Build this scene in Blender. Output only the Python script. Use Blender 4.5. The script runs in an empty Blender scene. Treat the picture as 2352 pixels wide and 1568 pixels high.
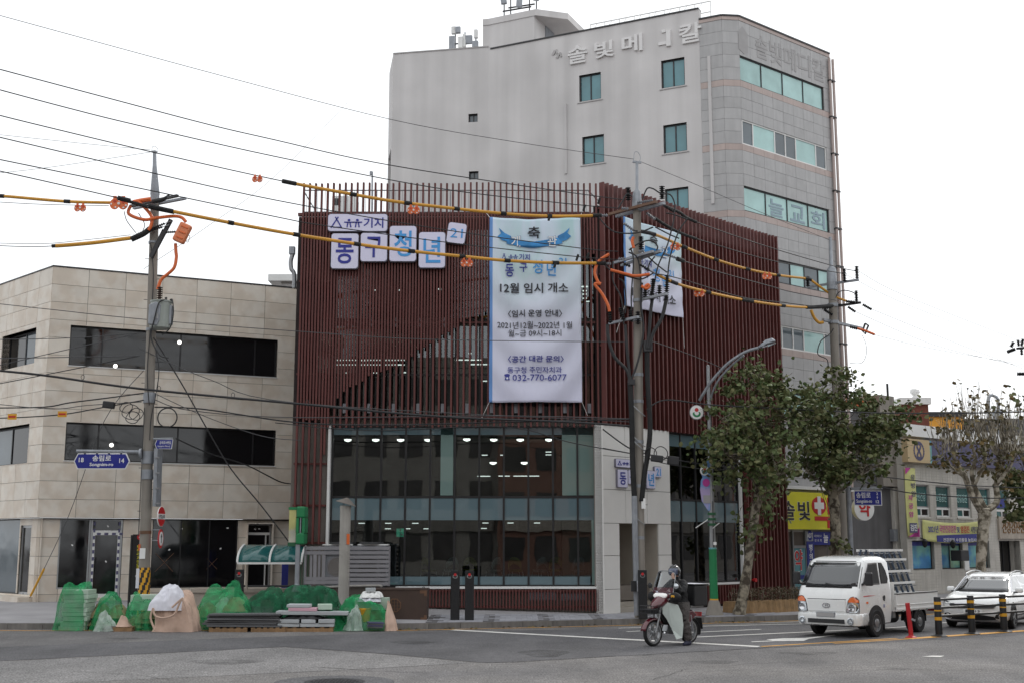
import bpy,bmesh,math,random
from mathutils import Vector,Matrix
random.seed(7)
SC=bpy.context.scene
COL=SC.collection
# camera, sky, sun, exposure
CAM_H=2.3
FPX=2783.0
PITCH=math.atan(.1657)
cd=bpy.data.cameras.new("camera");cam=bpy.data.objects.new("camera",cd);COL.objects.link(cam)
cd.sensor_width=36;cd.lens=FPX/2352*36;cd.clip_start=.1;cd.clip_end=2000
cam.location=(0,0,CAM_H);cam.rotation_euler=(math.pi/2+PITCH,0,0)
SC.camera=cam
SUN_EL,SUN_AZ=math.radians(38),math.radians(35)
w=bpy.data.worlds.new("World");SC.world=w;w.use_nodes=True
nt=w.node_tree;nt.nodes.clear()
sky=nt.nodes.new("ShaderNodeTexSky");sky.sky_type='NISHITA';sky.sun_disc=False
sky.sun_elevation=SUN_EL;sky.sun_rotation=SUN_AZ;sky.air_density=1;sky.dust_density=4
hs=nt.nodes.new("ShaderNodeHueSaturation");hs.inputs['Saturation'].default_value=.25
mx=nt.nodes.new("ShaderNodeMixRGB");mx.inputs[0].default_value=.88
mx.inputs[2].default_value=(12.4,12.75,13.1,1)
bg=nt.nodes.new("ShaderNodeBackground");bg.inputs[1].default_value=.085
ow=nt.nodes.new("ShaderNodeOutputWorld")
nt.links.new(sky.outputs[0],hs.inputs['Color']);nt.links.new(hs.outputs[0],mx.inputs[1])
nt.links.new(mx.outputs[0],bg.inputs[0]);nt.links.new(bg.outputs[0],ow.inputs[0])
sl=bpy.data.lights.new("sun",'SUN');so=bpy.data.objects.new("sun",sl);COL.objects.link(so)
sl.energy=.8;sl.angle=math.radians(14);sl.color=(1,.96,.9)
sd=Vector((math.sin(SUN_AZ)*math.cos(SUN_EL),math.cos(SUN_AZ)*math.cos(SUN_EL),math.sin(SUN_EL)))
so.rotation_euler=sd.to_track_quat('Z','Y').to_euler();so.location=(0,0,60)
vs=SC.view_settings;vs.view_transform='Standard';vs.look='None';vs.gamma=1;vs.use_curve_mapping=False
vs.exposure=0.3
# measuring: photo point -> place
_s,_c=math.sin(PITCH),math.cos(PITCH)
def ray(x,y):
 u=(x-1176)/FPX;v=(784-y)/FPX
 q=_c-v*_s
 return(u/q,(_s+v*_c)/q)
def G(x,y,z=0.0):
 r=ray(x,y);t=(z-CAM_H)/r[1]
 return Vector((r[0]*t,t,z))
def AT(x,y,Y):
 r=ray(x,y)
 return Vector((r[0]*Y,Y,CAM_H+r[1]*Y))
class Fr:
 def __init__(s,o,a):
  a=math.radians(a);s.o=Vector((o[0],o[1],0));s.d=Vector((math.sin(a),math.cos(a),0))
  s.n=Vector((-math.cos(a),math.sin(a),0));s.rz=math.atan2(s.d.y,s.d.x)
 def __call__(s,x,y,z):return s.o+s.d*x+s.n*y+Vector((0,0,z))
 def px(s,x,y,dy=0.0):
  p=s.o+s.n*dy;r=ray(x,y)
  k=(r[0]*p.y-p.x)/(s.d.x-r[0]*s.d.y);t=p.y+s.d.y*k
  return k,CAM_H+r[1]*t
 def rect(s,x0,y0,x1,y1,dy=0.0):
  a=s.px(x0,y0,dy);b=s.px(x1,y1,dy)
  return min(a[0],b[0]),max(a[0],b[0]),min(a[1],b[1]),max(a[1],b[1])
  # objects
def wm(o):
 return(wm(o.parent)@o.matrix_parent_inverse@o.matrix_basis)if o.parent else o.matrix_basis.copy()
def tag(o,label=None,cat=None,group=None,kind=None):
 if label:o['label']=label
 if cat:o['category']=cat
 if group:o['group']=group
 if kind:o['kind']=kind
 return o
def T(name,label,cat,loc=(0,0,0),rz=0.0,group=None):
 o=bpy.data.objects.new(name,None);COL.objects.link(o);o.empty_display_size=.2
 o.location=loc;o.rotation_euler=(0,0,rz)
 return tag(o,label,cat,group)
def dup(o,loc=None,rz=None,label=None,par=None,scale=None):
 c=o.copy();COL.objects.link(c)
 if par:c.parent=par
 if loc is not None:c.location=loc
 if rz is not None:c.rotation_euler=(0,0,rz)
 if scale:c.scale=(scale,)*3
 if label:c['label']=label
 for ch in list(o.children):dup(ch,par=c)
 return c
def perp(d):
 d=d.normalized();a=Vector((0,0,1))if abs(d.z)<.9 else Vector((1,0,0))
 u=d.cross(a).normalized();return u,u.cross(d).normalized()
def smoothpts(pts,n=6):
 P=[Vector(p)for p in pts]
 if len(P)<3:return P
 out=[]
 for i in range(len(P)-1):
  a=P[max(i-1,0)];b=P[i];c=P[i+1];d=P[min(i+2,len(P)-1)]
  for k in range(n):
   t=k/n
   out.append(.5*((2*b)+(c-a)*t+(2*a-5*b+4*c-d)*t*t+(3*b-a-3*c+d)*t**3))
 out.append(P[-1]);return out
def rrect(x0,x1,z0,z1,r,n=5):
 out=[]
 for cx,cz,a0 in((x1-r,z1-r,0),(x0+r,z1-r,90),(x0+r,z0+r,180),(x1-r,z0+r,270)):
  for k in range(n+1):
   a=math.radians(a0+90*k/n);out.append((cx+r*math.cos(a),cz+r*math.sin(a)))
 return out
def ell(cx,cz,rx,rz,n=24,a0=0):
 return[(cx+rx*math.cos(a0+2*math.pi*k/n),cz+rz*math.sin(a0+2*math.pi*k/n))for k in range(n)]
_tc={}
def glyphs(body,bold=0.0,res=3):
 bold=min(bold,.016)if bold<.05 else bold*.5;key=(body,bold)
 if key in _tc:return _tc[key]
 c=bpy.data.curves.new("text",'FONT');c.body=body;c.resolution_u=res;c.offset=bold;c.fill_mode='FRONT'
 o=bpy.data.objects.new("text",c);m=bpy.data.meshes.new_from_object(o)
 v=[(a.co.x,a.co.y)for a in m.vertices];f=[tuple(p.vertices)for p in m.polygons]
 bpy.data.objects.remove(o);bpy.data.curves.remove(c);bpy.data.meshes.remove(m)
 _tc[key]=(v,f);return v,f
class MB:
 def __init__(s,fr=None,root=None):
  s.v=[];s.f=[];s.mi=[];s.fr=fr;s.root=root;s.m=0
 def add(s,vs,fs):
  b=len(s.v)
  s.v+=[Vector(s.fr(*p))if s.fr else Vector(p)for p in vs]
  for f in fs:s.f.append(tuple(b+i for i in f));s.mi.append(s.m)
  return s
 def box(s,x0,x1,y0,y1,z0,z1):
  return s.add([(x,y,z)for z in(z0,z1)for y in(y0,y1)for x in(x0,x1)],[(0,2,3,1),(4,5,7,6),(0,1,5,4),(2,6,7,3),(0,4,6,2),(1,3,7,5)])
 def obox(s,c,size,rot=(0,0,0)):
  from mathutils import Euler
  R=Euler(rot).to_matrix();c=Vector(c);h=Vector(size)/2
  return s.add([c+R@Vector((x*h.x,y*h.y,z*h.z))for z in(-1,1)for y in(-1,1)for x in(-1,1)],[(0,2,3,1),(4,5,7,6),(0,1,5,4),(2,6,7,3),(0,4,6,2),(1,3,7,5)])
 def bar(s,p,q,w_,h_=None,up=None):
  p=Vector(p);q=Vector(q);h_=h_ or w_;d=q-p
  if up:u=d.cross(Vector(up)).normalized();v=u.cross(d).normalized()
  else:u,v=perp(d)
  vs=[e+u*(a*w_/2)+v*(b*h_/2)for e in(p,q)for a,b in((-1,-1),(1,-1),(1,1),(-1,1))]
  return s.add(vs,[(0,1,2,3),(7,6,5,4),(0,4,5,1),(1,5,6,2),(2,6,7,3),(3,7,4,0)])
 def tube(s,pts,r,n=8,cap=True):
  P=[Vector(p)for p in pts];R=r if isinstance(r,(list,tuple))else[r]*len(P)
  vs=[];fs=[];pu=None
  for i,p in enumerate(P):
   d=(P[min(i+1,len(P)-1)]-P[max(i-1,0)])
   if d.length<1e-9:d=Vector((0,0,1))
   d.normalize()
   if pu is None:u,v=perp(d)
   else:
    u=pu-d*pu.dot(d)
    if u.length<1e-6:u,v=perp(d)
    u.normalize();v=u.cross(d)
   pu=u
   for k in range(n):
    a=2*math.pi*k/n;vs.append(p+(u*math.cos(a)+v*math.sin(a))*R[i])
  for i in range(len(P)-1):
   for k in range(n):
    a=i*n+k;b=i*n+(k+1)%n;fs.append((a,b,b+n,a+n))
  if cap:fs.append(tuple(range(n-1,-1,-1)));fs.append(tuple(range((len(P)-1)*n,len(P)*n)))
  return s.add(vs,fs)
 def lathe(s,prof,n=20,c=(0,0,0),axis=(0,0,1),cap=True):
  ax=Vector(axis).normalized();u,v=perp(ax);c=Vector(c);vs=[];fs=[]
  for r,h in prof:
   for k in range(n):
    a=2*math.pi*k/n;vs.append(c+ax*h+(u*math.cos(a)+v*math.sin(a))*max(r,1e-4))
  for i in range(len(prof)-1):
   for k in range(n):
    a=i*n+k;b=i*n+(k+1)%n;fs.append((a,b,b+n,a+n))
  if cap:fs.append(tuple(range(n-1,-1,-1)));fs.append(tuple(range((len(prof)-1)*n,len(prof)*n)))
  return s.add(vs,fs)
 def prism(s,poly,y0,y1,ax=None):
  ax=ax or(lambda u,v,d:(u,d,v));n=len(poly)
  vs=[ax(u,v,y0)for u,v in poly]+[ax(u,v,y1)for u,v in poly]
  fs=[tuple(range(n)),tuple(range(2*n-1,n-1,-1))]+[(i,i+n,(i+1)%n+n,(i+1)%n)for i in range(n)]
  return s.add(vs,fs)
 def sheet(s,poly,z):
  return s.add([(p[0],p[1],z)for p in poly],[tuple(range(len(poly)))])
 def loft(s,rings,cap=True,closed=True):
  n=len(rings[0]);vs=[p for r in rings for p in r];fs=[]
  for i in range(len(rings)-1):
   for k in range(n if closed else n-1):
    a=i*n+k;b=i*n+(k+1)%n;fs.append((a,b,b+n,a+n))
  if cap:fs.append(tuple(range(n-1,-1,-1)));fs.append(tuple(range((len(rings)-1)*n,len(rings)*n)))
  return s.add(vs,fs)
 def text(s,body,x0,x1,z0,z1,y,bold=0.0,th=.006,ax=None,rot=0.0,fn=None,keep=False):
  v,f=glyphs(body,bold)
  if not v:return s
  ax=ax or(lambda u,w_,d:(u,d,w_))
  ux0=min(p[0]for p in v);ux1=max(p[0]for p in v);vz0=min(p[1]for p in v);vz1=max(p[1]for p in v)
  sx=(x1-x0)/(ux1-ux0);sz=(z1-z0)/(vz1-vz0)if not keep else sx
  cx,cz=(x0+x1)/2,(z0+z1)/2;ca,sa=math.cos(rot),math.sin(rot);n=len(v)
  P=[]
  for p in v:
   a=(p[0]-(ux0+ux1)/2)*sx;b=(p[1]-(vz0+vz1)/2)*sz
   P.append((cx+a*ca-b*sa,cz+a*sa+b*ca))
  g=fn or(lambda a,b:0.0)
  vs=[ax(a,b,y+g(a,b))for a,b in P]+[ax(a,b,y+th+g(a,b))for a,b in P]
  cnt={}
  for q in f:
   for i in range(len(q)):
    e=(q[i],q[(i+1)%len(q)]);cnt[e]=cnt.get(e,0)+1
  fs=[tuple(q)for q in f]+[tuple(n+i for i in reversed(q))for q in f]
  fs+=[(b,a,a+n,b+n)for(a,b)in cnt if(b,a)not in cnt]
  return s.add(vs,fs)
 def build(s,name,mat,parent=None,smooth=False,bevel=0.0,seg=2,fix=True,kind=None,ang=None):
  if not s.v:return None
  c=Vector((0,0,0))
  lo=Vector([min(p[i]for p in s.v)for i in range(3)]);hi=Vector([max(p[i]for p in s.v)for i in range(3)])
  c=(lo+hi)/2
  me=bpy.data.meshes.new(name);me.from_pydata([p-c for p in s.v],[],s.f)
  for m in(mat if isinstance(mat,(list,tuple))else[mat]):me.materials.append(m)
  for p,i in zip(me.polygons,s.mi):p.material_index=i
  if fix:
   bm=bmesh.new();bm.from_mesh(me);bmesh.ops.recalc_face_normals(bm,faces=bm.faces);bm.to_mesh(me);bm.free()
  if smooth:
   for p in me.polygons:p.use_smooth=True
   if ang is None:ang=40
  me.update()
  if smooth:me.set_sharp_from_angle(angle=math.radians(ang))
  o=bpy.data.objects.new(name,me);COL.objects.link(o);o.location=c
  if parent:
   o.parent=parent;R=wm(s.root)if s.root else Matrix()
   o.matrix_parent_inverse=(R.inverted()@wm(parent)).inverted()
  if bevel:
   b=o.modifiers.new("bevel",'BEVEL');b.width=bevel;b.segments=seg;b.limit_method='ANGLE';b.angle_limit=math.radians(40)
  if kind:o['kind']=kind
  return o
  # materials
def rgb(r,g,b):
 f=lambda x:(x/255/12.92)if x/255<=.04045 else((x/255+.055)/1.055)**2.4
 return(f(r),f(g),f(b))
def mat(name,col,rough=.6,metal=0.0,var=.1,scale=2.0,rand=0.0,bump=0.0,bscale=30.0,spec=.5,coat=0.0,streak=0.0,island=0.0,col2=None,pos=False,alpha=None,emit=0.0,fine=0.0,grain=0.0):
 m=bpy.data.materials.new(name);m.use_nodes=True;t=m.node_tree;N=t.nodes;L=t.links
 b=N["Principled BSDF"];b.inputs['Roughness'].default_value=rough;b.inputs['Metallic'].default_value=metal
 b.inputs['Specular IOR Level'].default_value=spec
 if coat:b.inputs['Coat Weight'].default_value=coat;b.inputs['Coat Roughness'].default_value=.05
 if pos:vec=N.new("ShaderNodeNewGeometry").outputs['Position']
 else:
  tc=N.new("ShaderNodeTexCoord").outputs['Object'];oi=N.new("ShaderNodeObjectInfo")
  ml=N.new("ShaderNodeVectorMath");ml.operation='ADD';sc_=N.new("ShaderNodeMath");sc_.operation='MULTIPLY';sc_.inputs[1].default_value=37
  L.new(oi.outputs['Random'],sc_.inputs[0]);L.new(tc,ml.inputs[0]);L.new(sc_.outputs[0],ml.inputs[1]);vec=ml.outputs[0]
 def noise(scl,det=4,v=None,sv=None):
  n=N.new("ShaderNodeTexNoise");n.inputs['Scale'].default_value=scl;n.inputs['Detail'].default_value=det
  src=v or vec
  if sv:
   mp=N.new("ShaderNodeMapping");mp.inputs['Scale'].default_value=sv;L.new(src,mp.inputs[0]);src=mp.outputs[0]
  L.new(src,n.inputs['Vector']);return n.outputs['Fac']
 def rng(src,a,b_,lo=.3,hi=.7):
  r=N.new("ShaderNodeMapRange");r.inputs[1].default_value=lo;r.inputs[2].default_value=hi
  r.inputs[3].default_value=a;r.inputs[4].default_value=b_;L.new(src,r.inputs[0]);return r.outputs[0]
 def mul(c,f):
  x=N.new("ShaderNodeVectorMath");x.operation='SCALE';L.new(c,x.inputs[0]);L.new(f,x.inputs[3]);return x.outputs[0]
 c1=N.new("ShaderNodeRGB");c1.outputs[0].default_value=(*col,1);c=c1.outputs[0]
 if col2:
  c2=N.new("ShaderNodeRGB");c2.outputs[0].default_value=(*col2,1);mm=N.new("ShaderNodeMixRGB")
  if island:f=N.new("ShaderNodeNewGeometry").outputs['Random Per Island']
  else:f=rng(noise(scale*.7,5),0,1,.42,.58)
  L.new(f,mm.inputs[0]);L.new(c,mm.inputs[1]);L.new(c2.outputs[0],mm.inputs[2]);c=mm.outputs[0]
 if var:c=mul(c,rng(noise(scale),1-var,1+var))
 if fine:c=mul(c,rng(noise(bscale*2,2),1-fine,1+fine))
 if grain:c=mul(c,rng(noise(5.5,3),1-grain*.3,1+grain*.3));c=mul(c,rng(noise(1.1,6,None,(1,.25,1)),1-grain*.25,1+grain*.2,.35,.65))
 if streak:c=mul(c,rng(noise(scale,5,None,(3.5,3.5,.12)),1-streak,1+streak*.4))
 if rand:
  oi2=N.new("ShaderNodeObjectInfo");c=mul(c,rng(oi2.outputs['Random'],1-rand,1+rand,0,1))
 if island and not col2:c=mul(c,rng(N.new("ShaderNodeNewGeometry").outputs['Random Per Island'],1-island,1+island,0,1))
 L.new(c,b.inputs['Base Color'])
 L.new(rng(noise(scale*2.3),max(rough-.08,.02),min(rough+.1,1)),b.inputs['Roughness'])
 if bump:
  bp=N.new("ShaderNodeBump");bp.inputs['Strength'].default_value=bump;bp.inputs['Distance'].default_value=.02
  L.new(noise(bscale,3),bp.inputs['Height']);L.new(bp.outputs[0],b.inputs['Normal'])
 if emit:
  L.new(c,b.inputs['Emission Color']);b.inputs['Emission Strength'].default_value=emit
 if alpha is not None:
  o=N["Material Output"];tr=N.new("ShaderNodeBsdfTransparent");ms=N.new("ShaderNodeMixShader")
  f=rng(noise(alpha[2]if len(alpha)>2 else 6,4),alpha[0],alpha[1]);L.new(f,ms.inputs[0]);L.new(tr.outputs[0],ms.inputs[1]);L.new(b.outputs[0],ms.inputs[2])
  L.new(ms.outputs[0],o.inputs['Surface'])
 return m
def glass(name,tint=(.6,.68,.68),rough=.0,film=0.0,filmcol=(.4,.5,.52),ior=1.5,wav=.006):
 m=bpy.data.materials.new(name);m.use_nodes=True;t=m.node_tree;N=t.nodes;L=t.links;N.remove(N["Principled BSDF"])
 o=N["Material Output"];tr=N.new("ShaderNodeBsdfTransparent");tr.inputs[0].default_value=(*tint,1)
 gl=N.new("ShaderNodeBsdfGlossy");gl.inputs['Roughness'].default_value=rough;gl.inputs[0].default_value=(.95,.97,1,1)
 fz=N.new("ShaderNodeFresnel");fz.inputs[0].default_value=ior;mu=N.new("ShaderNodeMath");mu.operation='MULTIPLY';mu.inputs[1].default_value=2.3
 mu.use_clamp=True;L.new(fz.outputs[0],mu.inputs[0]);base=tr.outputs[0]
 g=N.new("ShaderNodeNewGeometry");no=N.new("ShaderNodeTexNoise");no.inputs['Scale'].default_value=.9;L.new(g.outputs['Position'],no.inputs['Vector'])
 bp=N.new("ShaderNodeBump");bp.inputs['Strength'].default_value=wav;bp.inputs['Distance'].default_value=.3;L.new(no.outputs['Fac'],bp.inputs['Height'])
 L.new(bp.outputs[0],gl.inputs['Normal'])
 if film:
  df=N.new("ShaderNodeBsdfDiffuse");df.inputs[0].default_value=(*filmcol,1);mf=N.new("ShaderNodeMixShader");mf.inputs[0].default_value=film
  L.new(base,mf.inputs[1]);L.new(df.outputs[0],mf.inputs[2]);base=mf.outputs[0]
 ms=N.new("ShaderNodeMixShader");L.new(mu.outputs[0],ms.inputs[0]);L.new(base,ms.inputs[1]);L.new(gl.outputs[0],ms.inputs[2])
 L.new(ms.outputs[0],o.inputs['Surface']);return m
def lamp_mat(name,col,s_):
 m=bpy.data.materials.new(name);m.use_nodes=True;N=m.node_tree.nodes;b=N["Principled BSDF"]
 b.inputs['Base Color'].default_value=(*col,1);b.inputs['Emission Color'].default_value=(*col,1);b.inputs['Emission Strength'].default_value=s_
 return m
M={}
def dm(k,*a,**kw):M[k]=mat(k,*a,**kw)
dm('asphalt_old',rgb(114,111,109),.9,var=.15,scale=.3,bump=.8,bscale=15,fine=.75,pos=True,col2=rgb(101,99,99),grain=.55)
dm('asphalt_new',rgb(92,91,93),.88,var=.13,scale=.4,bump=.7,bscale=15,fine=.6,pos=True,col2=rgb(83,82,84),grain=.45)
dm('asphalt_patch',rgb(122,120,119),.9,var=.13,scale=.4,bump=.8,bscale=15,fine=.75,pos=True,grain=.55)
dm('paint_white',rgb(215,213,208),.7,var=.16,scale=3,fine=.15,bscale=12,pos=True)
dm('paint_yellow',rgb(205,150,62),.7,var=.2,scale=2,fine=.2,bscale=12,pos=True)
dm('kerb',rgb(112,108,104),.85,var=.15,scale=3,rand=.16,bump=.3,streak=.2)
dm('paver',rgb(150,150,156),.85,var=.1,scale=4,rand=.14,bump=.25)
dm('paver_dark',rgb(92,90,92),.85,var=.1,scale=4,rand=.14,bump=.25)
dm('pavement',rgb(150,148,150),.88,var=.14,scale=.9,bump=.3,pos=True)
dm('stone',rgb(216,208,196),.5,var=.06,scale=2.2,rand=.05,col2=rgb(206,194,179),bump=.05)
dm('stone_base',rgb(168,158,146),.7,var=.12,scale=2,rand=.05,streak=.15)
dm('stone_back',rgb(60,56,52),.9,var=0)
dm('trim_dark',rgb(44,44,46),.45,var=.06)
dm('frame_black',rgb(30,30,32),.4,var=.05)
dm('slat',rgb(94,46,42),.55,var=.1,scale=1.5,rand=.12,streak=.12)
dm('slat_side',rgb(104,58,54),.5,var=.1,scale=1.5,rand=.1,streak=.12)
dm('wall_dark',rgb(40,30,29),.8,var=.12)
dm('wall_grey',rgb(116,110,104),.8,var=.1,bump=.2,streak=.12)
dm('white_panel',rgb(226,224,220),.45,var=.025,rand=.02)
dm('portal_in',rgb(178,170,158),.7,var=.06)
dm('step',rgb(165,158,148),.7,var=.1)
dm('plaster',rgb(202,199,198),.85,var=.085,scale=.42,bump=.15,bscale=14,streak=.13,pos=True)
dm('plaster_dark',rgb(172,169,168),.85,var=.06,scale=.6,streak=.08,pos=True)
dm('tile',rgb(171,170,170),.5,var=.05,scale=2,rand=.05,streak=.1)
dm('tile_pink',rgb(178,162,156),.5,var=.05,scale=2,rand=.05,streak=.08)
dm('tile_joint',rgb(112,110,108),.9,var=.1)
dm('letter_white',rgb(218,216,215),.6,var=.04)
dm('letter_grey',rgb(160,158,158),.7,var=.08)
dm('alu',rgb(168,170,172),.35,metal=.6,var=.06)
dm('alu_white',rgb(222,222,220),.4,var=.04)
dm('steel',rgb(150,152,154),.4,metal=.7,var=.12)
dm('galv',rgb(148,152,158),.5,metal=.3,var=.14,scale=5,streak=.12)
dm('dark_metal',rgb(58,58,60),.5,metal=.4,var=.15)
dm('black_metal',rgb(34,35,37),.45,metal=.2,var=.1)
dm('rubber',rgb(26,26,27),.75,var=.1)
dm('concrete',rgb(140,134,126),.85,var=.12,scale=1.2,bump=.25,streak=.2)
dm('concrete_dark',rgb(98,97,98),.9,var=.14,scale=.8,bump=.2,streak=.22)
dm('cable',rgb(40,40,42),.6,var=0)
dm('cable_thin',rgb(74,74,76),.6,var=0)
dm('cover_yellow',rgb(206,150,54),.45,var=.1,scale=1)
dm('orange',rgb(214,104,50),.45,var=.1)
dm('orange_box',rgb(214,128,88),.6,var=.06)
dm('insul',rgb(120,122,128),.35,var=.1)
dm('navy',rgb(36,44,128),.5,var=.03)
dm('sign_blue',rgb(28,38,130),.4,var=.04)
dm('letter_navy',rgb(40,46,140),.5,var=.02)
dm('letter_sky',rgb(66,150,214),.5,var=.02)
dm('letter_black',rgb(36,34,42),.6,var=.03)
dm('plate',rgb(212,210,232),.35,var=.02)
dm('sign_edge',rgb(120,118,130),.5,var=.02)
dm('sign_yellow',rgb(214,208,52),.4,var=.05)
dm('red',rgb(186,34,38),.45,var=.06)
dm('red_post',rgb(178,34,42),.5,var=.12)
dm('green',rgb(26,120,72),.5,var=.08)
dm('green_dark',rgb(34,88,56),.5,var=.08)
dm('white',rgb(228,228,226),.5,var=.03)
dm('band_yellow',rgb(214,158,40),.5,var=.08)
dm('car_white',rgb(232,233,232),.22,var=.0,coat=1)
dm('chrome',rgb(205,205,208),.12,metal=1,var=0)
dm('plastic_dark',rgb(38,38,40),.55,var=.05)
dm('amber',rgb(226,110,50),.2,var=.05,coat=.6)
dm('lens',rgb(190,195,200),.08,metal=.7,var=.2,scale=14,coat=1)
dm('maroon',rgb(88,22,34),.25,var=.04,coat=1)
dm('moto_white',rgb(208,218,212),.3,var=.03,coat=.6)
dm('trouser',rgb(74,70,68),.9,var=.12,scale=6,bump=.4,bscale=12)
dm('jacket',rgb(26,26,28),.8,var=.15,scale=6,bump=.4,bscale=14)
dm('skin',rgb(196,150,128),.55,var=.05)
dm('helmet',rgb(30,32,36),.2,var=.03,coat=.5)
dm('visor',rgb(70,80,104),.08,var=.0,coat=1)
dm('shoe',rgb(44,46,66),.6,var=.1)
dm('bark',rgb(146,138,122),.9,var=.2,scale=8,col2=rgb(70,62,52),bump=.4,bscale=14)
dm('bark_pale',rgb(182,174,158),.9,var=.12,scale=6,col2=rgb(96,88,74),bump=.4,bscale=14)
dm('leaf',rgb(84,102,62),.6,var=.25,scale=1.2,col2=rgb(100,98,64),island=.5,spec=.3)
dm('leaf_far',rgb(76,82,54),.6,var=.25,scale=1.2,col2=rgb(122,102,66),island=.5,spec=.3)
dm('hedge',rgb(74,72,52),.8,var=.3,scale=2,col2=rgb(96,78,62),island=.5)
dm('straw',rgb(146,118,84),.95,var=.2,scale=6,bump=.6,bscale=26,streak=.2)
dm('net',rgb(40,160,98),.8,var=.3,scale=5,bump=.8,bscale=14,streak=.25,alpha=(.36,.66,2.5))
dm('net_dark',rgb(22,100,66),.8,var=.35,scale=5,bump=.8,bscale=14,streak=.25,alpha=(.5,.85,2.5))
dm('foam_grey',rgb(176,180,182),.9,var=.08,rand=.1)
dm('foam_green',rgb(178,196,180),.85,var=.08,rand=.08)
dm('foam_pink',rgb(206,164,176),.9,var=.06)
dm('board',rgb(98,98,100),.6,var=.14,rand=.15,metal=.2)
dm('wood',rgb(142,112,80),.85,var=.2,scale=5,rand=.15,streak=.2)
dm('sack',rgb(150,138,104),.9,var=.18,scale=4,rand=.15,bump=.4,bscale=12)
dm('bulk_bag',rgb(196,168,150),.85,var=.12,scale=3,bump=.9,bscale=7)
dm('cloth_white',rgb(214,214,222),.9,var=.05,scale=3,bump=.5,bscale=9)
dm('poly_film',rgb(190,206,196),.3,var=.15,scale=4,alpha=(.35,.7,5))
dm('black_sheet',rgb(40,40,42),.6,var=.15)
dm('cabinet',rgb(66,50,42),.55,var=.12,scale=2)
dm('cabinet_trim',rgb(104,74,54),.55,var=.12)
dm('canopy_teal',rgb(28,92,92),.2,var=.12,coat=.5)
dm('fence_grey',rgb(134,132,136),.6,var=.08,rand=.05)
dm('duct',rgb(158,154,148),.6,var=.1,streak=.15)
dm('brick_white',rgb(196,192,184),.8,var=.1,rand=.06,streak=.14)
dm('brick_red',rgb(112,66,54),.85,var=.15,scale=3,rand=.1)
dm('roof_orange',rgb(190,96,52),.8,var=.15)
dm('orange_wall',rgb(222,158,62),.8,var=.08)
dm('sign_beige',rgb(192,170,132),.6,var=.05)
dm('sign_purple',rgb(82,80,112),.6,var=.06)
dm('banner_lime',rgb(206,206,138),.7,var=.06)
dm('magenta',rgb(190,62,150),.6,var=.05)
dm('curtain',rgb(150,200,196),.8,var=.1,scale=2)
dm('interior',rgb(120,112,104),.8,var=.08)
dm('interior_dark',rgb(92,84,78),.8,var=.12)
dm('ceiling',rgb(150,145,138),.8,var=.04)
dm('chair_yellow',rgb(176,170,62),.5,var=.05)
dm('chair_white',rgb(208,210,206),.5,var=.05)
dm('opp_brick',rgb(140,104,90),.85,var=.12,scale=1,rand=.2)
dm('opp_grey',rgb(150,144,136),.85,var=.12,scale=1,rand=.15)
dm('teal_glass',rgb(92,138,146),.06,var=.12,scale=1.2,rand=.12,spec=.7)
dm('teal_dark',rgb(52,98,98),.08,var=.15,scale=1.2,rand=.1,spec=.6)
dm('teal_pale',rgb(164,200,197),.1,var=.12,scale=1.5,rand=.1,spec=.6)
dm('grey_glass',rgb(88,98,104),.06,var=.12,scale=1.2,rand=.12,spec=.7)
dm('dark_glass',rgb(20,20,22),.03,var=.1,scale=1,spec=.7)
dm('car_glass',rgb(34,38,42),.03,var=0,spec=1.0,coat=1)
M['glass']=glass('glass',(.5,.56,.56))
M['glass_green']=glass('glass_green',(.5,.62,.6),film=.5,filmcol=rgb(150,178,172))
M['glass_film']=glass('glass_film',(.5,.6,.62),film=.62,filmcol=rgb(118,142,150))
M['screen']=glass('screen',(.9,.92,.93),ior=1.18)
M['clear']=glass('clear',(.86,.88,.9))
M['lamp']=lamp_mat('lamp',(1,.93,.84),6)
M['lamp_dim']=lamp_mat('lamp_dim',(1,.96,.9),2.2)
M['exit']=lamp_mat('exit',(.1,.5,.32),.6)
M['headlamp']=lamp_mat('headlamp',(.9,.9,.88),.12)
# GROUND
KERB=[(-60,33.45),(-26,33.45),(-13.6,33.45),(-3.1,33.3),(.3,34.3),(3.67,35.5),(8.48,37.3),(14,40.9),(30,52.6),(70,82)]
def kerb_y(x):
 for(a,b),(c,d)in zip(KERB,KERB[1:]):
  if a<=x<=c:return b+(d-b)*(x-a)/(c-a)
 return 33
fA=Fr((0,38.1),90);fB=Fr((2.9,38.0),45)
def swz(x,y):
 k=kerb_y(x);t=min(max((y-k)/max(38.1-k,.5),0),1)
 return .15+t*.026*min(max(2.8-x,0),7)
g=MB();n=40
g.box(-400,400,-200,600,-.5,0)
tag(g.build('road',M['asphalt_old']),'grey worn asphalt road','road',kind='structure')
def gl(pts,z):return[G(x,y,z)for x,y in pts]
q=MB();new=[G(0,1485),G(574,1463),G(900,1452)]
q.add([(-60,new[0].y-2.2,.004)]+[(p.x,p.y,.004)for p in new]+[(6,34.6,.004),(10,37.0,.004),(40,58,.004),(60,60,.004)]+[(p.x,p.y,.004)for p in gl([(2352,1457),(2100,1471),(1740,1488),(1435,1505),(1142,1521),(1105,1521),(885,1500),(654,1484),(574,1488),(0,1517)],0)]+[(-60,20.5,.004)],[tuple(range(8+10+1))])
tag(q.build('road_patch',M['asphalt_new'],fix=False),'darker newer asphalt strip across the junction','road',kind='structure')
q=MB();q.sheet([(p.x,p.y)for p in gl([(574,1489),(654,1486),(885,1502),(1085,1521),(800,1537),(400,1556),(0,1575),(-300,1590),(-300,1535),(0,1519)],0)],.004)
tag(q.build('road_patch',M['asphalt_patch'],fix=False),'pale triangular asphalt patch beside the manhole','road',kind='structure')
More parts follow.
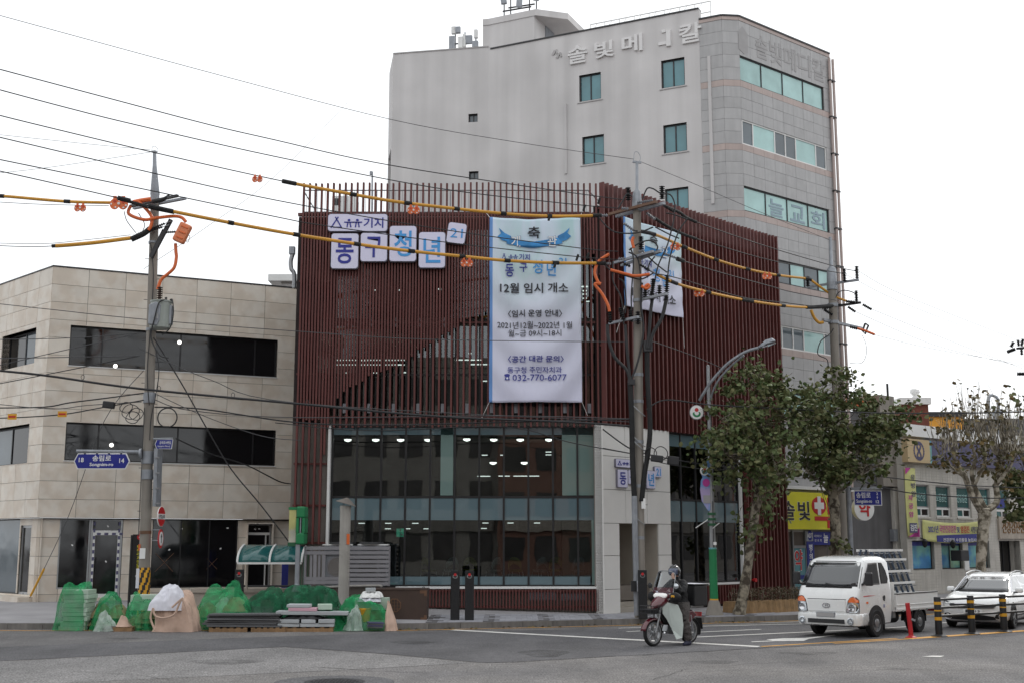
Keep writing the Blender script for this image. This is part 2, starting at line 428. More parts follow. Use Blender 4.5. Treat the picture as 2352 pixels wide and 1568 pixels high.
def stripe(p,q_,w_,z=.009):
 d=(q_-p);d.z=0;u=Vector((-d.y,d.x,0)).normalized()*w_/2
 return[(a.x,a.y,z)for a in(p-u,q_-u,q_+u,p+u)]
def marks(name,label,segs,m,group=None):
 for i,(a,b,w_)in enumerate(segs):
  s=MB();s.add(stripe(G(*a),G(*b),w_),[(0,1,2,3)])
  tag(s.build(name,m,fix=False),label,'road marking',group,'structure')
marks('stop_line','white stop line painted under the motorcycle',[((1040,1446),(1745,1484.5),.28)],M['paint_white'])
marks('lane_line','white lane line on the road',[((1420,1442),(1868,1431.6),.13),((1747,1430),(1848,1426.5),.12),((1440,1450),(1500,1447),.12),((1581,1452.2),(1747,1444.6),.13),((1583,1463.2),(1992,1444.4),.15),((1960,1446),(2110,1437),.13),((2160,1430),(2352,1420),.14)],M['paint_white'],'white lane lines')
s=MB();P=[(1724,1473),(1775,1470.5),(1760,1468),(1800,1465),(1850,1464.4),(1915,1457.5),(1922,1458.6),(1858,1466.5),(1846,1471.5),(1780,1471.8),(1728,1474)]
s.sheet([(p.x,p.y)for p in gl(P,0)],.009)
tag(s.build('road_arrow',M['paint_white'],fix=False),'white turn arrow painted in front of the truck','road marking',kind='structure')
marks('centre_line','yellow centre line leading to the barrier',[((1747,1484.4),(2060,1465.5),.13),((1915,1477),(2085,1467),.12),((2085,1466.2),(2500,1438),.3)],M['paint_yellow'],'yellow centre lines')
s=MB();kp=[Vector((x,kerb_y(x)-.42,0))for x in[-40,-14.2]]+[G(95,1448)]+[Vector((x,kerb_y(x)-.42,0))for x in[-11,-8,-5,-3,-1,1,3,5,8,12,20,40]]
for a,b in zip(kp[1:],kp[2:]):s.add(stripe(a,b,.12),[(0,1,2,3)])
tag(s.build('edge_line',M['paint_yellow'],fix=False),'thin yellow line along the kerb','road marking',kind='structure')
s=MB();s.sheet([(p.x,p.y)for p in gl([(2118,1507.5),(2140,1505.5),(2170,1505.8),(2160,1508.4)],0)],.009)
tag(s.build('lane_dash',M['paint_white'],fix=False),'short white dash alone on the open road','road marking',kind='structure')
rnd=random.Random(5)
def crack(pts,w_,label):
 P=[]
 for a,b in zip(pts,pts[1:]):
  for k in range(9):u=k/9;P.append(G(a[0]+(b[0]-a[0])*u+rnd.uniform(-5,5),a[1]+(b[1]-a[1])*u+rnd.uniform(-.9,.9)))
 s=MB()
 for a,b in zip(P,P[1:]):s.add(stripe(a,b,w_*rnd.uniform(.5,1.4),.0075),[(0,1,2,3)])
 tag(s.build('road_crack',M['crack'],fix=False),label,'road crack','cracks in the asphalt','structure')
dm('crack',rgb(58,57,56),.95,var=.15,scale=3)
for pts,w_ in(([(720,1530),(860,1541),(1000,1545)],.02),([(1440,1506),(1620,1495),(1740,1488),(1900,1480)],.025),([(574,1488),(654,1485),(885,1501),(1105,1521),(1200,1520),(1435,1505)],.022),([(0,1518),(300,1503),(574,1489)],.022),([(0,1484),(300,1473),(574,1463)],.016),([(1500,1560),(1580,1535),(1760,1522),(1990,1516)],.012),([(150,1540),(330,1552),(420,1566)],.012),([(1900,1545),(2060,1535),(2200,1540),(2352,1530)],.014),([(1050,1480),(1300,1476),(1490,1470)],.012)):
 crack(pts,w_,'thin dark crack or seam in the road asphalt')
dm('oil',rgb(74,73,73),.6,var=.1,scale=2,alpha=(.0,.45,2))
for px,py,rx,ry in((1250,1500,.5,.9),(1640,1520,.45,.35),(520,1520,.7,.5),(950,1475,.5,.5),(300,1465,.6,.3),(1860,1500,.6,.4),(2050,1535,.3,.3)):
 c_=G(px,py);s=MB();s.sheet([(c_.x+rx*math.cos(a)*(1+.25*math.sin(3*a)),c_.y+ry*math.sin(a))for a in[2*math.pi*k/18 for k in range(18)]],.0068);tag(s.build('oil_stain',M['oil'],fix=False),'dark worn stain on the road surface','stain','stains on the road','structure')
s=MB()
for k in range(60):
 p=G(rnd.choice((rnd.uniform(930,1480),rnd.uniform(1600,1830))),1436);x=p.x;y=kerb_y(x)-rnd.uniform(.03,.5)**1.3;u=Vector((rnd.gauss(0,1),rnd.gauss(0,1),.1)).normalized()*.06;v=Vector((-u.y,u.x,rnd.uniform(0,.03)))*.8;c_=Vector((x,y,.02))
 s.add([c_-u,c_+v,c_+u,c_-v],[(0,1,2,3)])
tag(s.build('fallen_leaves',M['leaf_far'],fix=False),'scattered dry leaves in the gutter','leaves',kind='stuff')
mh=G(768,1566);t=T('manhole_cover','round iron manhole cover set in dark asphalt ring','manhole',(mh.x,mh.y,0))
MB().lathe([(.01,.004),(.98,.004),(1.0,.008),(.98,.010),(.01,.010)],36,(mh.x,mh.y,0)).build('surround',M['asphalt_new'],t)
b=MB().lathe([(.01,.008),(.5,.008),(.5,.017),(.46,.022),(.44,.014),(.01,.014)],32,(mh.x,mh.y,0)).build('lid',M['dark_metal'],t)
c=MB()
for i in range(-6,7):
 for j in range(-6,7):
  if i*i+j*j<38:c.box(mh.x+i*.064-.02,mh.x+i*.064+.02,mh.y+j*.064-.02,mh.y+j*.064+.02,.013,.02)
c.build('tread',M['dark_metal'],t,kind='stuff')
q=MB();xs=[-60,-20,-14,-9,-6,-3.1,-1.5,.3,2,3.67,6,8.48,11,14,20,30,50,70]
rows=[0,.25,.5,1.0]
for x in xs:
 k=kerb_y(x)+.16
 for r in rows:
  y=k+(38.1-k)*r/1.0 if x<3.6 and r<=1 else k+9*r
  q.v.append(Vector((x,y,swz(x,y))))
 q.v.append(Vector((x,max(y,38.1)+40,q.v[-1].z)))
m_=len(rows)+1
for i in range(len(xs)-1):
 for j in range(m_-1):q.f.append((i*m_+j,(i+1)*m_+j,(i+1)*m_+j+1,i*m_+j+1));q.mi.append(0)
pav=q.build('pavement',M['pavement'],fix=False);tag(pav,'light grey paved footway in front of the buildings','pavement',kind='structure')
acc=0;i=0
for(a,b),(c_,d)in zip(KERB[1:8],KERB[2:9]):
 L_=math.hypot(c_-a,d-b);nn=max(1,round(L_/1.0))
 if L_>15:nn=16;c_,d=a+(c_-a)*16/L_,b+(d-b)*16/L_;L_=16
 for k in range(nn):
  p=Vector((a+(c_-a)*k/nn,b+(d-b)*k/nn,0));e=Vector((a+(c_-a)*(k+1)/nn,b+(d-b)*(k+1)/nn,0))
  u=(e-p).normalized();v=Vector((-u.y,u.x,0));s=MB();dz=random.uniform(-.004,.004)
  s.add([x+Vector((0,0,z))for z in(-.05,.152+dz)for x in(p+u*.006+v*(0 if z<0 else .015),e-u*.006+v*(0 if z<0 else .015),e-u*.006+v*.17,p+u*.006+v*.17)],[(3,2,1,0),(4,5,6,7),(0,1,5,4),(1,2,6,5),(2,3,7,6),(3,0,4,7)])
  s.build('kerb_stone',M['kerb'],pav)
npv=0
for r in range(14):
 for k in range(34):
  x=-2.35+k*.31+(.15 if r%2 else 0);y0=kerb_y(x)+.2+r*.26
  lim=38.05 if x<2.7 else 38.0+(x-2.9)*1.0-.15
  if y0+.26>lim or x>8 or npv>296:continue
  x1=x+.30;s=MB();hz=.008+random.uniform(0,.005)
  s.add([(a,b,swz(a,b)+z)for z in(-.02,hz)for a,b in((x,y0),(x1,y0+kerb_y(x1)-kerb_y(x)),(x1,y0+.25+kerb_y(x1)-kerb_y(x)),(x,y0+.25))],[(3,2,1,0),(4,5,6,7),(0,1,5,4),(1,2,6,5),(2,3,7,6),(3,0,4,7)])
  s.build('paver',M['paver_dark' if(k%5==0 and r%4<3)else 'paver'],pav);npv+=1
  # RED SLATTED BUILDING
RB=T('slatted_building','four storey corner building clad in dark red vertical slats above a glass ground floor','building',(-2,41,0))
def part(mb,name,m,par=None,**k):return mb.build(name,m,par or RB,**k)
XL,XR=-6.97,2.84
xg0,xg1=fA.px(762,1100,.35)[0],fA.px(1383,1100,.35)[0]
z_sill,z_tr,z_head,z_roof=.98,3.72,5.93,12.75
corner=fB(0,0,0)
def plan(dy,ex=10.25):
 a=Vector((XL+.05,38.1+dy,0));b=Vector((2.84-.414*0,38.1+dy,0));c1=fB(1.4142*(.1+dy)-dy,dy,0);c2=fB(ex,dy,0)
 return[(a.x,a.y),(c1.x,c1.y),(c2.x,c2.y),(c2.x-6,c2.y+4.5),(XL+.05,50.5)]
def slab(name,z0,z1,m,dy=.4):
 s=MB();s.prism(plan(dy),z0,z1,lambda u,v,d:(u,v,d));part(s,name,m)
slab('floor',.5,.95,M['interior']);slab('floor',3.12,3.7,M['ceiling'],.45);slab('floor',5.86,6.3,M['ceiling'],.5);slab('floor',9.1,9.45,M['ceiling'],.5)
slab('roof',12.45,z_roof,M['wall_dark'],.2)
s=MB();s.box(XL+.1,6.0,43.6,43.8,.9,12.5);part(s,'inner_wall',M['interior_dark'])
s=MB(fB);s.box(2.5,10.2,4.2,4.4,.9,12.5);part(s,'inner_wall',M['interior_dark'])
s=MB();s.box(XL+.02,XL+.25,38.32,50.6,0,z_roof);part(s,'side_wall',M['wall_dark'])
s=MB(fA);s.box(XL+.02,xg0-.12,.2,.34,0,6.0);part(s,'corrugated_wall',M['wall_grey'])
s=MB(fA);s.box(XL+.02,xg0-.5,.2,.34,6.0,12.45);part(s,'wall',M['wall_dark'])
s=MB(fA);s.box(xg0-.11,xg0-.03,.1,.4,.3,5.95);part(s,'edge_trim',M['alu_white'])
s=MB(fA);s.box(-4.0,XR-.03,.2,.5,.0,z_sill-.09);part(s,'plinth',M['wall_grey'])
s=MB(fA);s.box(-3.6,XR-.02,.08,.45,z_sill-.085,z_sill-.02);part(s,'sill',M['white'])
NP=11;pitch=(xg1-xg0)/NP;rowsA=[(z_sill,z_tr),(z_tr,z_head),(6.2,9.2),(9.4,12.4)]
def pane(fr,x0,x1,z0,z1,y,m='glass',par=None):
 s=MB(fr);s.box(x0+.03,x1-.03,y,y+.012,z0+.03,z1-.03);return part(s,'pane',M[m],par)
for ri,(z0,z1)in enumerate(rowsA):
 for i in range(NP):pane(fA,xg0+i*pitch,xg0+(i+1)*pitch,z0,z1,.38)
for i in range(NP+1):
 s=MB(fA);x=xg0+i*pitch;s.box(x-.03,x+.03,.33,.45,z_sill,5.94);part(s,'mullion',M['frame_black'])
 s=MB(fA);s.box(x-.025,x+.025,.33,.45,6.2,12.42);part(s,'mullion',M['frame_black'])
for z in(z_sill,z_tr,z_head,6.2,7.6,9.3,12.4):
 s=MB(fA);s.box(xg0,xg1,.34,.44,z-.03,z+.03);part(s,'transom',M['frame_black'])
def film(fr,x0,x1,z0,z1,m,y=.362):
 s=MB(fr);s.box(x0,x1,y,y+.006,z0,z1);part(s,'window_film',M[m])
film(fA,xg0+.03,xg1,3.0,z_tr-.04,'glass_film');film(fA,xg0+.03,xg1-.4,z_sill+.03,1.26,'glass_film');film(fA,xg1-.35,xg1-.04,z_sill+.03,3.0,'glass_green')
film(fA,xg0+.03,xg1,5.68,5.9,'glass_film')
film(fA,*[fA.px(v,1100,.46)[0]for v in(1012,1041)],z_tr+.05,5.9,'glass_green');film(fA,fA.px(1291,1100,.46)[0],xg1-.03,z_tr+.05,5.9,'glass_green')
def slatA(x,z0,z1,y0=0.0,y1=.13,w_=.058):
 s=MB(fA);s.box(x-w_/2,x+w_/2,y0,y1,z0,z1);part(s,'slat',M['slat'])
ztop=fA.px(1000,420)[1];zmain=fA.px(1000,488)[1];zbot=fA.px(1000,979)[1]
xs_=[fA.px(690+i*(1372-690)/49,700)[0]for i in range(50)]
C7=lambda cx,cy:((1100+.6695*cx)/1.7415,(650+.6695*cy)/1.7415)
hill=[(300,1480),(370,1380),(440,1340),(560,1270),(640,1235),(780,1165),(890,1085),(980,1030),(1100,950),(1230,890),(1330,800),(1600,700),(1840,565),(1960,520)]
hz_=[fA.px(*C7(*h))for h in hill]
def hillz(x):
 if x<hz_[0][0]:return zbot-.9
 for a,b in zip(hz_,hz_[1:]):
  if a[0]<=x<=b[0]:return a[1]+(b[1]-a[1])*(x-a[0])/(b[0]-a[0])
 return hz_[-1][1]
for i,x in enumerate(xs_):
 zb=zbot+random.uniform(-.04,.03)
 if x<xg0-.15:zb=2.25
 slatA(x,zb,ztop+random.uniform(-.03,.02))
 if i<49:slatA((x+xs_[i+1])/2,(zbot+.25 if x<xg0-.4 else hillz(x))+random.uniform(-.05,.05),zmain)
for z,x0,x1 in((6.22,XL+.1,XR),(12.7,XL+.1,XR),(10.6,XL+.1,-5.7),(7.6,XL+.1,-5.8),(9.25,xg0,XR-.1),(4.75,XL+.1,xg0-.1),(3.45,XL+.1,xg0-.1),(2.3,XL+.1,xg0-.1)):
 s=MB(fA);s.box(x0,x1,.13,.18,z-.03,z+.03);part(s,'rail',M['slat'])
for i in range(12):
 for z in(6.5,9.25):
  s=MB(fA);x=xg0+(i+.5)*pitch
  if x>XR-.2 or(z>9 and x>-2):continue
  s.box(x-.06,x+.06,.14,.2,z-.15,z+.15);part(s,'bracket',M['galv'])
s=MB(fA);s.box(XL,XR,.14,.3,zmain-.07,zmain+.02);part(s,'coping',M['slat_side'])
nb=56;xb0,xb1=fA.px(980,1390)[0],fA.px(1383,1390)[0]
for i in range(nb):
 x=xb0+(xb1-xb0)*i/(nb-1);slatA(x,swz(x,38)+.07,z_sill-.1,.02,.1,.042)
s=MB(fA);s.box(xb0,xb1,.1,.14,z_sill-.18,z_sill-.12);s.box(xb0,xb1,.1,.14,.32,.38);part(s,'rail',M['slat'])
for px0,px1,py0,py1 in((1290,1345,1363,1378),(1215,1278,1358,1378)):
 x0,x1,z0,z1=fA.rect(px0,py0,px1,py1);s=MB(fA);s.box(x0,x1,.17,.2,z0,z1)
 for k in range(3):s.box(x0+.04,x1-.04,.155,.17,z0+.03+k*(z1-z0)/3,z0+.07+k*(z1-z0)/3)
 part(s,'vent',M['galv'])
s=MB(fA);y=.45
for zz in(13.75,13.1,12.95):s.bar(fA(XL+.1,y,zz)-Vector((0,0,0)),fA(2.6,y,zz),.04)if 0 else None
s=MB()
for zz in(13.72,12.98):s.tube([fA(XL+.1,y,zz),fA(2.5,y,zz)],.022,6)
for zz in(13.72,12.98):s.tube([fA(2.5,y,zz),fA(2.9,1.6,zz)],.022,6);s.tube([fA(XL+.1,y,zz),fA(XL+.1,y+4,zz)],.022,6)
for i in range(79):
 x=XL+.1+i*.121;s.tube([fA(x,y,12.75 if i%10==0 else 12.98),fA(x,y,13.72)],.022 if i%10==0 else .008,5)
part(s,'railing',M['steel'],kind='stuff')
KE=10.25;kg0,kg1=fB.px(1540,1150)[0],fB.px(1706,1150)[0]
zb_top=13.85
s=MB(fB);s.box(0.0,KE,.2,.36,6.0,13.1);part(s,'wall',M['wall_dark'])
s=MB(fB);s.box(kg1+.12,KE,.2,.36,0,6.0);part(s,'wall',M['wall_dark'])
s=MB(fB);s.box(KE-.2,KE,.365,5,0,13.0);part(s,'side_wall',M['wall_dark'])
for i in range(46):
 k=.06+i*(KE-.1)/45;s=MB(fB);zb=.28 if k>kg1+.1 else 5.95
 s.box(k-.03,k+.03,-.06,.12,zb,zb_top+random.uniform(-.015,.015));part(s,'slat',M['slat'])
for z in(6.15,8.5,10.8,13.0):
 s=MB(fB);s.box(0.02,KE,.12,.17,z-.03,z+.03);part(s,'rail',M['slat'])
kd0,kd1=fB.px(1424,1300)[0],fB.px(1514,1300)[0];zd=2.92;k0=-.1
zr=[.14]+[fB.px(1387,yy)[1]for yy in(1353,1275,1200,1122,1045)]+[5.97]
for j in range(len(zr)-1):
 z0,z1=zr[j],zr[j+1]
 if z1<=zd+.12:cells=[(k0,kd0),(kd1,kg0)]
 else:cells=[(k0,kd0+.33),(kd0+.33,kd1-.55),(kd1-.55,kg0)]
 for a,b in cells:
  s=MB(fB);s.box(a+.008,b-.008,.0,.05,z0+.008,z1-.008);part(s,'panel',M['white_panel'])
s=MB(fB);s.box(k0+.02,kd0-.01,.051,.4,.1,5.95);s.box(kd1+.01,kg0-.01,.051,.4,.1,5.95);s.box(kd0-.01,kd1+.01,.051,.4,zd+.05,5.95);part(s,'portal_core',M['wall_grey'])
s=MB(fB);s.box(kd0-.05,kd0+.012,.06,2.4,.1,zd+.04);s.box(kd1-.012,kd1+.05,.06,2.4,.1,zd+.04);s.box(kd0,kd1,2.3,2.4,.1,zd);s.box(kd0,kd1,.06,2.4,zd-.01,zd+.045);part(s,'porch',M['portal_in'])
for i in range(5):
 s=MB(fB);s.box(kd0+.015,kd1-.015,.12+i*.3,2.3,.13+i*.165,.13+(i+1)*.165);part(s,'step',M['step'])
s=MB();a=fA(XR-.04,.12,0);s.add([fA(XR-.09,.0,.12),fB(k0+.02,.0,.12),fB(k0+.02,.35,.12),fA(XR-.09,.5,.12),fA(XR-.09,.0,5.97),fB(k0+.02,.0,5.97),fB(k0+.02,.35,5.97),fA(XR-.09,.5,5.97)],[(0,1,2,3),(4,5,6,7),(0,1,5,4),(1,2,6,5),(2,3,7,6),(3,0,4,7)]);part(s,'corner_post',M['white_panel'])
npb=5;pb=(kg1-kg0)/npb
for z0,z1 in((z_sill,z_tr),(z_tr,z_head)):
 for i in range(npb):pane(fB,kg0+i*pb,kg0+(i+1)*pb,z0,z1,.22)
for i in range(npb+1):
 s=MB(fB);x=kg0+i*pb;s.box(x-.03,x+.03,.17,.29,z_sill,z_head);part(s,'mullion',M['frame_black'])
for z in(z_sill,z_tr,z_head):
 s=MB(fB);s.box(kg0,kg1,.18,.28,z-.03,z+.03);part(s,'transom',M['frame_black'])
film(fB,kg0+.03,kg1-.03,3.0,z_tr-.04,'glass_film',.2);film(fB,kg0+.03,kg1-.03,5.5,5.9,'glass_film',.2)
s=MB(fB);s.box(kg0,kg1,.1,.32,z_sill-.1,z_sill-.03);part(s,'sill',M['white'])
s=MB(fB);s.box(kg1,kg1+.1,.08,.34,.3,5.95);part(s,'edge_trim',M['alu_white'])
s=MB(fB);s.box(kg0,kg1,.18,.4,0,z_sill-.11);part(s,'plinth',M['wall_dark'])
for i in range(26):
 k=kg0+.06+i*(kg1-kg0-.1)/25;s=MB(fB);s.box(k-.025,k+.025,.0,.12,.24,z_sill-.11);part(s,'slat',M['slat'])
def lamp(name,label,cat,grp,px,py,Y,kind):
 p=AT(px,py,Y)
 if kind=='pendant':
  t=T(name,label,cat,p,0,grp);MB().lathe([(.02,.16),(.05,.15),(.15,.03),(.17,0),(.15,.0)],14,p).build('lamp_shade',M['interior_dark'],t,smooth=True)
  MB().lathe([(.01,.0),(.12,.0),(.11,-.05),(.02,-.08)],12,p).build('bulb',M['lamp'],t,smooth=True)
  MB().tube([p+Vector((0,0,.16)),Vector((p.x,p.y,5.86))],.008,5).build('cord',M['cable'],t)
 else:
  w_=kind;s=MB();s.box(p.x-w_/2,p.x+w_/2,p.y-.05,p.y+.05,p.z,p.z+.028);tag(s.build(name,M['lamp_dim']),label,cat,grp)
C3=lambda cx,cy:((1100+.6378*cx)/1.7415,(1600+.6378*cy)/1.7415)
for cx,cy in((457,243),(632,243),(788,243),(960,243),(1203,240),(1372,242),(1538,242),(1718,242)):
 lamp('pendant_lamp','small lit dome pendant lamp behind the upper glass','lamp','pendant lamps behind the glass',*C3(cx,cy),40.2,'pendant')
for cx,cy in((1368,387),(1564,387)):
 lamp('pendant_lamp','lit dome pendant hanging lower and deeper behind the upper glass','lamp','lower pendant lamps',*C3(cx,cy),42.2,'pendant')
for cx,cy in((543,772),(710,772),(880,772),(1320,770),(1477,770),(1643,770),(708,806),(830,806),(950,806),(1310,804)):
 lamp('ceiling_light','small flat lit ceiling light on the ground floor','lamp','ground floor ceiling lights',*C3(cx,cy),40.4 if cy<790 else 42.4,.2)
for cx,cy,w_ in((1315,345,.2),(1424,345,.12),(1715,325,.2),(1715,343,.2),(1310,477,.45),(1437,476,.4),(1576,476,.9)):
 lamp('ceiling_light','flat lit ceiling light deep behind the upper glass','lamp','first floor ceiling lights',*C3(cx,cy),42.6,w_)
for cx,cy,w_ in((600,766,.08),(747,766,.08),(984,760,.1),(1850,745,.22),(1850,770,.14),(1850,790,.14),(1850,815,.14),(1866,834,.14),(1922,858,.1),(562,1181,2.4),(562,1209,2.4),(425,1257,.1),(600,1257,.2),(775,1255,.1),(1165,1141,.1),(1160,1180,.9),(1240,1207,.8),(1268,1306,.3)):
 lamp('ceiling_light','lit ceiling light glimpsed between the red slats','lamp','lights between the slats',*C7(cx,cy),40.6,w_)
p=AT(921,1222,42.5);t=T('exit_sign','green lit exit sign with running figure inside the ground floor','sign',p)
MB().box(p.x-.16,p.x+.16,p.y,p.y+.06,p.z-.14,p.z+.14).build('panel',M['exit'],t)
s=MB();s.tube([(p.x-.04,p.y-.01,p.z+.02),(p.x+.02,p.y-.01,p.z-.04),(p.x-.02,p.y-.01,p.z-.12)],.02,5);s.tube([(p.x,p.y-.01,p.z-.02),(p.x+.08,p.y-.01,p.z-.1)],.02,5);s.lathe([(.03,0),(.03,.01)],8,(p.x-.02,p.y-.01,p.z+.09),(0,1,0));s.build('symbol',M['white'],t)
def chair(x,y,m,label,rz):
 t=T('cafe_chair',label,'chair',(x,y,.95),rz,'chairs behind the glass')
 s=MB(root=t);s.loft([[(r*math.cos(a)*.23,r*math.sin(a)*.22,z)for a in[2*math.pi*k/12 for k in range(12)]]for r,z in((.5,.42),(.95,.43),(1.05,.5),(.95,.5),(.5,.46))]);s.build('seat',M[m],t,smooth=True)
 s=MB(root=t);s.loft([[(-.2-.12*math.cos(a*.9)*0+.1*abs(math.sin(a))**2,.24*math.sin(a),z+.3*(math.cos(a)-.6))for a in[-1.2+2.4*k/8 for k in range(9)]]for z in(.55,.62,.7,.78)],cap=False,closed=False)
 b=s.build('backrest',M[m],t,smooth=True);md=b.modifiers.new('solid','SOLIDIFY');md.thickness=.015
 for a,b_ in((-.17,-.17),(-.17,.17),(.17,-.17),(.17,.17)):
  MB(root=t).tube([(a,b_,.44),(a*1.3,b_*1.3,0)],.013,6).build('leg',M['alu_white'],t)
for px,m,col in((985,'chair_yellow','yellow'),(1035,'chair_white','white'),(1080,'chair_yellow','yellow'),(1135,'chair_white','white'),(1240,'chair_white','white'),(1275,'chair_yellow','yellow'),(1330,'chair_white','white'),(1185,'chair_yellow','yellow')):
 Y=random.choice((39.6,40.3));p=AT(px,1300,Y);chair(p.x,Y,m,col+' shell chair on pale legs behind the ground floor glass',random.uniform(0,6))
 # SIGN BOARDS
def plate(fr,name,label,x0,x1,z0,z1,y,th,group,rot=0.0,r=.09):
 t=T(name,label,'sign',fr((x0+x1)/2,y,z0),fr.rz,group);cx,cz=(x0+x1)/2,(z0+z1)/2;ca,sa=math.cos(rot),math.sin(rot)
 R=lambda P:[(cx+(a-cx)*ca-(b-cz)*sa,cz+(a-cx)*sa+(b-cz)*ca)for a,b in P]
 MB(fr).prism(R(rrect(x0,x1,z0,z1,r)),y,y+th).build('face',M['plate'],t);MB(fr).prism(R(rrect(x0-.015,x1+.015,z0-.015,z1+.015,r)),y+.02,y+th+.02).build('edge',M['sign_edge'],t)
 return t,(cx,cz,x1-x0,z1-z0)
def logo(mb,x0,x1,z0,z1,y,th=.008,fn=None,r=.02):
 W=x1-x0;H_=z1-z0;g=fn or(lambda a,b:0.0)
 def ln(*P,k=1.0):
  Q=[(x0+a*W,z0+b*H_)for a,b in P]
  for(a,b),(c_,d)in zip(Q,Q[1:]):
   dx,dz=c_-a,d-b;L_=math.hypot(dx,dz)or 1;ux,uz=-dz/L_*r*k,dx/L_*r*k;ex,ez=dx/L_*r*.6,dz/L_*r*.6
   mb.prism([(a-ex+ux,b-ez+uz),(a-ex-ux,b-ez-uz),(c_+ex-ux,d+ez-uz),(c_+ex+ux,d+ez+uz)],y+g(a,b),y+th+g(a,b))
 ln((.0,.02),(.13,1.0));ln((.2,.02),(.08,1.0));ln((.04,.06),(.2,.06),k=.8)
 for c_ in(.34,.5):
  mb.prism(ell(x0+c_*W,z0+.72*H_,.028*W,.11*H_,12),y+g(x0+c_*W,z1),y+th+g(x0+c_*W,z1))
  ln((c_-.085,.52),(c_+.085,.52));ln((c_-.02,.5),(c_-.035,.08));ln((c_+.02,.5),(c_+.035,.08))
 mb.text('기지',x0+.62*W,x1,z0,z0+.95*H_,y,.02,th,fn=fn)
def rc(fr,cfun,b,dy=0.0):return fr.rect(*cfun(b[0],b[1]),*cfun(b[2],b[3]),dy)
SG='letter boards fixed to the front slats'
x0,x1,z0,z1=rc(fA,C7,(320,312,670,412),-.16)
t,_=plate(fA,'sign_board','wide white board with tent and figures logo, above the letter boards',x0,x1,z0,z1,-.2,.14,SG)
mb=MB(fA);logo(mb,x0+.1,x1-.12,z0+.1,z1-.1,-.212);mb.build('lettering',M['letter_navy'],t)
for ch,b,m,lb in(('동',(340,428,495,635),'letter_navy','first white letter board with a dark blue syllable at the left end'),('구',(515,425,668,592),'letter_navy','second white letter board with a dark blue syllable, shortest of the row'),('청',(688,383,842,592),'letter_sky','third white letter board with a sky blue syllable, placed highest of the row'),('년',(862,420,1015,630),'letter_sky','fourth white letter board with a sky blue syllable, below the number board')):
 x0,x1,z0,z1=rc(fA,C7,b,-.16);t,(cx,cz,W,H_)=plate(fA,'sign_board',lb,x0,x1,z0,z1,-.2,.14,SG)
 MB(fA).text(ch,cx-W*.33,cx+W*.33,cz-H_*.37,cz+H_*.37,-.212,.028,.01).build('lettering',M[m],t)
cx,cz=fA.px(*C7(1085,425),-.16);t,_=plate(fA,'sign_board','small tilted white board with sky blue number 21',cx-.29,cx+.29,cz-.33,cz+.33,-.2,.14,SG,math.radians(-8))
MB(fA).text('21',cx-.2,cx+.2,cz-.15,cz+.15,-.212,.0,.01,rot=math.radians(-4)).build('lettering',M['letter_sky'],t)
C4=lambda cx,cy:((2300+.6378*cx)/1.7415,(1600+.6378*cy)/1.7415)
SG2='small letter boards on the white portal'
x0,x1,z0,z1=rc(fB,C4,(255,366,388,424),-.06);t,_=plate(fB,'sign_board','small white logo board on the white portal behind the utility pole',x0,x1,z0,z1,-.09,.08,SG2,r=.04)
mb=MB(fB);logo(mb,x0+.06,x1-.06,z0+.06,z1-.06,-.098,r=.012);mb.build('lettering',M['letter_navy'],t)
for ch,b,m,wh in(('동',(265,432,327,545),'letter_navy','leftmost below the logo board'),('구',(331,436,386,525),'letter_navy','just left of the utility pole'),('청',(390,418,442,530),'letter_sky','hidden behind the utility pole'),('년',(446,440,501,552),'letter_sky','just right of the utility pole'),('21',(498,415,540,482),'letter_sky','with number 21, far right')):
 x0,x1,z0,z1=rc(fB,C4,b,-.06);t,(cx,cz,W,H_)=plate(fB,'sign_board','small lettered board on the white portal, '+wh,x0,x1,z0,z1,-.09,.08,SG2,r=.04)
 MB(fB).text(ch,cx-W*.33,cx+W*.33,cz-H_*.36,cz+H_*.36,-.098,.026,.008).build('lettering',M[m],t)
 # BANNERS
def banner_mat(name):
 m=bpy.data.materials.new(name);m.use_nodes=True;N=m.node_tree.nodes;L=m.node_tree.links;b=N["Principled BSDF"];b.inputs['Roughness'].default_value=.75
 tc=N.new("ShaderNodeTexCoord");sp=N.new("ShaderNodeSeparateXYZ");L.new(tc.outputs['Generated'],sp.inputs[0])
 cr=N.new("ShaderNodeValToRGB");e=cr.color_ramp.elements;e[0].position=0;e[0].color=(*rgb(214,214,234),1);e[1].position=1;e[1].color=(*rgb(176,212,228),1)
 k=e.new(.45);k.color=(*rgb(214,217,232),1);k=e.new(.72);k.color=(*rgb(200,218,226),1);L.new(sp.outputs[2],cr.inputs[0])
 no=N.new("ShaderNodeTexNoise");no.inputs['Scale'].default_value=2.2;L.new(tc.outputs['Generated'],no.inputs[0]);c2=N.new("ShaderNodeValToRGB");f=c2.color_ramp.elements
 f[0].position=.38;f[0].color=(*rgb(226,226,240),1);f[1].position=.62;f[1].color=(*rgb(186,214,208),1);L.new(no.outputs['Fac'],c2.inputs[0])
 mx_=N.new("ShaderNodeMixRGB");mr=N.new("ShaderNodeMapRange");mr.inputs[1].default_value=.45;mr.inputs[2].default_value=.9;mr.inputs[3].default_value=0;mr.inputs[4].default_value=.55
 L.new(sp.outputs[2],mr.inputs[0]);L.new(mr.outputs[0],mx_.inputs[0]);L.new(cr.outputs[0],mx_.inputs[1]);L.new(c2.outputs[0],mx_.inputs[2])
 lt=N.new("ShaderNodeMath");lt.operation='LESS_THAN';lt.inputs[1].default_value=.036;L.new(sp.outputs[0],lt.inputs[0])
 m2=N.new("ShaderNodeMixRGB");m2.inputs[2].default_value=(*rgb(104,146,204),1);L.new(lt.outputs[0],m2.inputs[0]);L.new(mx_.outputs[0],m2.inputs[1]);L.new(m2.outputs[0],b.inputs['Base Color'])
 return m
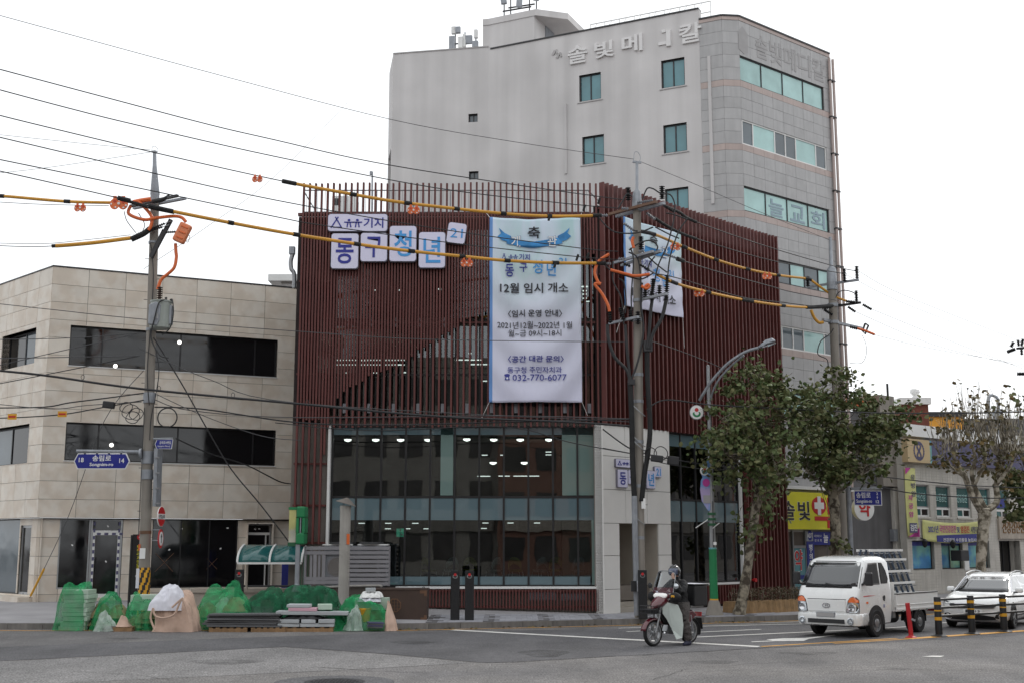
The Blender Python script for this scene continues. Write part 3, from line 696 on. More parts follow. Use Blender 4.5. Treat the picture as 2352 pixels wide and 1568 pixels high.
M['banner']=banner_mat('banner_print')
dm('ribbon',rgb(58,132,190),.7,var=.25,scale=3);dm('ribbon_dark',rgb(40,90,150),.7,var=.2,scale=3);dm('outline',rgb(60,90,150),.7,var=0);dm('pale_plate',rgb(222,226,240),.7,var=0)
C7u=lambda cx,cy:C7(cx,cy)
REF=rc(fA,C7,(1282,328,1838,1430))
def bmap(x0,W,z1):
 k=W/556.0
 return lambda cx,cy:(x0+(cx-1282)*k,z1-(cy-328)*k)
def banner(fr,label,x0,W,z0,z1,y,cut,seed,amp=1.0):
 t=T('banner',label,'banner',fr(x0+W/2,y,z0),fr.rz);H_=z1-z0
 def wave(a,b):
  u=(a-x0)/W;v=(z1-b)/H_;sag=.06*math.sin(v*26+seed+5.5*(abs(u-.5)*2)**2)*min(1,v*2.2)*(.3+.7*(1-abs(u-.5)*1.4))
  return-amp*(.045*math.sin(u*9+v*2.0+seed)*(1-.4*v)+.03*math.sin(u*21+seed*2-v*5)+sag)
 nx,nz=36,72;s=MB(fr)
 def edge(u,v):return(x0+W*u+.008*amp*math.sin(v*9)*(1 if u>.5 else-1)*(abs(u-.5)*2)**3,z1-H_*v-.05*math.sin(math.pi*u)*(1-v))
 s.v=[Vector(fr(*(lambda e:(e[0],y+wave(*e),e[1]))(edge(i/nx,j/nz))))for j in range(nz+1)for i in range(nx+1)]
 for j in range(nz):
  for i in range(nx):a=j*(nx+1)+i;s.f.append((a,a+1,a+nx+2,a+nx+1));s.mi.append(0)
 o=s.build('cloth',M['banner'],t,smooth=True,fix=False,ang=180);md=o.modifiers.new('thick','SOLIDIFY');md.thickness=.004;md.offset=1
 mp=bmap(x0,W,z1);yy=y-.03
 def tx(body,b,m,bold=.0,par=None):
  if b[3]>cut:return
  a=mp(b[0],b[3]);c_=mp(b[2],b[1]);s=MB(fr);s.text(body,a[0],c_[0],a[1],c_[1],yy,bold,.004,fn=wave);s.build('lettering',M[m],t)
 def poly(P,m,name='ribbon',y_=0.0):
  Q=[mp(*p)for p in P];s=MB(fr);s.prism(Q,0,.003,lambda u,v,d:(u,yy+y_+d+wave(u,v),v));s.build(name,M[m],t)
 up=[(1385+340*k/14,452+26*math.sin(math.pi*k/14))for k in range(15)];lo=[(1725-340*k/14,494+24*math.sin(math.pi*k/14))for k in range(15)]
 for sg in(1,-1):
  X=lambda v:1555+sg*(v-1555)
  poly([(X(1338),396),(X(1352),430),(X(1330),450),(X(1360),474),(X(1412),486),(X(1412),446),(X(1372),426)],'ribbon',y_=-.002)
  poly([(X(1385),458),(X(1412),446),(X(1412),486),(X(1385),494)],'ribbon_dark',y_=-.004)
 poly(up+lo,'ribbon',y_=-.006);yy-=.01
 tx('축',(1515,386,1590,460),'letter_black',.03)
 for ch,b in(('개',(1414,446,1470,514)),('관',(1636,446,1692,514))):
  tx(ch,(b[0]-2,b[1]-2,b[2]+2,b[3]+2),'outline',.045);yy-=.006;tx(ch,b,'white',.012);yy+=.006
 if cut>610:
  a=mp(1352,600);c_=mp(1528,556);s=MB(fr);logo(s,a[0],c_[0],a[1],c_[1],yy,.004,wave,.009);s.build('lettering',M['letter_navy'],t)
 for ch,b,m in(('동',(1378,620,1430,697),'letter_navy'),('구',(1464,614,1512,672),'letter_navy'),('청',(1546,598,1604,680),'letter_sky'),('년',(1630,618,1686,697),'letter_sky'),('21',(1706,584,1750,622),'letter_sky')):
  tx(ch,b,m,.012)
 tx('12월 임시 개소',(1346,738,1760,802),'letter_black',.022)
 tx('〈임시 운영 안내〉',(1394,906,1722,950),'letter_black',.018);tx('2021년12월~2022년 1월',(1330,976,1782,1020),'letter_black',.004);tx('월~금 09시~18시',(1396,1026,1716,1068),'letter_black',.004)
 tx('〈공간 대관 문의〉',(1394,1184,1730,1224),'letter_navy',.018);tx('동구청 주민자치과',(1392,1250,1718,1288),'letter_navy',.004);tx('032-770-6077',(1422,1296,1746,1334),'letter_navy',.004)
 if cut>1340:
  poly([(1374,1332),(1380,1314),(1376,1308),(1372,1304),(1374,1297),(1386,1294),(1396,1294),(1404,1297),(1406,1304),(1402,1308),(1400,1314),(1406,1332)],'letter_navy','telephone_symbol')
  c_=mp(1390,1321);s=MB(fr);s.prism(ell(c_[0],c_[1],.035,.035,12),yy-.006+wave(*c_),yy-.002+wave(*c_));s.build('telephone_symbol',M['pale_plate'],t)
 return t,wave
x0,x1,z0,z1=fA.rect(1125,500,1337,923,-.2)
t,wv=banner(fA,'large full length white and blue hanging banner on the front slats',x0,x1-x0,z0,z1,-.2,1500,1.0)
for a,b in(((x0,z1),(x0-.12,z1+.2)),((x1,z1),(x1+.05,z1+.2)),((x0,z0),(x0-.25,z0-.5)),((x1,z0),(x1+.18,z0-.4))):
 MB().tube([fA(a[0],-.2,a[1]),fA(b[0],-.02,b[1])],.008,5).build('rope',M['white'],t)
x0,x1,z0,z1=.86,3.94,9.84,12.82
t,wv=banner(fB,'shorter white and blue banner on the side slats behind the utility pole',x0,x1-x0,z0,z1,-.2,815,2.6,.45)
for a,b in(((x0,z1),(x0-.12,z1+.2)),((x1,z1),(x1+.05,z1+.15)),((x0,z0),(x0-.3,z0-.9)),((x1,z0),(x1+.2,z0-1.0))):
 MB().tube([fB(a[0],-.2,a[1]),fB(b[0],-.08,b[1])],.008,5).build('rope',M['white'],t)
 # helpers for clad facades
def subtract(rects,h):
 out=[]
 for x0,x1,z0,z1 in rects:
  a0,a1,b0,b1=max(x0,h[0]),min(x1,h[1]),max(z0,h[2]),min(z1,h[3])
  if a0>=a1 or b0>=b1:out.append((x0,x1,z0,z1));continue
  for r in((x0,x1,b1,z1),(x0,x1,z0,b0),(x0,a0,b0,b1),(a1,x1,b0,b1)):
   if r[1]-r[0]>.02 and r[3]-r[2]>.02:out.append(r)
 return out
def cladding(par,fr,cols,rows,holes,mfun,gap=.006,th=.03,name='panel',y=0.0):
 for i in range(len(cols)-1):
  for j in range(len(rows)-1):
   R=[(cols[i]+gap,cols[i+1]-gap,rows[j]+gap,rows[j+1]-gap)]
   for h in holes:R=subtract(R,h)
   if R:
    s=MB(fr);dy=random.uniform(-.002,.002)
    for r in R:s.box(r[0],r[1],y+dy,y+th,r[2],r[3])
    s.build(name,mfun(rows[j],rows[j+1]),par)
def core(fr,x0,x1,z0,z1,holes,y0,y1):
 R=[(x0,x1,z0,z1)]
 for h in holes:R=subtract(R,h)
 s=MB(fr)
 def ring(a,b,c_,d):s.add([(a,y0,c_),(b,y0,c_),(b,y0,d),(a,y0,d),(a,y1,c_),(b,y1,c_),(b,y1,d),(a,y1,d)],[(0,1,5,4),(1,2,6,5),(2,3,7,6),(3,0,4,7)])
 X=sorted({x0,x1,*[v for h in holes for v in h[:2]if x0<v<x1]});Z=sorted({z0,z1,*[v for h in holes for v in h[2:]if z0<v<z1]})
 for a,b in zip(X,X[1:]):
  for c_,d in zip(Z,Z[1:]):
   m_,n_=(a+b)/2,(c_+d)/2
   if any(h[0]<m_<h[1]and h[2]<n_<h[3]for h in holes):continue
   s.add([(u,y,v)for y in(y0,y1)for u,v in((a,c_),(b,c_),(b,d),(a,d))],[(0,1,2,3),(7,6,5,4)])
 ring(x0,x1,z0,z1)
 for h in holes:ring(max(h[0],x0),min(h[1],x1),max(h[2],z0),min(h[3],z1))
 return s
def window(par,fr,h,ncol,depth,mf,mg,reveal=None,fw=.05,splits=None,rows=None,name='window'):
 x0,x1,z0,z1=h;s=MB(fr);y=depth
 for a,b,c_,d in((x0,x1,z1-fw,z1),(x0,x1,z0,z0+fw),(x0,x0+fw,z0+fw,z1-fw),(x1-fw,x1,z0+fw,z1-fw)):s.box(a,b,y,y+.07,c_,d)
 xs=splits or[x0+(x1-x0)*k/ncol for k in range(ncol+1)]
 for k in xs[1:-1]:s.box(k-fw*.5,k+fw*.5,y+.002,y+.068,z0+fw,z1-fw)
 w_=s.build(name,M[mf],par)
 for k in range(len(xs)-1):
  p=MB(fr);p.box(xs[k]+fw*.5,xs[k+1]-fw*.5,y+.03,y+.045,z0+fw*.9,z1-fw*.9)
  p.build('pane',M[mg[k%len(mg)]if isinstance(mg,(list,tuple))else mg],w_)
 if reveal:
  s=MB(fr)
  for a,b,c_,d in((x0-.03,x1+.03,z1,z1+.03),(x0-.03,x1+.03,z0-.03,z0),(x0-.03,x0,z0,z1),(x1,x1+.03,z0,z1)):s.box(a,b,.012,y+.1,c_,d)
  s.build('reveal',M[reveal],w_)
 return w_
 # STONE BUILDING
SO=(-16.05,41.4);fS=Fr(SO,64.5);fL=Fr(SO,134.6)
SB=T('stone_building','three storey beige stone clad building with dark strip windows, left of the red slatted one','building',(-14,44,0))
kS1=fS.px(686,660)[0]+.3
ztopS=fS.px(118,612)[1];zg=fS.px(85,1187)[1]
wU=fS.rect(160,746,638,867);wU=(fS.px(160,790)[0],fS.px(637,830)[0],fS.px(160,838)[1],fS.px(160,746)[1])
wM=(fS.px(150,1010)[0],fS.px(633,1030)[0],fS.px(150,1056)[1],fS.px(150,968)[1])
colsS=[0]+[fS.px(x,y)[0]for x,y in((206,620),(291,628),(375,637),(454,642),(532,649),(610,656))]+[kS1]
rowsS=[zg+(ztopS-zg)*i/14 for i in range(15)]
holesS=[wU,wM]
cladding(SB,fS,colsS,rowsS,holesS,lambda a,b:M['stone'])
core(fS,.03,kS1,zg+.0,ztopS-.02,holesS,.035,.3).build('wall',M['stone_back'],SB)
for h,n in((wU,4),(wM,4)):window(SB,fS,h,n,.16,'frame_black','dark_glass','stone',.05,splits=[h[0]+(h[1]-h[0])*k for k in(0,.15,.52,.89,1)])
for h in(wU,wM):
 s=MB(fS);s.box(h[0]-.03,h[1]+.03,-.03,.15,h[2]-.035,h[2]-.005);s.build('sill',M['alu_white'],SB)
def lrect(a,b,c_,d):return(fL.px(*a)[0],fL.px(*b)[0],fL.px(*c_)[1],fL.px(*d)[1])
lU=(fL.px(4,800)[0],fL.px(81,790)[0],fL.px(78,833)[1],fL.px(82,752)[1]);lM=(fL.px(-90,1010)[0],fL.px(66,1000)[0],fL.px(63,1062)[1],fL.px(67,972)[1])
colsL=[-9.6,-8.4,-7.2,-6.0,-4.8,-3.6]+[fL.px(x,y)[0]for x,y in((34,660),(65,640),(92,625))]+[-.012]
cladding(SB,fL,sorted(colsL),rowsS,[lU,lM],lambda a,b:M['stone'])
core(fL,-9.6,-.03,zg,ztopS-.02,[lU,lM],.035,.3).build('wall',M['stone_back'],SB)
for h,n in((lU,2),(lM,3)):window(SB,fL,h,n,.28,'frame_black',['dark_glass','grey_glass'],'stone',.06)
s=MB(fS);s.box(-.02,kS1,-.02,.35,ztopS,ztopS+.05);s.build('coping',M['trim_dark'],SB)
s=MB(fL);s.box(-9.6,-.03,-.02,.35,ztopS,ztopS+.045);s.build('coping',M['trim_dark'],SB)
s=MB();s.prism([tuple(p.xy)for p in(fS(.1,.25,0),fS(kS1,.25,0),fS(kS1,9,0),fL(-9.6,9,0),fL(-9.6,.25,0))],ztopS-.35,ztopS-.25,lambda u,v,d:(u,v,d));s.build('roof',M['stone_back'],SB)
s=MB();s.prism([tuple(p.xy)for p in(fS(.2,.12,0),fS(kS1,.12,0),fS(kS1,9,0),fL(-9.6,9,0),fL(-9.6,.12,0))],zg-.05,zg-.012,lambda u,v,d:(u,v,d));s.build('soffit',M['stone_back'],SB)
s=MB(fS);s.box(kS1-.25,kS1,.31,8,0,ztopS-.02);s.build('side_wall',M['stone_base'],SB)
rb=.2
C2=lambda cx,cy:(.37755*cx,976.2+.37755*cy)
def gx(cx,cy=800):return fS.px(*C2(cx,cy),rb)[0]
def gz(cx,cy):return fS.px(*C2(cx,cy),rb)[1]
zb=.1
doorA=(gx(545),gx(738),gz(640,1045),zg-.02);shopA=(gx(352),gx(543),.75,zg-.02);shopB=(gx(920),gx(1442),gz(1180,985),zg-.02);doorB=(gx(1497),gx(1648),gz(1570,975)-.2,gz(1570,598))
colsG=[gx(212),gx(235),gx(362),gx(740),gx(845),gx(1160),gx(1447),gx(1495),gx(1655),kS1]
rowsG=[zb]+[gz(240,v)for v in(1028,910,795,680)]+[zg-.02]
holesG=[doorA,shopA,shopB,doorB]
cladding(SB,fS,sorted(colsG),rowsG,holesG,lambda a,b:M['stone'],y=rb)
core(fS,.2,kS1,zb,zg-.02,holesG,rb+.035,rb+.25).build('wall',M['stone_back'],SB)
window(SB,fS,shopA,1,rb+.06,'alu','dark_glass',None,.05,name='shop_window');window(SB,fS,shopB,3,rb+.06,'frame_black','dark_glass',None,.04,name='shop_window')
d0=window(SB,fS,doorA,1,rb+.05,'alu','dark_glass',None,.06,name='door')
x0,x1,z0,z1=doorA;zt=gz(640,650)
s=MB(fS);s.box(x0+.06,x1-.06,rb+.03,rb+.1,zt,zt+.07)
for xx in(x0+.07,x1-.15):s.box(xx,xx+.08,rb+.03,rb+.09,z0,zt)
s.box(x0+.15,x1-.15,rb+.03,rb+.09,zt-.09,zt);s.box(x0+.15,x1-.15,rb+.03,rb+.09,z0,z0+.12);s.build('leaf_frame',M['alu_white'],d0)
s=MB(fS)
for xx in(x0+.075,x1-.145):
 for k in range(11):s.box(xx,xx+.07,rb+.027,rb+.03,z0+.05+k*.24,z0+.17+k*.24)
for k in range(4):s.box(x0+.2+k*.25,x0+.33+k*.25,rb+.027,rb+.03,zt-.085,zt-.01)
s.build('protective_tape',M['sign_purple'],d0,kind='stuff')
s=MB(fS);s.box(x0+.2,x0+.23,rb-.02,rb+.03,1.3,1.8);s.build('handle',M['black_metal'],d0)
d1=window(SB,fS,doorB,1,rb+.12,'alu','dark_glass','stone',.05,name='door')
x0,x1,z0,z1=doorB;zt=gz(1570,665)
s=MB(fS);s.box(x0+.05,x1-.05,rb+.1,rb+.17,zt,zt+.09);s.box(x0+(x1-x0)*.78,x0+(x1-x0)*.82,rb+.1,rb+.17,z0,zt);s.build('leaf_frame',M['alu_white'],d1)
s=MB(fS);s.box(x1-.12,x1-.09,rb-.02,rb+.03,1.6,2.3);s.build('handle',M['black_metal'],d1)
for i,(cx,cy)in enumerate(((658,612),(440,727),(645,827),(1106,628),(1031,755),(1343,748),(1386,623),(1556,630),(1581,628))):
 x,z=fS.px(*C2(cx,cy),rb+.04);s=MB(fS);s.obox((x,rb+.075 if cx<1480 else rb+.13,z),(.07,.006,.045),(0,random.uniform(-.8,.8),0));s.build('sticker',M['white'],SB)
x,z=fS.px(*C2(1000,832),rb+.05);s=MB(fS)
for a in(.8,-.8):s.obox((x,rb+.074,z),(.9,.005,.016),(0,a,0))
s.build('tape_cross',M['cabinet_trim'],SB)
x,z=fS.px(*C2(1290,840),rb+.05);s=MB(fS)
for a in(.8,-.8):s.obox((x,rb+.074,z),(.55,.005,.014),(0,a,0))
s.build('tape_cross',M['cabinet_trim'],SB)
for px,py in((265,840),(412,786),(256,1021)):
 x,z=fS.px(px,py,.15);s=MB(fS);s.prism(ell(x,z,.07,.07,12),.13,.16);tag(s.build('lit_lamp',M['lamp_dim']),'small bright lamp in a dark strip window','lamp','lamps in the strip windows')
def lx(px,py=1280):return fL.px(px,py,rb)[0]
doorC=(lx(43),lx(68),.55,zg-.25);shopC=(lx(-160),lx(41),.55,zg-.02)
cladding(SB,fL,[-9.6,-4.5,lx(70),-.05],rowsG,[doorC,shopC],lambda a,b:M['stone'],y=rb)
core(fL,-9.6,-.25,zb,zg-.02,[doorC,shopC],rb+.035,rb+.25).build('wall',M['stone_back'],SB)
window(SB,fL,shopC,3,rb+.06,'frame_black','grey_glass',None,.04,name='shop_window');window(SB,fL,doorC,1,rb+.06,'alu','dark_glass',None,.08,name='door')
for k in range(2):
 s=MB(fL);s.box(-6,-.35,-.7+k*.35,rb,.1+k*.2,.3+k*.2);s.build('step',M['stone'],SB)
LW=T('low_wall','low grey stone wall with a ledge below the canopy and the air conditioner','wall',(-9,38.6,0))
fW=Fr((-12.9,38.7),90-4.0)
xw0,xw1=fW.px(440,1370)[0],fW.px(893,1370)[0];zw=fW.px(700,1350)[1]
cladding(LW,fW,[xw0+(xw1-xw0)*k/12 for k in range(13)],[.1,zw-.12],[],lambda a,b:M['stone_base'],.006)
core(fW,xw0,xw1,.05,zw-.125,[],.034,1.2).build('wall',M['stone_back'],LW)
s=MB(fW);s.box(xw0-.02,xw1+.02,-.08,1.25,zw-.12,zw);s.build('coping',M['stone_base'],LW)
t=T('roof_penthouse','small white roof structure with thin slab, seen in the gap between two buildings','building',(-8.6,50,0))
a=AT(616,630,50);b=AT(690,662,50)
MB().box(a.x,b.x+1,50,53,a.z-.28,a.z).build('roof',M['alu_white'],t);MB().box(a.x+.5,b.x+1,50.3,53,6,a.z-.28).build('wall',M['plaster'],t)
t=T('exhaust_duct','shiny metal exhaust duct on the left edge of the red building','duct',(-7.1,38.6,9))
P=[AT(x,y,38.5)for x,y in((676,662),(676,635),(674,625),(669,618),(668,600),(672,585))]
MB().tube(smoothpts(P,4),.07,10).build('pipe',M['steel'],t,smooth=True);a=AT(671,576,38.5);MB().box(a.x-.09,a.x+.09,38.4,38.6,a.z-.12,a.z+.12).build('cowl',M['galv'],t)
# TALL WHITE BUILDING
e=fB(10.38,0,0);fD=Fr((e.x-.35,e.y+.35),50.5)
kD0=fD.px(1699,130)[0];kD1=fD.px(1906,160)[0]
c0=fD(kD0,0,0);fX=Fr((c0.x,c0.y),84);kx0=fX.px(1657,40)[0];c1=fX(kx0,0,0);fE=Fr((c1.x,c1.y),115.7)
zE=fE.px(1612,20)[1]
kE1=fE.px(1122,110)[0];c2=fE(kE1,0,0);fE2=Fr((c2.x,c2.y),100.4);kE2=fE2.px(903,130)[0];c3=fE2(kE2,0,0);fE3=Fr((c3.x,c3.y),170)
zE2=fE2.px(904,125)[1]
TB=T('white_tower','tall white plastered building with a grey tiled street front, behind the slatted building','building',(6,50,0))
C6=lambda cx,cy:((1500+.8503*cx)/1.7415,.8503*cy/1.7415)
def eh(fr,a):return fr.rect(*a)
wins=[eh(fE,(1330,168,1380,234)),eh(fE,(1518,134,1572,203)),eh(fE,(1337,312,1387,378)),eh(fE,(1523,283,1577,352)),eh(fE,(1527,432,1581,500))]
def eh2(fr,x0,x1,yt,yb):xm=(x0+x1)/2;return(fr.px(x0,yt)[0],fr.px(x1,yt)[0],fr.px(xm,yb)[1],fr.px(xm,yt)[1])
wins=[eh2(fE,1330,1380,170,231),eh2(fE,1518,1572,136,200),eh2(fE,1337,1387,312,376),eh2(fE,1523,1577,285,350),eh2(fE,1527,1581,432,500)]
kEt=fE.px(1612,300)[0]
core(fE,kE1,kEt,0,zE,wins,0,.3).build('wall',M['plaster'],TB)
for h in wins:
 w_=window(TB,fE,h,2,.1,'dark_metal',['teal_glass','teal_glass'],'plaster_dark',.05)
 s=MB(fE);s.box(h[0]-.08,h[1]+.08,-.03,.05,h[2]-.07,h[2]-.03);s.build('sill',M['plaster_dark'],w_)
w2=[eh2(fE2,1076,1097,262,281),eh2(fE2,1077,1099,394,413)]
core(fE2,kE2,-.0,0,zE2,w2,0,.3).build('wall',M['plaster'],TB)
for h in w2:window(TB,fE2,h,2,.12,'dark_metal','grey_glass','plaster_dark',.04)
core(fE3,-2.2,0,0,zE2,[(-1.9,-.35,10+3.2*k,12.7+3.2*k)for k in range(3)],0,.3).build('wall',M['plaster'],TB)
for k in range(3):window(TB,fE3,(-1.9,-.35,10+3.2*k,12.7+3.2*k),2,.1,'dark_metal','grey_glass',None,.06)
for fr,px0,px1,py0,py1 in((fE,1296,1302,240,400),(fE,1625,1632,130,470),(fE,1294,1306,0,0)):
 if not py1:continue
 h=eh2(fr,px0,px1,py0,py1);s=MB(fr);s.box(h[0],h[1],-.05,.0,h[2],h[3]);s.build('downpipe_cover',M['plaster'],TB)
s=MB(fE);s.box(kE1+.1,kEt,-.04,.35,zE,zE+.06);s.build('coping',M['trim_dark'],TB)
s=MB(fE2);s.box(kE2,0,-.03,.35,zE2,zE2+.05);s.build('coping',M['plaster_dark'],TB)
ph=[fE2.px(*C6(507,122)),fE2.px(*C6(628,228))];fP=fE2
zP=fE2.px(*C6(520,120))[1];kp0=ph[0][0]
pr=fE(kE1*0+fE.px(*C6(748,150))[0],0,0);pl=fE2(kp0,0,0)
s=MB();inn=fE.n*3.2
s.prism([tuple(p.xy)for p in(pl+fE2.n*.02,c2+fE.n*.02,pr+fE.n*.02,pr+inn,pl+inn)],zE2-1.5,zP,lambda u,v,d:(u,v,d));s.build('stair_tower',M['plaster'],TB)
pr2=pr+fE.d*.15;s=MB();q1=pr2+fE.n*-.02;q2=pr2+fE.n*3.4;q3=pl+fE.n*3.4
s.prism([tuple(p.xy)for p in(pl+fE2.n*-.01,c2+fE.n*-.015,pr+fE.d*.1-fE.n*.01,pr+fE.d*1.15+inn*.3,pr+fE.d*1.15+inn*1.05,pl+inn*1.05)],zP,zP+.28,lambda u,v,d:(u,v,d));s.build('stair_roof',M['plaster'],TB)
dp=pr+fE.d*.012+fE.n*1.6;MB().obox(dp+Vector((0,0,zE+.9)),(.05,.9,1.9),(0,0,fE.rz)).build('roof_door',M['galv'],TB)
wy=lambda yl,yr,xl,xr:None
def dh(xl,xr,ytr,ybr):return(fD.px(xl,300)[0],fD.px(xr,300)[0],fD.px(xr,ybr)[1],fD.px(xr,ytr)[1])
kl,kr=fD.px(1702,200)[0],fD.px(1893,230)[0]
WD=[(kl,kr,fD.px(1891,254)[1],fD.px(1891,201)[1]),(kl,kr,fD.px(1897,391)[1],fD.px(1897,339)[1]),(kl,kr,fD.px(1904,535)[1],fD.px(1904,482)[1]),(kl,kr+.05,fD.px(1909,675)[1],fD.px(1909,624)[1]),(kl,kr+.05,fD.px(1914,818)[1],fD.px(1914,768)[1])]
ph_=WD[3][2]-WD[4][2];WD.append((kl,kr,WD[4][2]-ph_,WD[4][3]-ph_))
zDt=fD.px(1900,123)[1]
lvl=[];z=zDt-.16
tops=[zDt-.16]
edges=[zDt-.16]
for w_ in WD:edges+=[w_[3],w_[2],w_[2]-.26]
rowsD=[]
for a,b in zip(edges,edges[1:]+[4.3]):
 n=max(1,round((a-b)/.46));rowsD+=[a-(a-b)*k/n for k in range(n)]
rowsD=sorted(set([round(v,4)for v in rowsD+[4.3]]))
colsD=[kD0+(kD1-kD0)*k/9 for k in range(10)]
pinkz=[w_[2]-.26 for w_ in WD]
def mD(a,b):return M['tile_pink']if any(abs(a-p)<.02 for p in pinkz)else M['tile']
cladding(TB,fD,colsD,[v for v in rowsD if v>7.6],WD,mD,.005,name='tile');
cladding(TB,fD,[kD0,kD1],[v for v in rowsD if v<7.9],WD,mD,.005,name='tile')
cladding(TB,fX,[kx0,0],rowsD,[],mD,.004,name='tile');cladding(TB,fE,[kEt,0],rowsD,[],mD,.005,name='tile')
core(fD,kD0,kD1,0,zDt,WD,.031,.35).build('wall',M['tile_joint'],TB);core(fX,kx0,0,0,zDt,[],.031,.3).build('wall',M['tile_joint'],TB);core(fE,kEt,0,0,zDt,[],.031,.3).build('wall',M['tile_joint'],TB)
for fr,a,b in((fD,kD0,kD1),(fX,kx0,0),(fE,kEt,0)):
 s=MB(fr);s.box(a,b,-.02,.3,zDt-.16,zDt-.02);s.build('parapet_band',M['tile_pink'],TB);s=MB(fr);s.box(a,b,-.05,.3,zDt-.018,zDt+.05);s.build('coping',M['trim_dark'],TB)
for i,h in enumerate(WD):
 if i in(1,4):
  x0,x1=h[0],h[1];W=x1-x0;sp=[x0,x0+W*.125,x0+W*.375,x0+W*.5,x0+W*.625,x0+W*.87,x1]
  window(TB,fD,h,6,.03,'alu_white',['grey_glass','teal_pale','grey_glass','grey_glass','teal_pale','grey_glass'],None,.055,sp)
 elif i==3:window(TB,fD,h,6,.05,'dark_metal',['teal_pale','teal_pale','grey_glass','teal_pale','grey_glass','teal_pale'],None,.05)
 else:window(TB,fD,h,4,.06,'dark_metal','teal_pale',None,.05)
h=WD[2];W=h[1]-h[0];s=MB(fD);dm('letter_glass',rgb(140,160,172),.5,var=.05)
for k,ch in((1,'늘'),(2,'교'),(3,'회')):
 xc=h[0]+W*(k+.5)/4;s=MB(fD);s.text(ch,xc-W*.085,xc+W*.085,h[2]+.12,h[3]-.18,.075,.03,.006);s.build('window_letter',M['letter_glass'],TB)
pD=fD(kD1,0,0);fR=Fr((pD.x,pD.y),50.5-70)
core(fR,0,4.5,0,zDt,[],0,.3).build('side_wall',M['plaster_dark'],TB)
s=MB();s.prism([tuple(p.xy)for p in(fD(kD1,.3,0),fR(4.4,.3,0),fE2(kE2*.7,5.5,0),fE2(kE2,.3,0),fE2(0,.32,0),fE(kEt,.32,0),fD(kD0,.34,0))],zE2-.6,zE2-.4,lambda u,v,d:(u,v,d));s.build('roof',M['plaster_dark'],TB)
for px,w_ in((1903,.06),(1911,.06)):
 k=fD.px(px,200)[0];s=MB();s.tube([fD(k,-.09,zDt-.25),fD(k,-.09,4)],w_,8);s.build('downpipe',M['tile_pink'],TB,smooth=True)
for j in range(9):
 k0=fD.px(1901,200)[0];k1=fD.px(1913,200)[0];s=MB(fD);s.box(k0,k1,-.15,0,8.6+j*1.6,8.66+j*1.6);s.build('pipe_clamp',M['dark_metal'],TB)
for ch,b in(('솔',(910,213,1000,305)),('빛',(1035,195,1125,278)),('메',(1163,163,1260,252)),('칼',(1433,111,1537,208))):
 a0=fE.px(*C6(b[0],(b[1]+b[3])/2));a1=fE.px(*C6(b[2],(b[1]+b[3])/2));xm=(b[0]+b[2])/2;zb_=fE.px(*C6(xm,b[3]))[1];zt_=fE.px(*C6(xm,b[1]))[1]
 MB(fE).text(ch,a0[0],a1[0],zb_+.03,zt_-.03,-.09,.035,.09).build('wall_letter',M['letter_white'],TB)
s=MB(fE);h=eh2(fE,*[C6(v,0)[0]for v in(1372,1392)],C6(0,146)[1],C6(0,221)[1]);s.box(h[0],h[1],-.09,0,h[2],h[3]);s.build('wall_letter',M['letter_white'],TB)
s=MB(fE);a=fE.px(*C6(1335,212));s.box(a[0],a[0]+.35,-.05,0,a[1]-.05,a[1]+.08);a=fE.px(*C6(1350,152));s.box(a[0],a[0]+.16,-.05,0,a[1]-.05,a[1]+.07);s.build('letter_remnant',M['letter_white'],TB)
s=MB(fE)
for cx,cy in((843,250),(862,264)):a=fE.px(*C6(cx,cy));s.obox((a[0],-.02,a[1]),(.1,.05,.22),(0,.5,0));s.obox((a[0]+.12,-.02,a[1]+.02),(.06,.05,.2),(0,-.2,0))
s.build('letter_remnant',M['plaster_dark'],TB)
for i,ch in enumerate('솔빛메디칼'):
 xx=C6(1790+i*66,0)[0];x1_=C6(1790+i*66+56,0)[0];zc=fD.px(1890,165)[1]
 a0=fD.px(xx,120)[0];a1=fD.px(x1_,120)[0];MB(fD).text(ch,a0,a1,zc-.5,zc+.45,-.012,.03,.012).build('ghost_letter',M['letter_grey'],TB)
a0=fD.px(C6(1712,0)[0],120)[0];MB(fD).prism([(a0,zc-.45),(a0+.3,zc-.6),(a0+.55,zc-.45),(a0+.55,zc+.3),(a0+.25,zc+.55),(a0,zc+.3)],-.011,.002).build('ghost_letter',M['letter_grey'],TB)
s=MB();A0=[fE.px(1356,60,.8)[0],fE.px(1632,14,.8)[0]]
zr0,zr1=zE+.12,zE+.62
for zz in(zr0+.05,zr1):s.tube([fE(A0[0],.8,zz),fE(A0[1],.8,zz)],.025,6)
for k in range(9):
 x=A0[0]+(A0[1]-A0[0])*k/8;s.tube([fE(x,.8,zE-.3),fE(x,.8,zr1)],.02,6)
 if k<8:x2=A0[0]+(A0[1]-A0[0])*(k+.5)/8;s.tube([fE(x,.8,zr0+.05),fE(x2,.8,zr1)],.012,5)
s.build('roof_rail',M['alu_white'],TB,kind='stuff')
def antenna(fr,px,py,pyt,y,group,label,panels):
 k,z=fr.px(px,py,y);t=T('antenna_mast',label,'antenna',fr(k,y,z),fr.rz,group);zt_=fr.px(px,pyt,y)[1]
 MB(fr).box(k-.025,k+.025,y-.025,y+.025,zE2-.4,zt_).build('pole',M['galv'],t)
 for dx,z0,z1,w_,tilt in panels:
  MB(root=None).obox(fr(k+dx,y-.12,z+(zt_-z)*(z0+z1)/2),(w_,.16,(zt_-z)*(z1-z0)),(tilt,0,fr.rz)).build('antenna_panel',M['galv' if w_>.25 else 'alu_white'],t,bevel=.02)
  MB().obox(fr(k+dx*.5,y-.04,z+(zt_-z)*(z0+z1)/2),(abs(dx)+.06,.04,.05),(0,0,fr.rz)).build('bracket',M['dark_metal'],t)
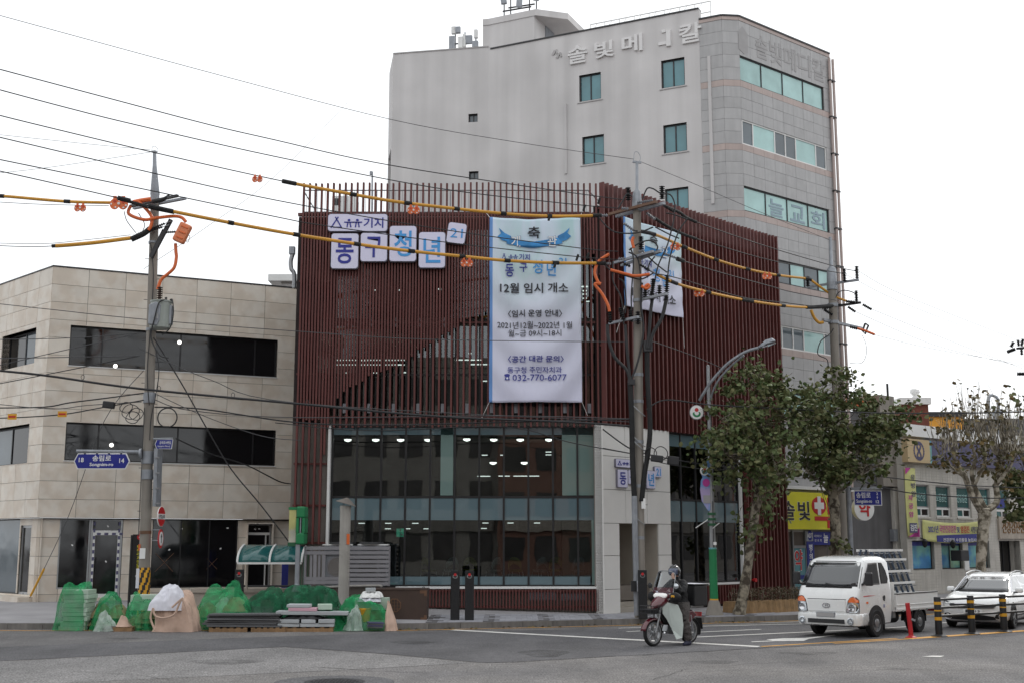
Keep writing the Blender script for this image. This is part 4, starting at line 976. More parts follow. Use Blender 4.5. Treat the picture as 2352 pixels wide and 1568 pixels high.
antenna(fE2,1046,118,66,.5,None,'roof antenna mast with four grey panels, left on the white tower',[(-.12,.0,.6,.26,.05),(.1,.72,1.0,.3,0),(-.05,.7,1.02,.2,0),(.26,.05,.55,.2,0)])
antenna(fE2,1068,112,75,.6,None,'short roof antenna with two boxes beside the taller mast',[(.0,.0,.8,.14,0),(.2,.2,.7,.3,.1)])
antenna(fE2,1093,112,72,.5,None,'small white antenna box over beige box near the stair tower',[(.03,.52,1.0,.16,0),(0,0,.35,.26,0)])
k0=fE2.px(1155,45,.8)[0];t=T('roof_antenna','antenna frame with three large grey panels on the stair tower roof','antenna',fE(-5,.8,zP),0)
def rp(px,py,dy=.8):k,z=fE.px(px,py,dy);return fE(k,dy,z)
s=MB()
for(a,b)in(((1158,52),(1158,-60)),((1173,50),(1173,-60)),((1216,40),(1216,-50)),((1232,36),(1232,-50))):s.tube([rp(*a),rp(*b)],.03,6)
for(a,b)in(((1155,27),(1220,16)),((1168,19),(1228,10))):s.tube([rp(*a),rp(*b)],.035,6)
s.build('frame',M['dark_metal'],t)
for a,b,tl in(((1158,10),(1150,-45),.1),((1192,18),(1196,-40),.05),((1231,2),(1236,-45),.0)):
 p=rp(*a,.6);q_=rp(*b,.6);s=MB();s.bar(p,q_,.26,.16,up=(0,1,0));s.build('antenna_panel',M['galv'],t,bevel=.03)
s=MB()
for i in range(5):P=[rp(1143+20*k,47-4.2*k+random.uniform(-2.5,2.5),.3)for k in range(6)];s.tube(smoothpts(P,4),.03,5)
s.build('cable_bundle',M['cable'],t)
t=T('rooftop_unit','white air conditioning unit on the red building roof behind its slats','air conditioner',AT(790,478,41));a=AT(762,478,41);b=AT(818,450,41)
MB().box(a.x,b.x,41,41.8,12.75,b.z).build('casing',M['alu_white'],t,bevel=.02);MB().box(a.x+.05,a.x+.3,40.98,41,a.z+.1,b.z-.1).build('grille',M['plastic_dark'],t)
t=T('vent_pole','thin grey pole standing on the red building roof','pole',AT(853,470,41));a=AT(855,470,41);MB().tube([(a.x,41,12.7),(a.x-.02,41,AT(853,395,41).z)],.03,8).build('pipe',M['galv'],t);b=AT(852,402,41);MB().lathe([(.05,0),(.05,.12)],10,b).build('cap',M['galv'],t)
# PHARMACY at the foot of the tower
CP=lambda cx,cy:((3100+.2232*cx)/1.7415,(1900+.2232*cy)/1.7415)
t=T('pharmacy_sign','large yellow pharmacy sign board with black letters and red cross symbol','sign',fD(2,-.3,3))
ks0,ks1=fD.px(1806,1170,-.25)[0],fD.px(1950,1170,-.25)[0];zs0,zs1=fD.px(1815,1214,-.25)[1],fD.px(1815,1128,-.25)[1]
MB(fD).box(ks0,ks1,-.3,-.06,zs0,zs1).build('board',M['sign_yellow'],t)
def ptext(ch,b,m,bold,y):a0=fD.px(*CP(b[0],600),-.3)[0];a1=fD.px(*CP(b[2],600),-.3)[0];s=MB(fD);s.text(ch,a0,a1,fD.px(*CP((b[0]+b[2])/2,b[3]),-.3)[1],fD.px(*CP((b[0]+b[2])/2,b[1]),-.3)[1],y,bold,.008);s.build('lettering',M[m],t)
for ch,b in(('솔',(130,455,350,795)),('빛',(410,465,622,800))):
 ptext(ch,(b[0]-6,b[1]-6,b[2]+6,b[3]+6),'white',.055,-.308);ptext(ch,b,'letter_black',.04,-.318)
def pxp(cx,cy):return fD.px(*CP(cx,cy),-.3)
c_=pxp(785,540);e_=pxp(912,540);v_=pxp(785,700);s=MB(fD);s.prism(ell(c_[0],c_[1],e_[0]-c_[0],c_[1]-v_[1],28),-.315,-.3)
for P in(((930,395),(1010,700)),((710,730),(1010,812)),((935,812),(1010,940)),((1090,440),(1150,500)),((1090,560),(1150,620))):
 a,b=pxp(*P[0]),pxp(*P[1]);s.box(a[0],b[0],-.312,-.3,b[1],a[1])
s.build('medicine_symbol',M['red'],t)
s=MB(fD);r=(e_[0]-c_[0])
s.box(c_[0]-r*.22,c_[0]+r*.22,-.325,-.314,c_[1]-r*.8,c_[1]+r*.8);s.box(c_[0]-r*.66,c_[0]+r*.66,-.3245,-.3145,c_[1]-r*.28,c_[1]+r*.28);s.build('cross',M['white'],t)
t=T('pharmacy','dark pharmacy shop front with teal glass door below the yellow sign','shop front',fD(2,0,0))
s=MB(fD);s.box(-.6,kD1-.1,-.04,-.02,2.7,4.28);s.build('fascia',M['plaster_dark'],t)
s=MB(fD);s.box(-.6,kD1,-.25,-.02,4.3,4.42);s.build('ledge',M['alu_white'],t)
s=MB(fD);s.box(-.4,kD1,-.03,-.015,0,2.7);s.build('back_panel',M['interior_dark'],t)
d_=[fD.px(*CP(v,1300),-.06)[0]for v in(300,545)]
s=MB(fD)
for a,b,c_,z in((d_[0],d_[0]+.06,.15,2.75),(d_[1]-.06,d_[1],.15,2.75),(d_[0],d_[1],2.1,2.2)):s.box(a,b,-.12,-.04,c_,z)
s.build('door_frame',M['steel'],t);s=MB(fD);s.box(d_[0]+.06,d_[1]-.06,-.09,-.07,.2,2.1);dr=s.build('door',M['teal_glass'],t)
a0,a1=[fD.px(*CP(v,1450),-.1)[0]for v in(352,492)];zc=fD.px(*CP(420,1500),-.1)[1]
MB(fD).text('약',a0-.02,a1+.02,zc-.42,zc+.38,-.1,.06,.006).build('lettering',M['white'],dr);MB(fD).text('약',a0,a1,zc-.4,zc+.36,-.108,.04,.006).build('lettering',M['red'],dr)
s=MB(fD);s.box(d_[0]+.1,d_[1]-.15,-.1,-.092,.95,1.1);s.build('sticker',M['navy'],dr)
s=MB(fD);b0,b1=[fD.px(*CP(v,1300),-.14)[0]for v in(575,702)];zt_=fD.px(*CP(640,1180),-.14)[1]
t=T('vertical_sign','narrow blue vertical sign beside the pharmacy door','sign',fD(b0,-.1,1));s.box(b0,b1,-.14,-.05,.4,zt_);s.build('board',M['navy'],t)
for i,ch in enumerate(['병','·','의','원','처','방','조','제']):
 hh=.27;zc=zt_-.22-i*hh*.93-(0 if i<1 else-.08 if i==1 else-.16);r=.1 if ch!='·' else .025;MB(fD).text(ch,(b0+b1)/2-r,(b0+b1)/2+r,zc-r*1.2,zc+r*1.2,-.148,.03,.006).build('lettering',M['white'],t)
t=T('alarm_sign','small pale panel with blue octagon badge above the vertical sign','sign',fD(b0,-.1,2.2));z1_=fD.px(*CP(640,1000),-.14)[1]
MB(fD).box(b0,b1-.02,-.13,-.05,zt_+.01,z1_).build('board',M['galv'],t);MB(fD).prism(ell((b0+b1)/2,(zt_+z1_)/2+.04,.15,.2,8,.39),-.138,-.13).build('badge',M['sign_blue'],t);MB(fD).text('ADT',b0+.03,b1-.06,(zt_+z1_)/2-.05,(zt_+z1_)/2+.12,-.146,.02,.006).build('lettering',M['white'],t)
t=T('church_sign','wide blue sign with small white lettering, right of the alarm badge','sign',fD(b1,-.1,2.2));g0,g1=b1+.01,fD.px(*CP(1040,1100),-.12)[0];za,zb_=fD.px(*CP(800,1240),-.12)[1],fD.px(*CP(800,1003),-.12)[1]
MB(fD).box(g0,g1,-.12,-.05,za,zb_).build('board',M['sign_blue'],t);W=g1-g0
MB(fD).text('대한예수교',g0+W*.04,g0+W*.4,za+(zb_-za)*.58,za+(zb_-za)*.76,-.126,0,.005).build('lettering',M['white'],t);MB(fD).text('장 로 회',g0+W*.05,g0+W*.4,za+(zb_-za)*.24,za+(zb_-za)*.44,-.126,0,.005).build('lettering',M['white'],t)
MB(fD).text('늘',g0+W*.5,g0+W*.74,za+(zb_-za)*.16,za+(zb_-za)*.86,-.126,.02,.005).build('lettering',M['white'],t)
# BUILDINGS DOWN THE STREET
t=T('grey_building','plain dark grey rendered building beside the tall white one, trees in front','building',fD(7,2,0))
kg_0,kg_1=kD1+.45,fD.px(2072,1100,.6)[0];zgt=fD.px(2000,950,.6)[1]
core(fD,kg_0,kg_1,0,zgt,[],.6,6).build('wall',M['concrete_dark'],t)
a0,a1=fD.px(2026,950,.2)[0],fD.px(2060,950,.2)[0];core(fD,a0,a1,zgt-3,fD.px(2040,907,.2)[1],[],.3,1.4).build('chimney',M['concrete'],t)
s=MB(fD);z=fD.px(1990,930,.6)[1];s.prism([(kg_0,z-.15),(a0,z-.05),(a0,z+.12),(kg_0+.3,z+.2)],.4,3);s.build('roof',M['roof_orange'],t)
s=MB();s.tube([fD(fD.px(2054,1200,.5)[0],.5,9),fD(fD.px(2056,1200,.5)[0],.5,1)],.05,8);s.build('downpipe',M['dark_metal'],t)
a=fD.px(2058,1228,.4);MB(fD).box(a[0]-.15,a[0]+.15,.4,.6,a[1]-.25,a[1]+.25).build('meter_box',M['galv'],t)
core(fD,fD.px(2058,1200,.4)[0],kg_1+.1,0,fD.px(2070,1120,.4)[1],[],.45,.6).build('pilaster',M['brick_white'],t)
p=AT(1982,1167,47.5);t=T('round_sign','round white pharmacy sign with red letter, partly behind the street name sign','sign',p)
s=MB();s.lathe([(.42,-.1),(.46,-.09),(.46,.09),(.42,.1)],32,p,(.35,-.94,0));s.build('disc',M['white'],t,smooth=True);fq=Fr((p.x,p.y),70)
MB(fq).text('약',-.26,.26,p.z-.3,p.z+.3,-.125,.05,.01).build('lettering',M['red'],t);MB().tube([p,Vector((p.x-1.0,p.y+1.2,p.z))],.03,6).build('arm',M['steel'],t)
C4b=lambda cx,cy:((3550+.4464*cx)/1.7415,(1500+.4464*cy)/1.7415)
HB=T('brick_clinic','pale brick two storey clinic with a beige and purple fascia, at the right edge','building',fD(14,3,0))
def hp(cx,cy,dy=0):return fD.px(*C4b(cx,cy),dy)
kh0=hp(142,900)[0];kh1=hp(1500,900)[0]
def hrect(xl,xr,yt,yb):return(hp(xl,yt)[0],hp(xr,yt)[0],hp(xl,yb)[1],hp(xl,yt)[1])
hw=[hrect(233,368,975,1262)]
W=hw[0][1]-hw[0][0];pt_=hp(426,1000)[0]-hp(233,1000)[0];zc0,zc1=hw[0][2],hw[0][3]
hw=[(hw[0][0]+k*pt_,hw[0][0]+k*pt_+W,zc0,zc1)for k in range(5)]
zh=hp(170,545)[1]
gw_z=(fD.px(2120,1307)[1],fD.px(2120,1240)[1]);C3b=lambda cx:(3600+.2870*cx)/1.7415
gws=[(fD.px(C3b(a),1280)[0],fD.px(C3b(b),1280)[0],gw_z[0],gw_z[1])for a,b in((175,480),(580,880),(955,1250))]
gws.append((fD.px(C3b(1390),1280)[0],fD.px(C3b(1680),1280)[0],.2,gw_z[1]))
core(fD,kh0,kh1,0,zh,hw+gws,0,.3).build('wall',M['brick_white'],HB)
s=MB(fD)
nz=int((zh-.2)/.12)
for j in range(nz):
 z=.2+j*.12;R=[(kh0,kh1,z,z+.104)]
 for h in hw+gws:R=subtract(R,h)
 for r in R:
  n=max(1,round((r[1]-r[0])/.42));off=.21*(j%2)
  for i in range(n):
   a,b=r[0]+(r[1]-r[0])*i/n+.006,r[0]+(r[1]-r[0])*(i+1)/n-.006;s.box(a,b,-.012-random.uniform(0,.004),.001,r[2],r[3])
s.build('brick_courses',M['brick_white'],HB,kind='stuff',fix=False)
for i,h in enumerate(hw):
 zt=h[2]+(h[3]-h[2])*.29
 w_=window(HB,fD,(h[0],h[1],zt,h[3]),1,.08,'alu','teal_dark',None,.05);window(HB,fD,(h[0],h[1],h[2],zt),2,.06,'alu_white',['teal_dark','dark_glass'],None,.07)
 bd=('국민건강','보험공단','건강검진','지정병원',None)[i]
 if bd:MB(fD).text(bd,h[0]+.12,h[1]-.2,zt+(h[3]-zt)*.28,zt+(h[3]-zt)*.66,.06,.04,.006).build('window_letter',M['teal_pale'],w_)
 else:s=MB(fD);s.box(h[0]+.1,h[1]-.3,.05,.06,zt+.1,zt+.5);s.build('poster',M['navy'],w_)
 s=MB(fD);s.box(h[0]-.08,h[1]+.08,-.06,.02,h[2]-.08,h[2]-.0);s.build('sill',M['brick_white'],HB)
dm('poster_blue',rgb(66,128,178),.5,var=.3,scale=1.6,col2=rgb(110,168,160));dm('poster_teal',rgb(40,140,160),.5,var=.3,scale=1.6,col2=rgb(140,180,150))
for i,h in enumerate(gws[:3]):
 w_=window(HB,fD,h,2 if i==1 else 1,.12,'dark_metal',['poster_blue','poster_teal']if i==1 else 'poster_blue','brick_white',.05)
 s=MB(fD);s.box(h[0]+.06,h[1]-.06,.13,.14,h[3]-.22,h[3]-.05);s.build('poster_header',M['navy'],w_)
h=gws[3];w_=window(HB,fD,h,3,.5,'dark_metal','dark_glass','brick_white',.06,name='entrance')
za,zb_=hp(970,1590)[1],hp(970,1450)[1]
za=fD.px(C3b(1390),1236)[1];s=MB(fD);s.box(fD.px(C3b(1360),1230)[0],kh1,-.12,-.02,za,za+1.0);bd=s.build('entrance_board',M['stone_base'],HB)
a0=fD.px(C3b(1395),1230)[0];a1=fD.px(C3b(1760),1230)[0];dm('gold',rgb(128,92,44),.4,metal=.4,var=.1);MB(fD).text('건강검진센터',a0,a1,za+.25,za+.8,-.15,.0,.03).build('lettering',M['gold'],bd)
s=MB(fD);s.box(kh0-.05,kh1,-.25,.35,zh,zh+.5);s.build('cornice',M['alu_white'],HB)
zs0,zs1=hp(175,778)[1],hp(175,572)[1];sb0,sb1,sb2=hp(172,700,-.25)[0],hp(372,700,-.25)[0],hp(388,700,-.25)[0]
t=T('clinic_sign','long beige and purple sign band with round emblem along the top of the brick clinic','sign',fD(sb0,-.3,zs0))
for a,b,m in((sb0,sb1,'sign_beige'),(sb1,sb2,'poster_blue'),(sb2,kh1-.3,'sign_purple')):MB(fD).box(a,b,-.3,-.02,zs0,zs1).build('board',M[m],t)
cx_,cz_=(sb0+sb1)/2,(zs0+zs1)/2;R=(zs1-zs0)*.42
s=MB(fD)
for k in range(20):
 a=2*math.pi*k/20;s.prism([(cx_+R*.7*math.cos(a+u)*rr/.7,cz_+R*math.sin(a+u)*rr)for u,rr in((-.16,.8),(.16,.8),(.12,1),(-.12,1))],-.312,-.302)
P=[(cx_+R*.34*(1.0 if abs(v)>0 else 1)*math.sin(2*v),cz_+R*.72*math.cos(v))for v in[2*math.pi*k/28 for k in range(29)]]
for(a,b),(c_,d)in zip(P,P[1:]):
 dx,dz=c_-a,d-b;L_=math.hypot(dx,dz);ux,uz=-dz/L_*.05,dx/L_*.05;s.prism([(a+ux,b+uz),(a-ux,b-uz),(c_-ux,d-uz),(c_+ux,d+uz)],-.312,-.302)
s.build('emblem',M['sign_purple'],t)
def hang(name,label,pts,m,dyw=-.06):
 t=T(name,label,'banner',fD(pts[0],-.1,pts[2]));x0,x1,z0,z1=pts;s=MB(fD);nx=20
 for j in range(9):
  for i in range(nx+1):u=i/nx;v=j/8;s.v.append(fD(x0+(x1-x0)*u,dyw-.04+.03*math.sin(u*7+v*3),z1-(z1-z0)*v-.12*math.sin(math.pi*u)*(1 if x1-x0>2 else 0)))
 for j in range(8):
  for i in range(nx):a=j*(nx+1)+i;s.f.append((a,a+1,a+nx+2,a+nx+1));s.mi.append(0)
 o=s.build('cloth',M[m],t,smooth=True,fix=False,ang=180);md=o.modifiers.new('thick','SOLIDIFY');md.thickness=.004;return t
R=(hp(300,1400)[0],hp(840,1400)[0],hp(310,1478)[1],hp(300,1290)[1]);t=hang('banner','wide yellow and blue health check banner across the brick clinic',R,'banner_lime');W=R[1]-R[0];H_=R[3]-R[2]
sg=lambda a,b:-.012
def bt(body,u0,u1,v0,v1,m,bold=.0,y=-.145):MB(fD).text(body,R[0]+W*u0,R[0]+W*u1,R[2]+H_*v0-.1,R[2]+H_*v1-.1,y,bold,.005).build('lettering',M[m],t)
s=MB(fD);s.prism([(R[0]+W*.2,R[2]+H_*.34-.08),(R[1],R[2]+H_*.36),(R[1],R[2]+.02),(R[0]+W*.55,R[2]-.1),(R[0]+W*.2,R[2]-.05)],-.142,-.138);s.build('print_band',M['sign_blue'],t)
bt('2021년',.07,.23,.5,.84,'letter_navy',.02);bt('국민건강검진',.25,.52,.5,.86,'magenta',.02);bt('및',.535,.58,.5,.8,'letter_navy',.01);bt('암검진',.6,.745,.5,.84,'red',.02);bt('시행지정병원',.77,.98,.5,.82,'sign_purple',.02);bt('건강검진 수검률을 높입시다',.3,.9,.06,.24,'white',.01,-.15)
R=(hp(146,1100)[0],hp(245,1100)[0],hp(200,1445)[1],hp(160,828)[1]);t=hang('banner','tall narrow pink and lime vertical banner at the clinic corner',R,'banner_lime');W=R[1]-R[0];H_=R[3]-R[2]
def vb(P,m,y=-.142):MB(fD).prism([(R[0]+W*a,R[2]+H_*b)for a,b in P],y,y+.004).build('print_band',M[m],t)
vb([(0,1),(.5,1),(0,.9)],'magenta');vb([(.3,0),(1,.09),(1,.14),(.9,.02),(1,0)],'magenta');vb([(.0,.0),(1,.0),(1,.1)],'magenta');vb([(.12,.06),(.82,.06),(.82,.2),(.12,.2)],'sign_purple',-.146)
for ch,u,v in(('유',.64,.86),('방',.64,.74),('암',.64,.62),('자',.34,.56),('궁',.34,.44),('암',.34,.32)):
 MB(fD).text(ch,R[0]+W*(u-.2),R[0]+W*(u+.2),R[2]+H_*(v-.035),R[2]+H_*(v+.045),-.148,.02,.005).build('lettering',M['sign_purple' if u>.5 else 'magenta'],t)
MB(fD).text('검진',R[0]+W*.18,R[0]+W*.78,R[2]+H_*.085,R[2]+H_*.18,-.152,.02,.005).build('lettering',M['white'],t)
for cx,cy in((345,60),(737,75)):
 k,z=fD.px(C3b(cx),(2150+.287*cy)/1.7415,-.2);t=T('wall_lantern','small black wall lantern under the clinic banner','lamp',fD(k,-.2,z),0,'lanterns on the brick clinic');s=MB();c_=fD(k,-.2,z-.05);s.lathe([(.03,-.16),(.09,-.1),(.12,.08),(.14,.1),(.03,.2)],6,c_);s.build('lantern',M['black_metal'],t);MB().tube([c_+Vector((0,0,.15)),fD(k,.0,z+.2)],.02,5).build('bracket',M['black_metal'],t)
k,z=fD.px(C3b(845),(2150+.287*235)/1.7415,-.4);s=MB(fD);s.box(k-.3,k+.35,-.6,-.1,z-.25,z+.2);tag(s.build('wall_unit',M['dark_metal'],bevel=.03),'dark boxy unit projecting over the middle ground floor clinic window','wall box')
k,z=fD.px(C3b(930),(2150+.287*360)/1.7415,-.03);s=MB(fD);s.box(k-.18,k+.18,-.05,-.015,z-.28,z+.28);tag(s.build('notice',M['white']),'small white notice on the brick between clinic windows','notice')
def far(name,label,px0,px1,pyt,Y,m,depth=6,cat='building'):
 a=AT(px0,pyt,Y);b=AT(px1,pyt,Y);t=T(name,label,cat,(a.x,Y,0));MB().box(a.x,b.x,Y,Y+depth,0,a.z).build('wall',M[m],t);return t,a,b
t,a,b=far('brick_house','dark red brick house with white cap and urn behind the clinic',2068,2132,928,64,'brick_red');MB().box(a.x-.1,b.x+.1,63.8,70.2,a.z,a.z+.35).build('cap',M['alu_white'],t);c_=AT(2111,920,64);MB().lathe([(.3,0),(.17,.15),(.12,.25),(.27,.42),(.24,.58),(.06,.68)],14,c_+Vector((0,.6,.1))).build('urn',M['alu_white'],t,smooth=True)
s=MB();z=AT(2100,975,60).z;x0,x1=AT(2080,980,60).x,AT(2190,980,60).x;s.prism([(x0,z),(x1,z-.9),(x1,z-1.5),(x0,z-.5)],60,64);tag(s.build('tiled_roof',M['brick_red']),'low red tiled roof just above the clinic cornice','roof')
t,a,b=far('orange_building','bright orange box building beyond the clinic roof',2134,2212,956,78,'orange_wall',8);MB().box(a.x-.1,b.x+.2,77.8,86,a.z,a.z+.3).build('roof_edge',M['trim_dark'],t);MB().box(b.x+.01,b.x+.4,78.2,86,0,a.z-.2).build('side_wall',M['wall_dark'],t)
t,a,b=far('far_block','long dark grey block at the far right beyond the tree twigs',2212,2460,960,95,'concrete_dark',8)
for k in range(9):x=a.x+.8+k*2.0;MB().box(x,x+1.1,94.9,95.0,a.z-3.2,a.z-1.8).build('window',M['grey_glass'],t)
t,a,b=far('roof_tank','grey cylinder tank with bent pipe on the far block',2290,2303,938,94,'galv',1,'tank');MB().tube(smoothpts([(a.x+.2,94.2,a.z),(a.x+.2,94.2,a.z+.7),(a.x,94.2,a.z+1.0),(a.x-.5,94.2,a.z+.9),(a.x-.55,94.2,a.z-1)],4),.12,8).build('pipe',M['galv'],t)
# STREET BEHIND THE CAMERA (mirrored in the glass)
dm('opp_window',rgb(72,68,66),.4,var=.3,scale=.8,rand=.3)
def opp(name,label,x0,x1,y,h,m,ang,nx,nf):
 fr=Fr((x0,y),ang);W=x1;t=T(name,label,'building',fr(W/2,-4,0),fr.rz)
 MB(fr).box(0,W,-9,0,0,h).build('wall',M[m],t)
 for f in range(nf):
  for i in range(nx):
   a=W*(i+.18)/nx;b=W*(i+.82)/nx;z=1.0+f*(h-.8)/nf
   MB(fr).box(a,b,.0,.05,z,z+(h/nf)*.5).build('window',M['opp_window'],t)
 MB(fr).box(.3,W-.3,.05,.25,3.1,4.1).build('sign_band',random.choice([M['sign_purple'],M['concrete'],M['sign_beige'],M['stone_base']]),t)
ob=[(-62,18,-12,18,'opp_brick',8,5),(-44,14,-12,15,'opp_grey',6,4),(-30,16,-13,19,'opp_brick',7,5),(-14,13,-13,16,'opp_grey',5,4),(-1,14,-12,17,'opp_brick',6,5)]
lb=['brick block mirrored at the far left of the glass','grey block mirrored in the stone building windows','tall brick block mirrored in the left glass panes','grey shop building mirrored in the middle of the glass','brick shop building mirrored in the right glass panes']
for(x,W,y,h,m,nx,nf),l_ in zip(ob,lb):opp('mirrored_building',l_,x,W,y,h,m,90,nx,nf)
for(x,W,y,h,m,nx,nf),l_ in zip([(19,14,8,13,'opp_brick',6,4),(30,15,18,11,'opp_grey',6,3),(41,17,29.5,14,'opp_brick',7,4),(53.1,17,41.5,15,'opp_grey',7,4),(65.2,20,53.5,13,'opp_brick',8,4)],['brick row mirrored in the side glazing','grey row mirrored in the truck windows','brick corner block mirrored in the clinic windows','grey block mirrored at the edge of the side glazing','farthest brick block mirrored in the side glazing']):opp('mirrored_building',l_,x,W,y,h,m,45,nx,nf)
# UTILITY POLES
def arm_(par,pa,pb,z,w_=.09,m='galv',name='crossarm',sag=0):
 s=MB();s.bar(G(*pa,z),G(*pb,z),w_,w_*.8,up=(0,0,1));return s.build(name,M[m],par)
def insul(par,p,d,L_=.45,r=.06,m='rubber',name='insulator'):
 n=max(3,int(L_/.06));prof=[(.02,0)]
 for k in range(n):h=L_*(k+.5)/n;prof+=[(r*.45,h-L_*.3/n),(r,h),(r*.45,h+L_*.3/n)]
 prof.append((.02,L_));return MB().lathe(prof,10,p,d).build(name,M[m],par)
def hose(par,pts,Y,r,m,name='cable',n=5,seg=8,Y2=None):
 P=[AT(a,b,Y if Y2 is None else Y+(Y2-Y)*i/(len(pts)-1))for i,(a,b)in enumerate(pts)]
 return MB().tube(smoothpts(P,n),r,seg).build(name,M[m],par,smooth=True)
def pole(name,label,base,top,Y,r0,r1):
 b=AT(*base,Y);b.z=.12;t_=AT(*top,Y);t=T(name,label,'utility pole',b)
 MB().tube([b+(t_-b)*k/10 for k in range(11)],[r0+(r1-r0)*k/10 for k in range(11)],18).build('shaft',M['concrete'],t,smooth=True)
 ax=lambda z:b+(t_-b)*((z-b.z)/(t_.z-b.z));return t,ax,t_.z
def band(par,ax,z,h,r,m='galv',name='clamp_band'):
 MB().tube([ax(z),ax(z+h)],r,18).build(name,M[m],par,smooth=True)
YL,YM,YR=35.3,35.9,46.0
# left pole
LP,axL,zL=pole('utility_pole','concrete utility pole with yellow black striped foot, in front of the stone building',(329,1405),(356,458),YL,.165,.125)
a=AT(356,458,YL);b=AT(355,347,YL);MB().tube([a-Vector((0,0,.2)),a+(b-a)*.08,a+(b-a)*.1,a+(b-a)*.7,b],[.13,.13,.14,.06,.05],10).build('steel_top',M['galv'],LP,smooth=True)
s=MB();s.tube(smoothpts([AT(349,349,YL),AT(350,338,YL),AT(357,337,YL),AT(363,345,YL),AT(360,352,YL)],4),.008,5);s.bar(AT(348,349,YL),AT(360,349,YL),.05);s.build('wire_loop',M['galv'],LP)
zt_=AT(333,1302,YL).z;s=MB();n=24;h0,h1=.2,zt_;rows_=20;rr=.172
for j in range(rows_+1):
 z=h0+(h1-h0)*j/rows_;c_=axL(z)
 for k in range(n):a_=2*math.pi*k/n;s.v.append(Vector((c_.x+rr*math.cos(a_),c_.y+rr*math.sin(a_),z)))
for j in range(rows_):
 for k in range(n):
  s.f.append((j*n+k,j*n+(k+1)%n,(j+1)*n+(k+1)%n,(j+1)*n+k));s.mi.append(1 if((k*2.2-j*1.35+100)%8.8)<4.2 else 0)
s.build('striped_wrap',[M['band_yellow'],M['plastic_dark']],LP,fix=False)
for y0,h in((1064,.36),(1100,.28),(1205,.1),(925,.3),(560,.06),(760,.08)):z=AT(342,y0,YL).z;band(LP,axL,z,h,.175 if h>.2 else .155)
z=AT(336,1225,YL).z;band(LP,axL,z,.09,.172,'cabinet_trim','rusty_band');z=AT(336,1250,YL).z
p=axL(AT(336,1290,YL).z);MB().obox(p+Vector((-.02,-.17,.25)),(.16,.01,.3)).build('notice',M['white'],LP);MB().obox(p+Vector((-.12,-.16,.42)),(.06,.01,.18)).build('notice',M['orange'],LP);MB().obox(p+Vector((-.13,-.16,-.45)),(.09,.01,.55)).build('notice',M['cloth_white'],LP)
for k in range(14):
 z=3.2+k*.62;c_=axL(z);sg_=1 if k%2 else-1;MB().tube([c_,c_+Vector((.24*sg_,-.02,0))],.009,5).build('step_bolt',M['dark_metal'],LP)
zx=AT(356,466,YL).z
arm_(LP,(300,474),(408,450),zx,.09,'dark_metal');arm_(LP,(307,479),(426,456),zx,.09,'galv');
s=MB();s.bar(AT(347,592,YL-.2),AT(393,505,YL-.2),.12,.1);s.bar(AT(345,590,YL-.2),AT(376,528,YL-.2),.07);s.build('brace',M['dark_metal'],LP)
for q_ in((393,508),(388,517)):
 a=AT(*q_,YL-.3);b=AT(300,545,YL-.3);d=(b-a).normalized();insul(LP,a+d*.2,d,.9,.05);MB().tube([a,a+d*.25],.012,5).build('link',M['steel'],LP)
hose(LP,[(345,525),(330,537),(302,550)],YL-.3,.09,'rubber','cable_sleeve');hose(LP,[(300,473),(296,492),(330,505),(360,501),(398,497),(417,500),(427,510)],YL-.4,.05,'orange','orange_hose');hose(LP,[(315,462),(335,480),(349,500),(346,520),(341,529)],YL-.35,.05,'orange','orange_hose')
hose(LP,[(306,465),(325,461),(346,458)],YL-.3,.07,'orange','orange_cover');hose(LP,[(270,455),(340,476),(400,489)],YL-.5,.05,'rubber','cable_sleeve');hose(LP,[(355,463),(372,460),(390,450)],YL-.5,.06,'rubber','cable_sleeve')
hose(LP,[(285,486),(290,505),(300,520),(312,535)],YL-.3,.012,'cable');hose(LP,[(318,490),(332,515),(328,530)],YL-.3,.012,'cable')
hose(LP,[(403,560),(404,578),(405,592),(400,615),(385,630),(370,643),(362,665)],YL-.3,.05,'orange','orange_hose')
hose(LP,[(346,560),(352,620),(350,690),(344,770),(338,860),(343,930)],YL-.18,.014,'cable');hose(LP,[(357,800),(365,850),(358,905),(347,960),(344,1010)],YL-.2,.014,'cable');hose(LP,[(332,935),(324,1100),(318,1230)],YL-.17,.012,'cable')
p=AT(369,724,YL-.42);t=T('transformer','pale green grey cylindrical transformer on the left utility pole','transformer',p);Hh=.82
MB().lathe([(.05,-.42),(.27,-.41),(.3,-.38),(.3,.36),(.32,.37),(.32,.41),(.05,.45)],24,p).build('tank',mat('transformer_paint',rgb(150,156,150),.45,var=.08,streak=.1),t,smooth=True)
s=MB();s.prism([(-.2,-.32),(.06,-.36),(.12,-.2),(.14,.25),(.0,.34),(-.2,.25)],-.34,-.05,lambda u,v,d:p+Vector((u-.06,d,v)));s.build('control_box',M['galv'],t,bevel=.02)
MB().obox(p+Vector((-.02,-.345,-.08)),(.1,.02,.16)).build('name_plate',M['alu'],t)
for k in range(5):MB().obox(p+Vector((.31,-.1+k*.05,0)),(.06,.015,.55)).build('fin',M['galv'],t)
insul(t,p+Vector((-.06,0,.43)),(0,0,1),.42,.09,'cabinet','bushing');insul(t,p+Vector((.16,-.15,.36)),(.3,-.4,1),.15,.05);insul(t,p+Vector((.24,.05,.36)),(.4,.1,1),.15,.05)
MB().tube(smoothpts([p+Vector((.2,-.2,.42)),p+Vector((.05,-.38,.3)),p+Vector((-.06,-.4,-.2)),p+Vector((-.16,-.3,-.7)),p+Vector((.1,-.3,-1.2)),p+Vector((.35,-.2,-1.28))],5),.02,6).build('lead',M['cable'],t)
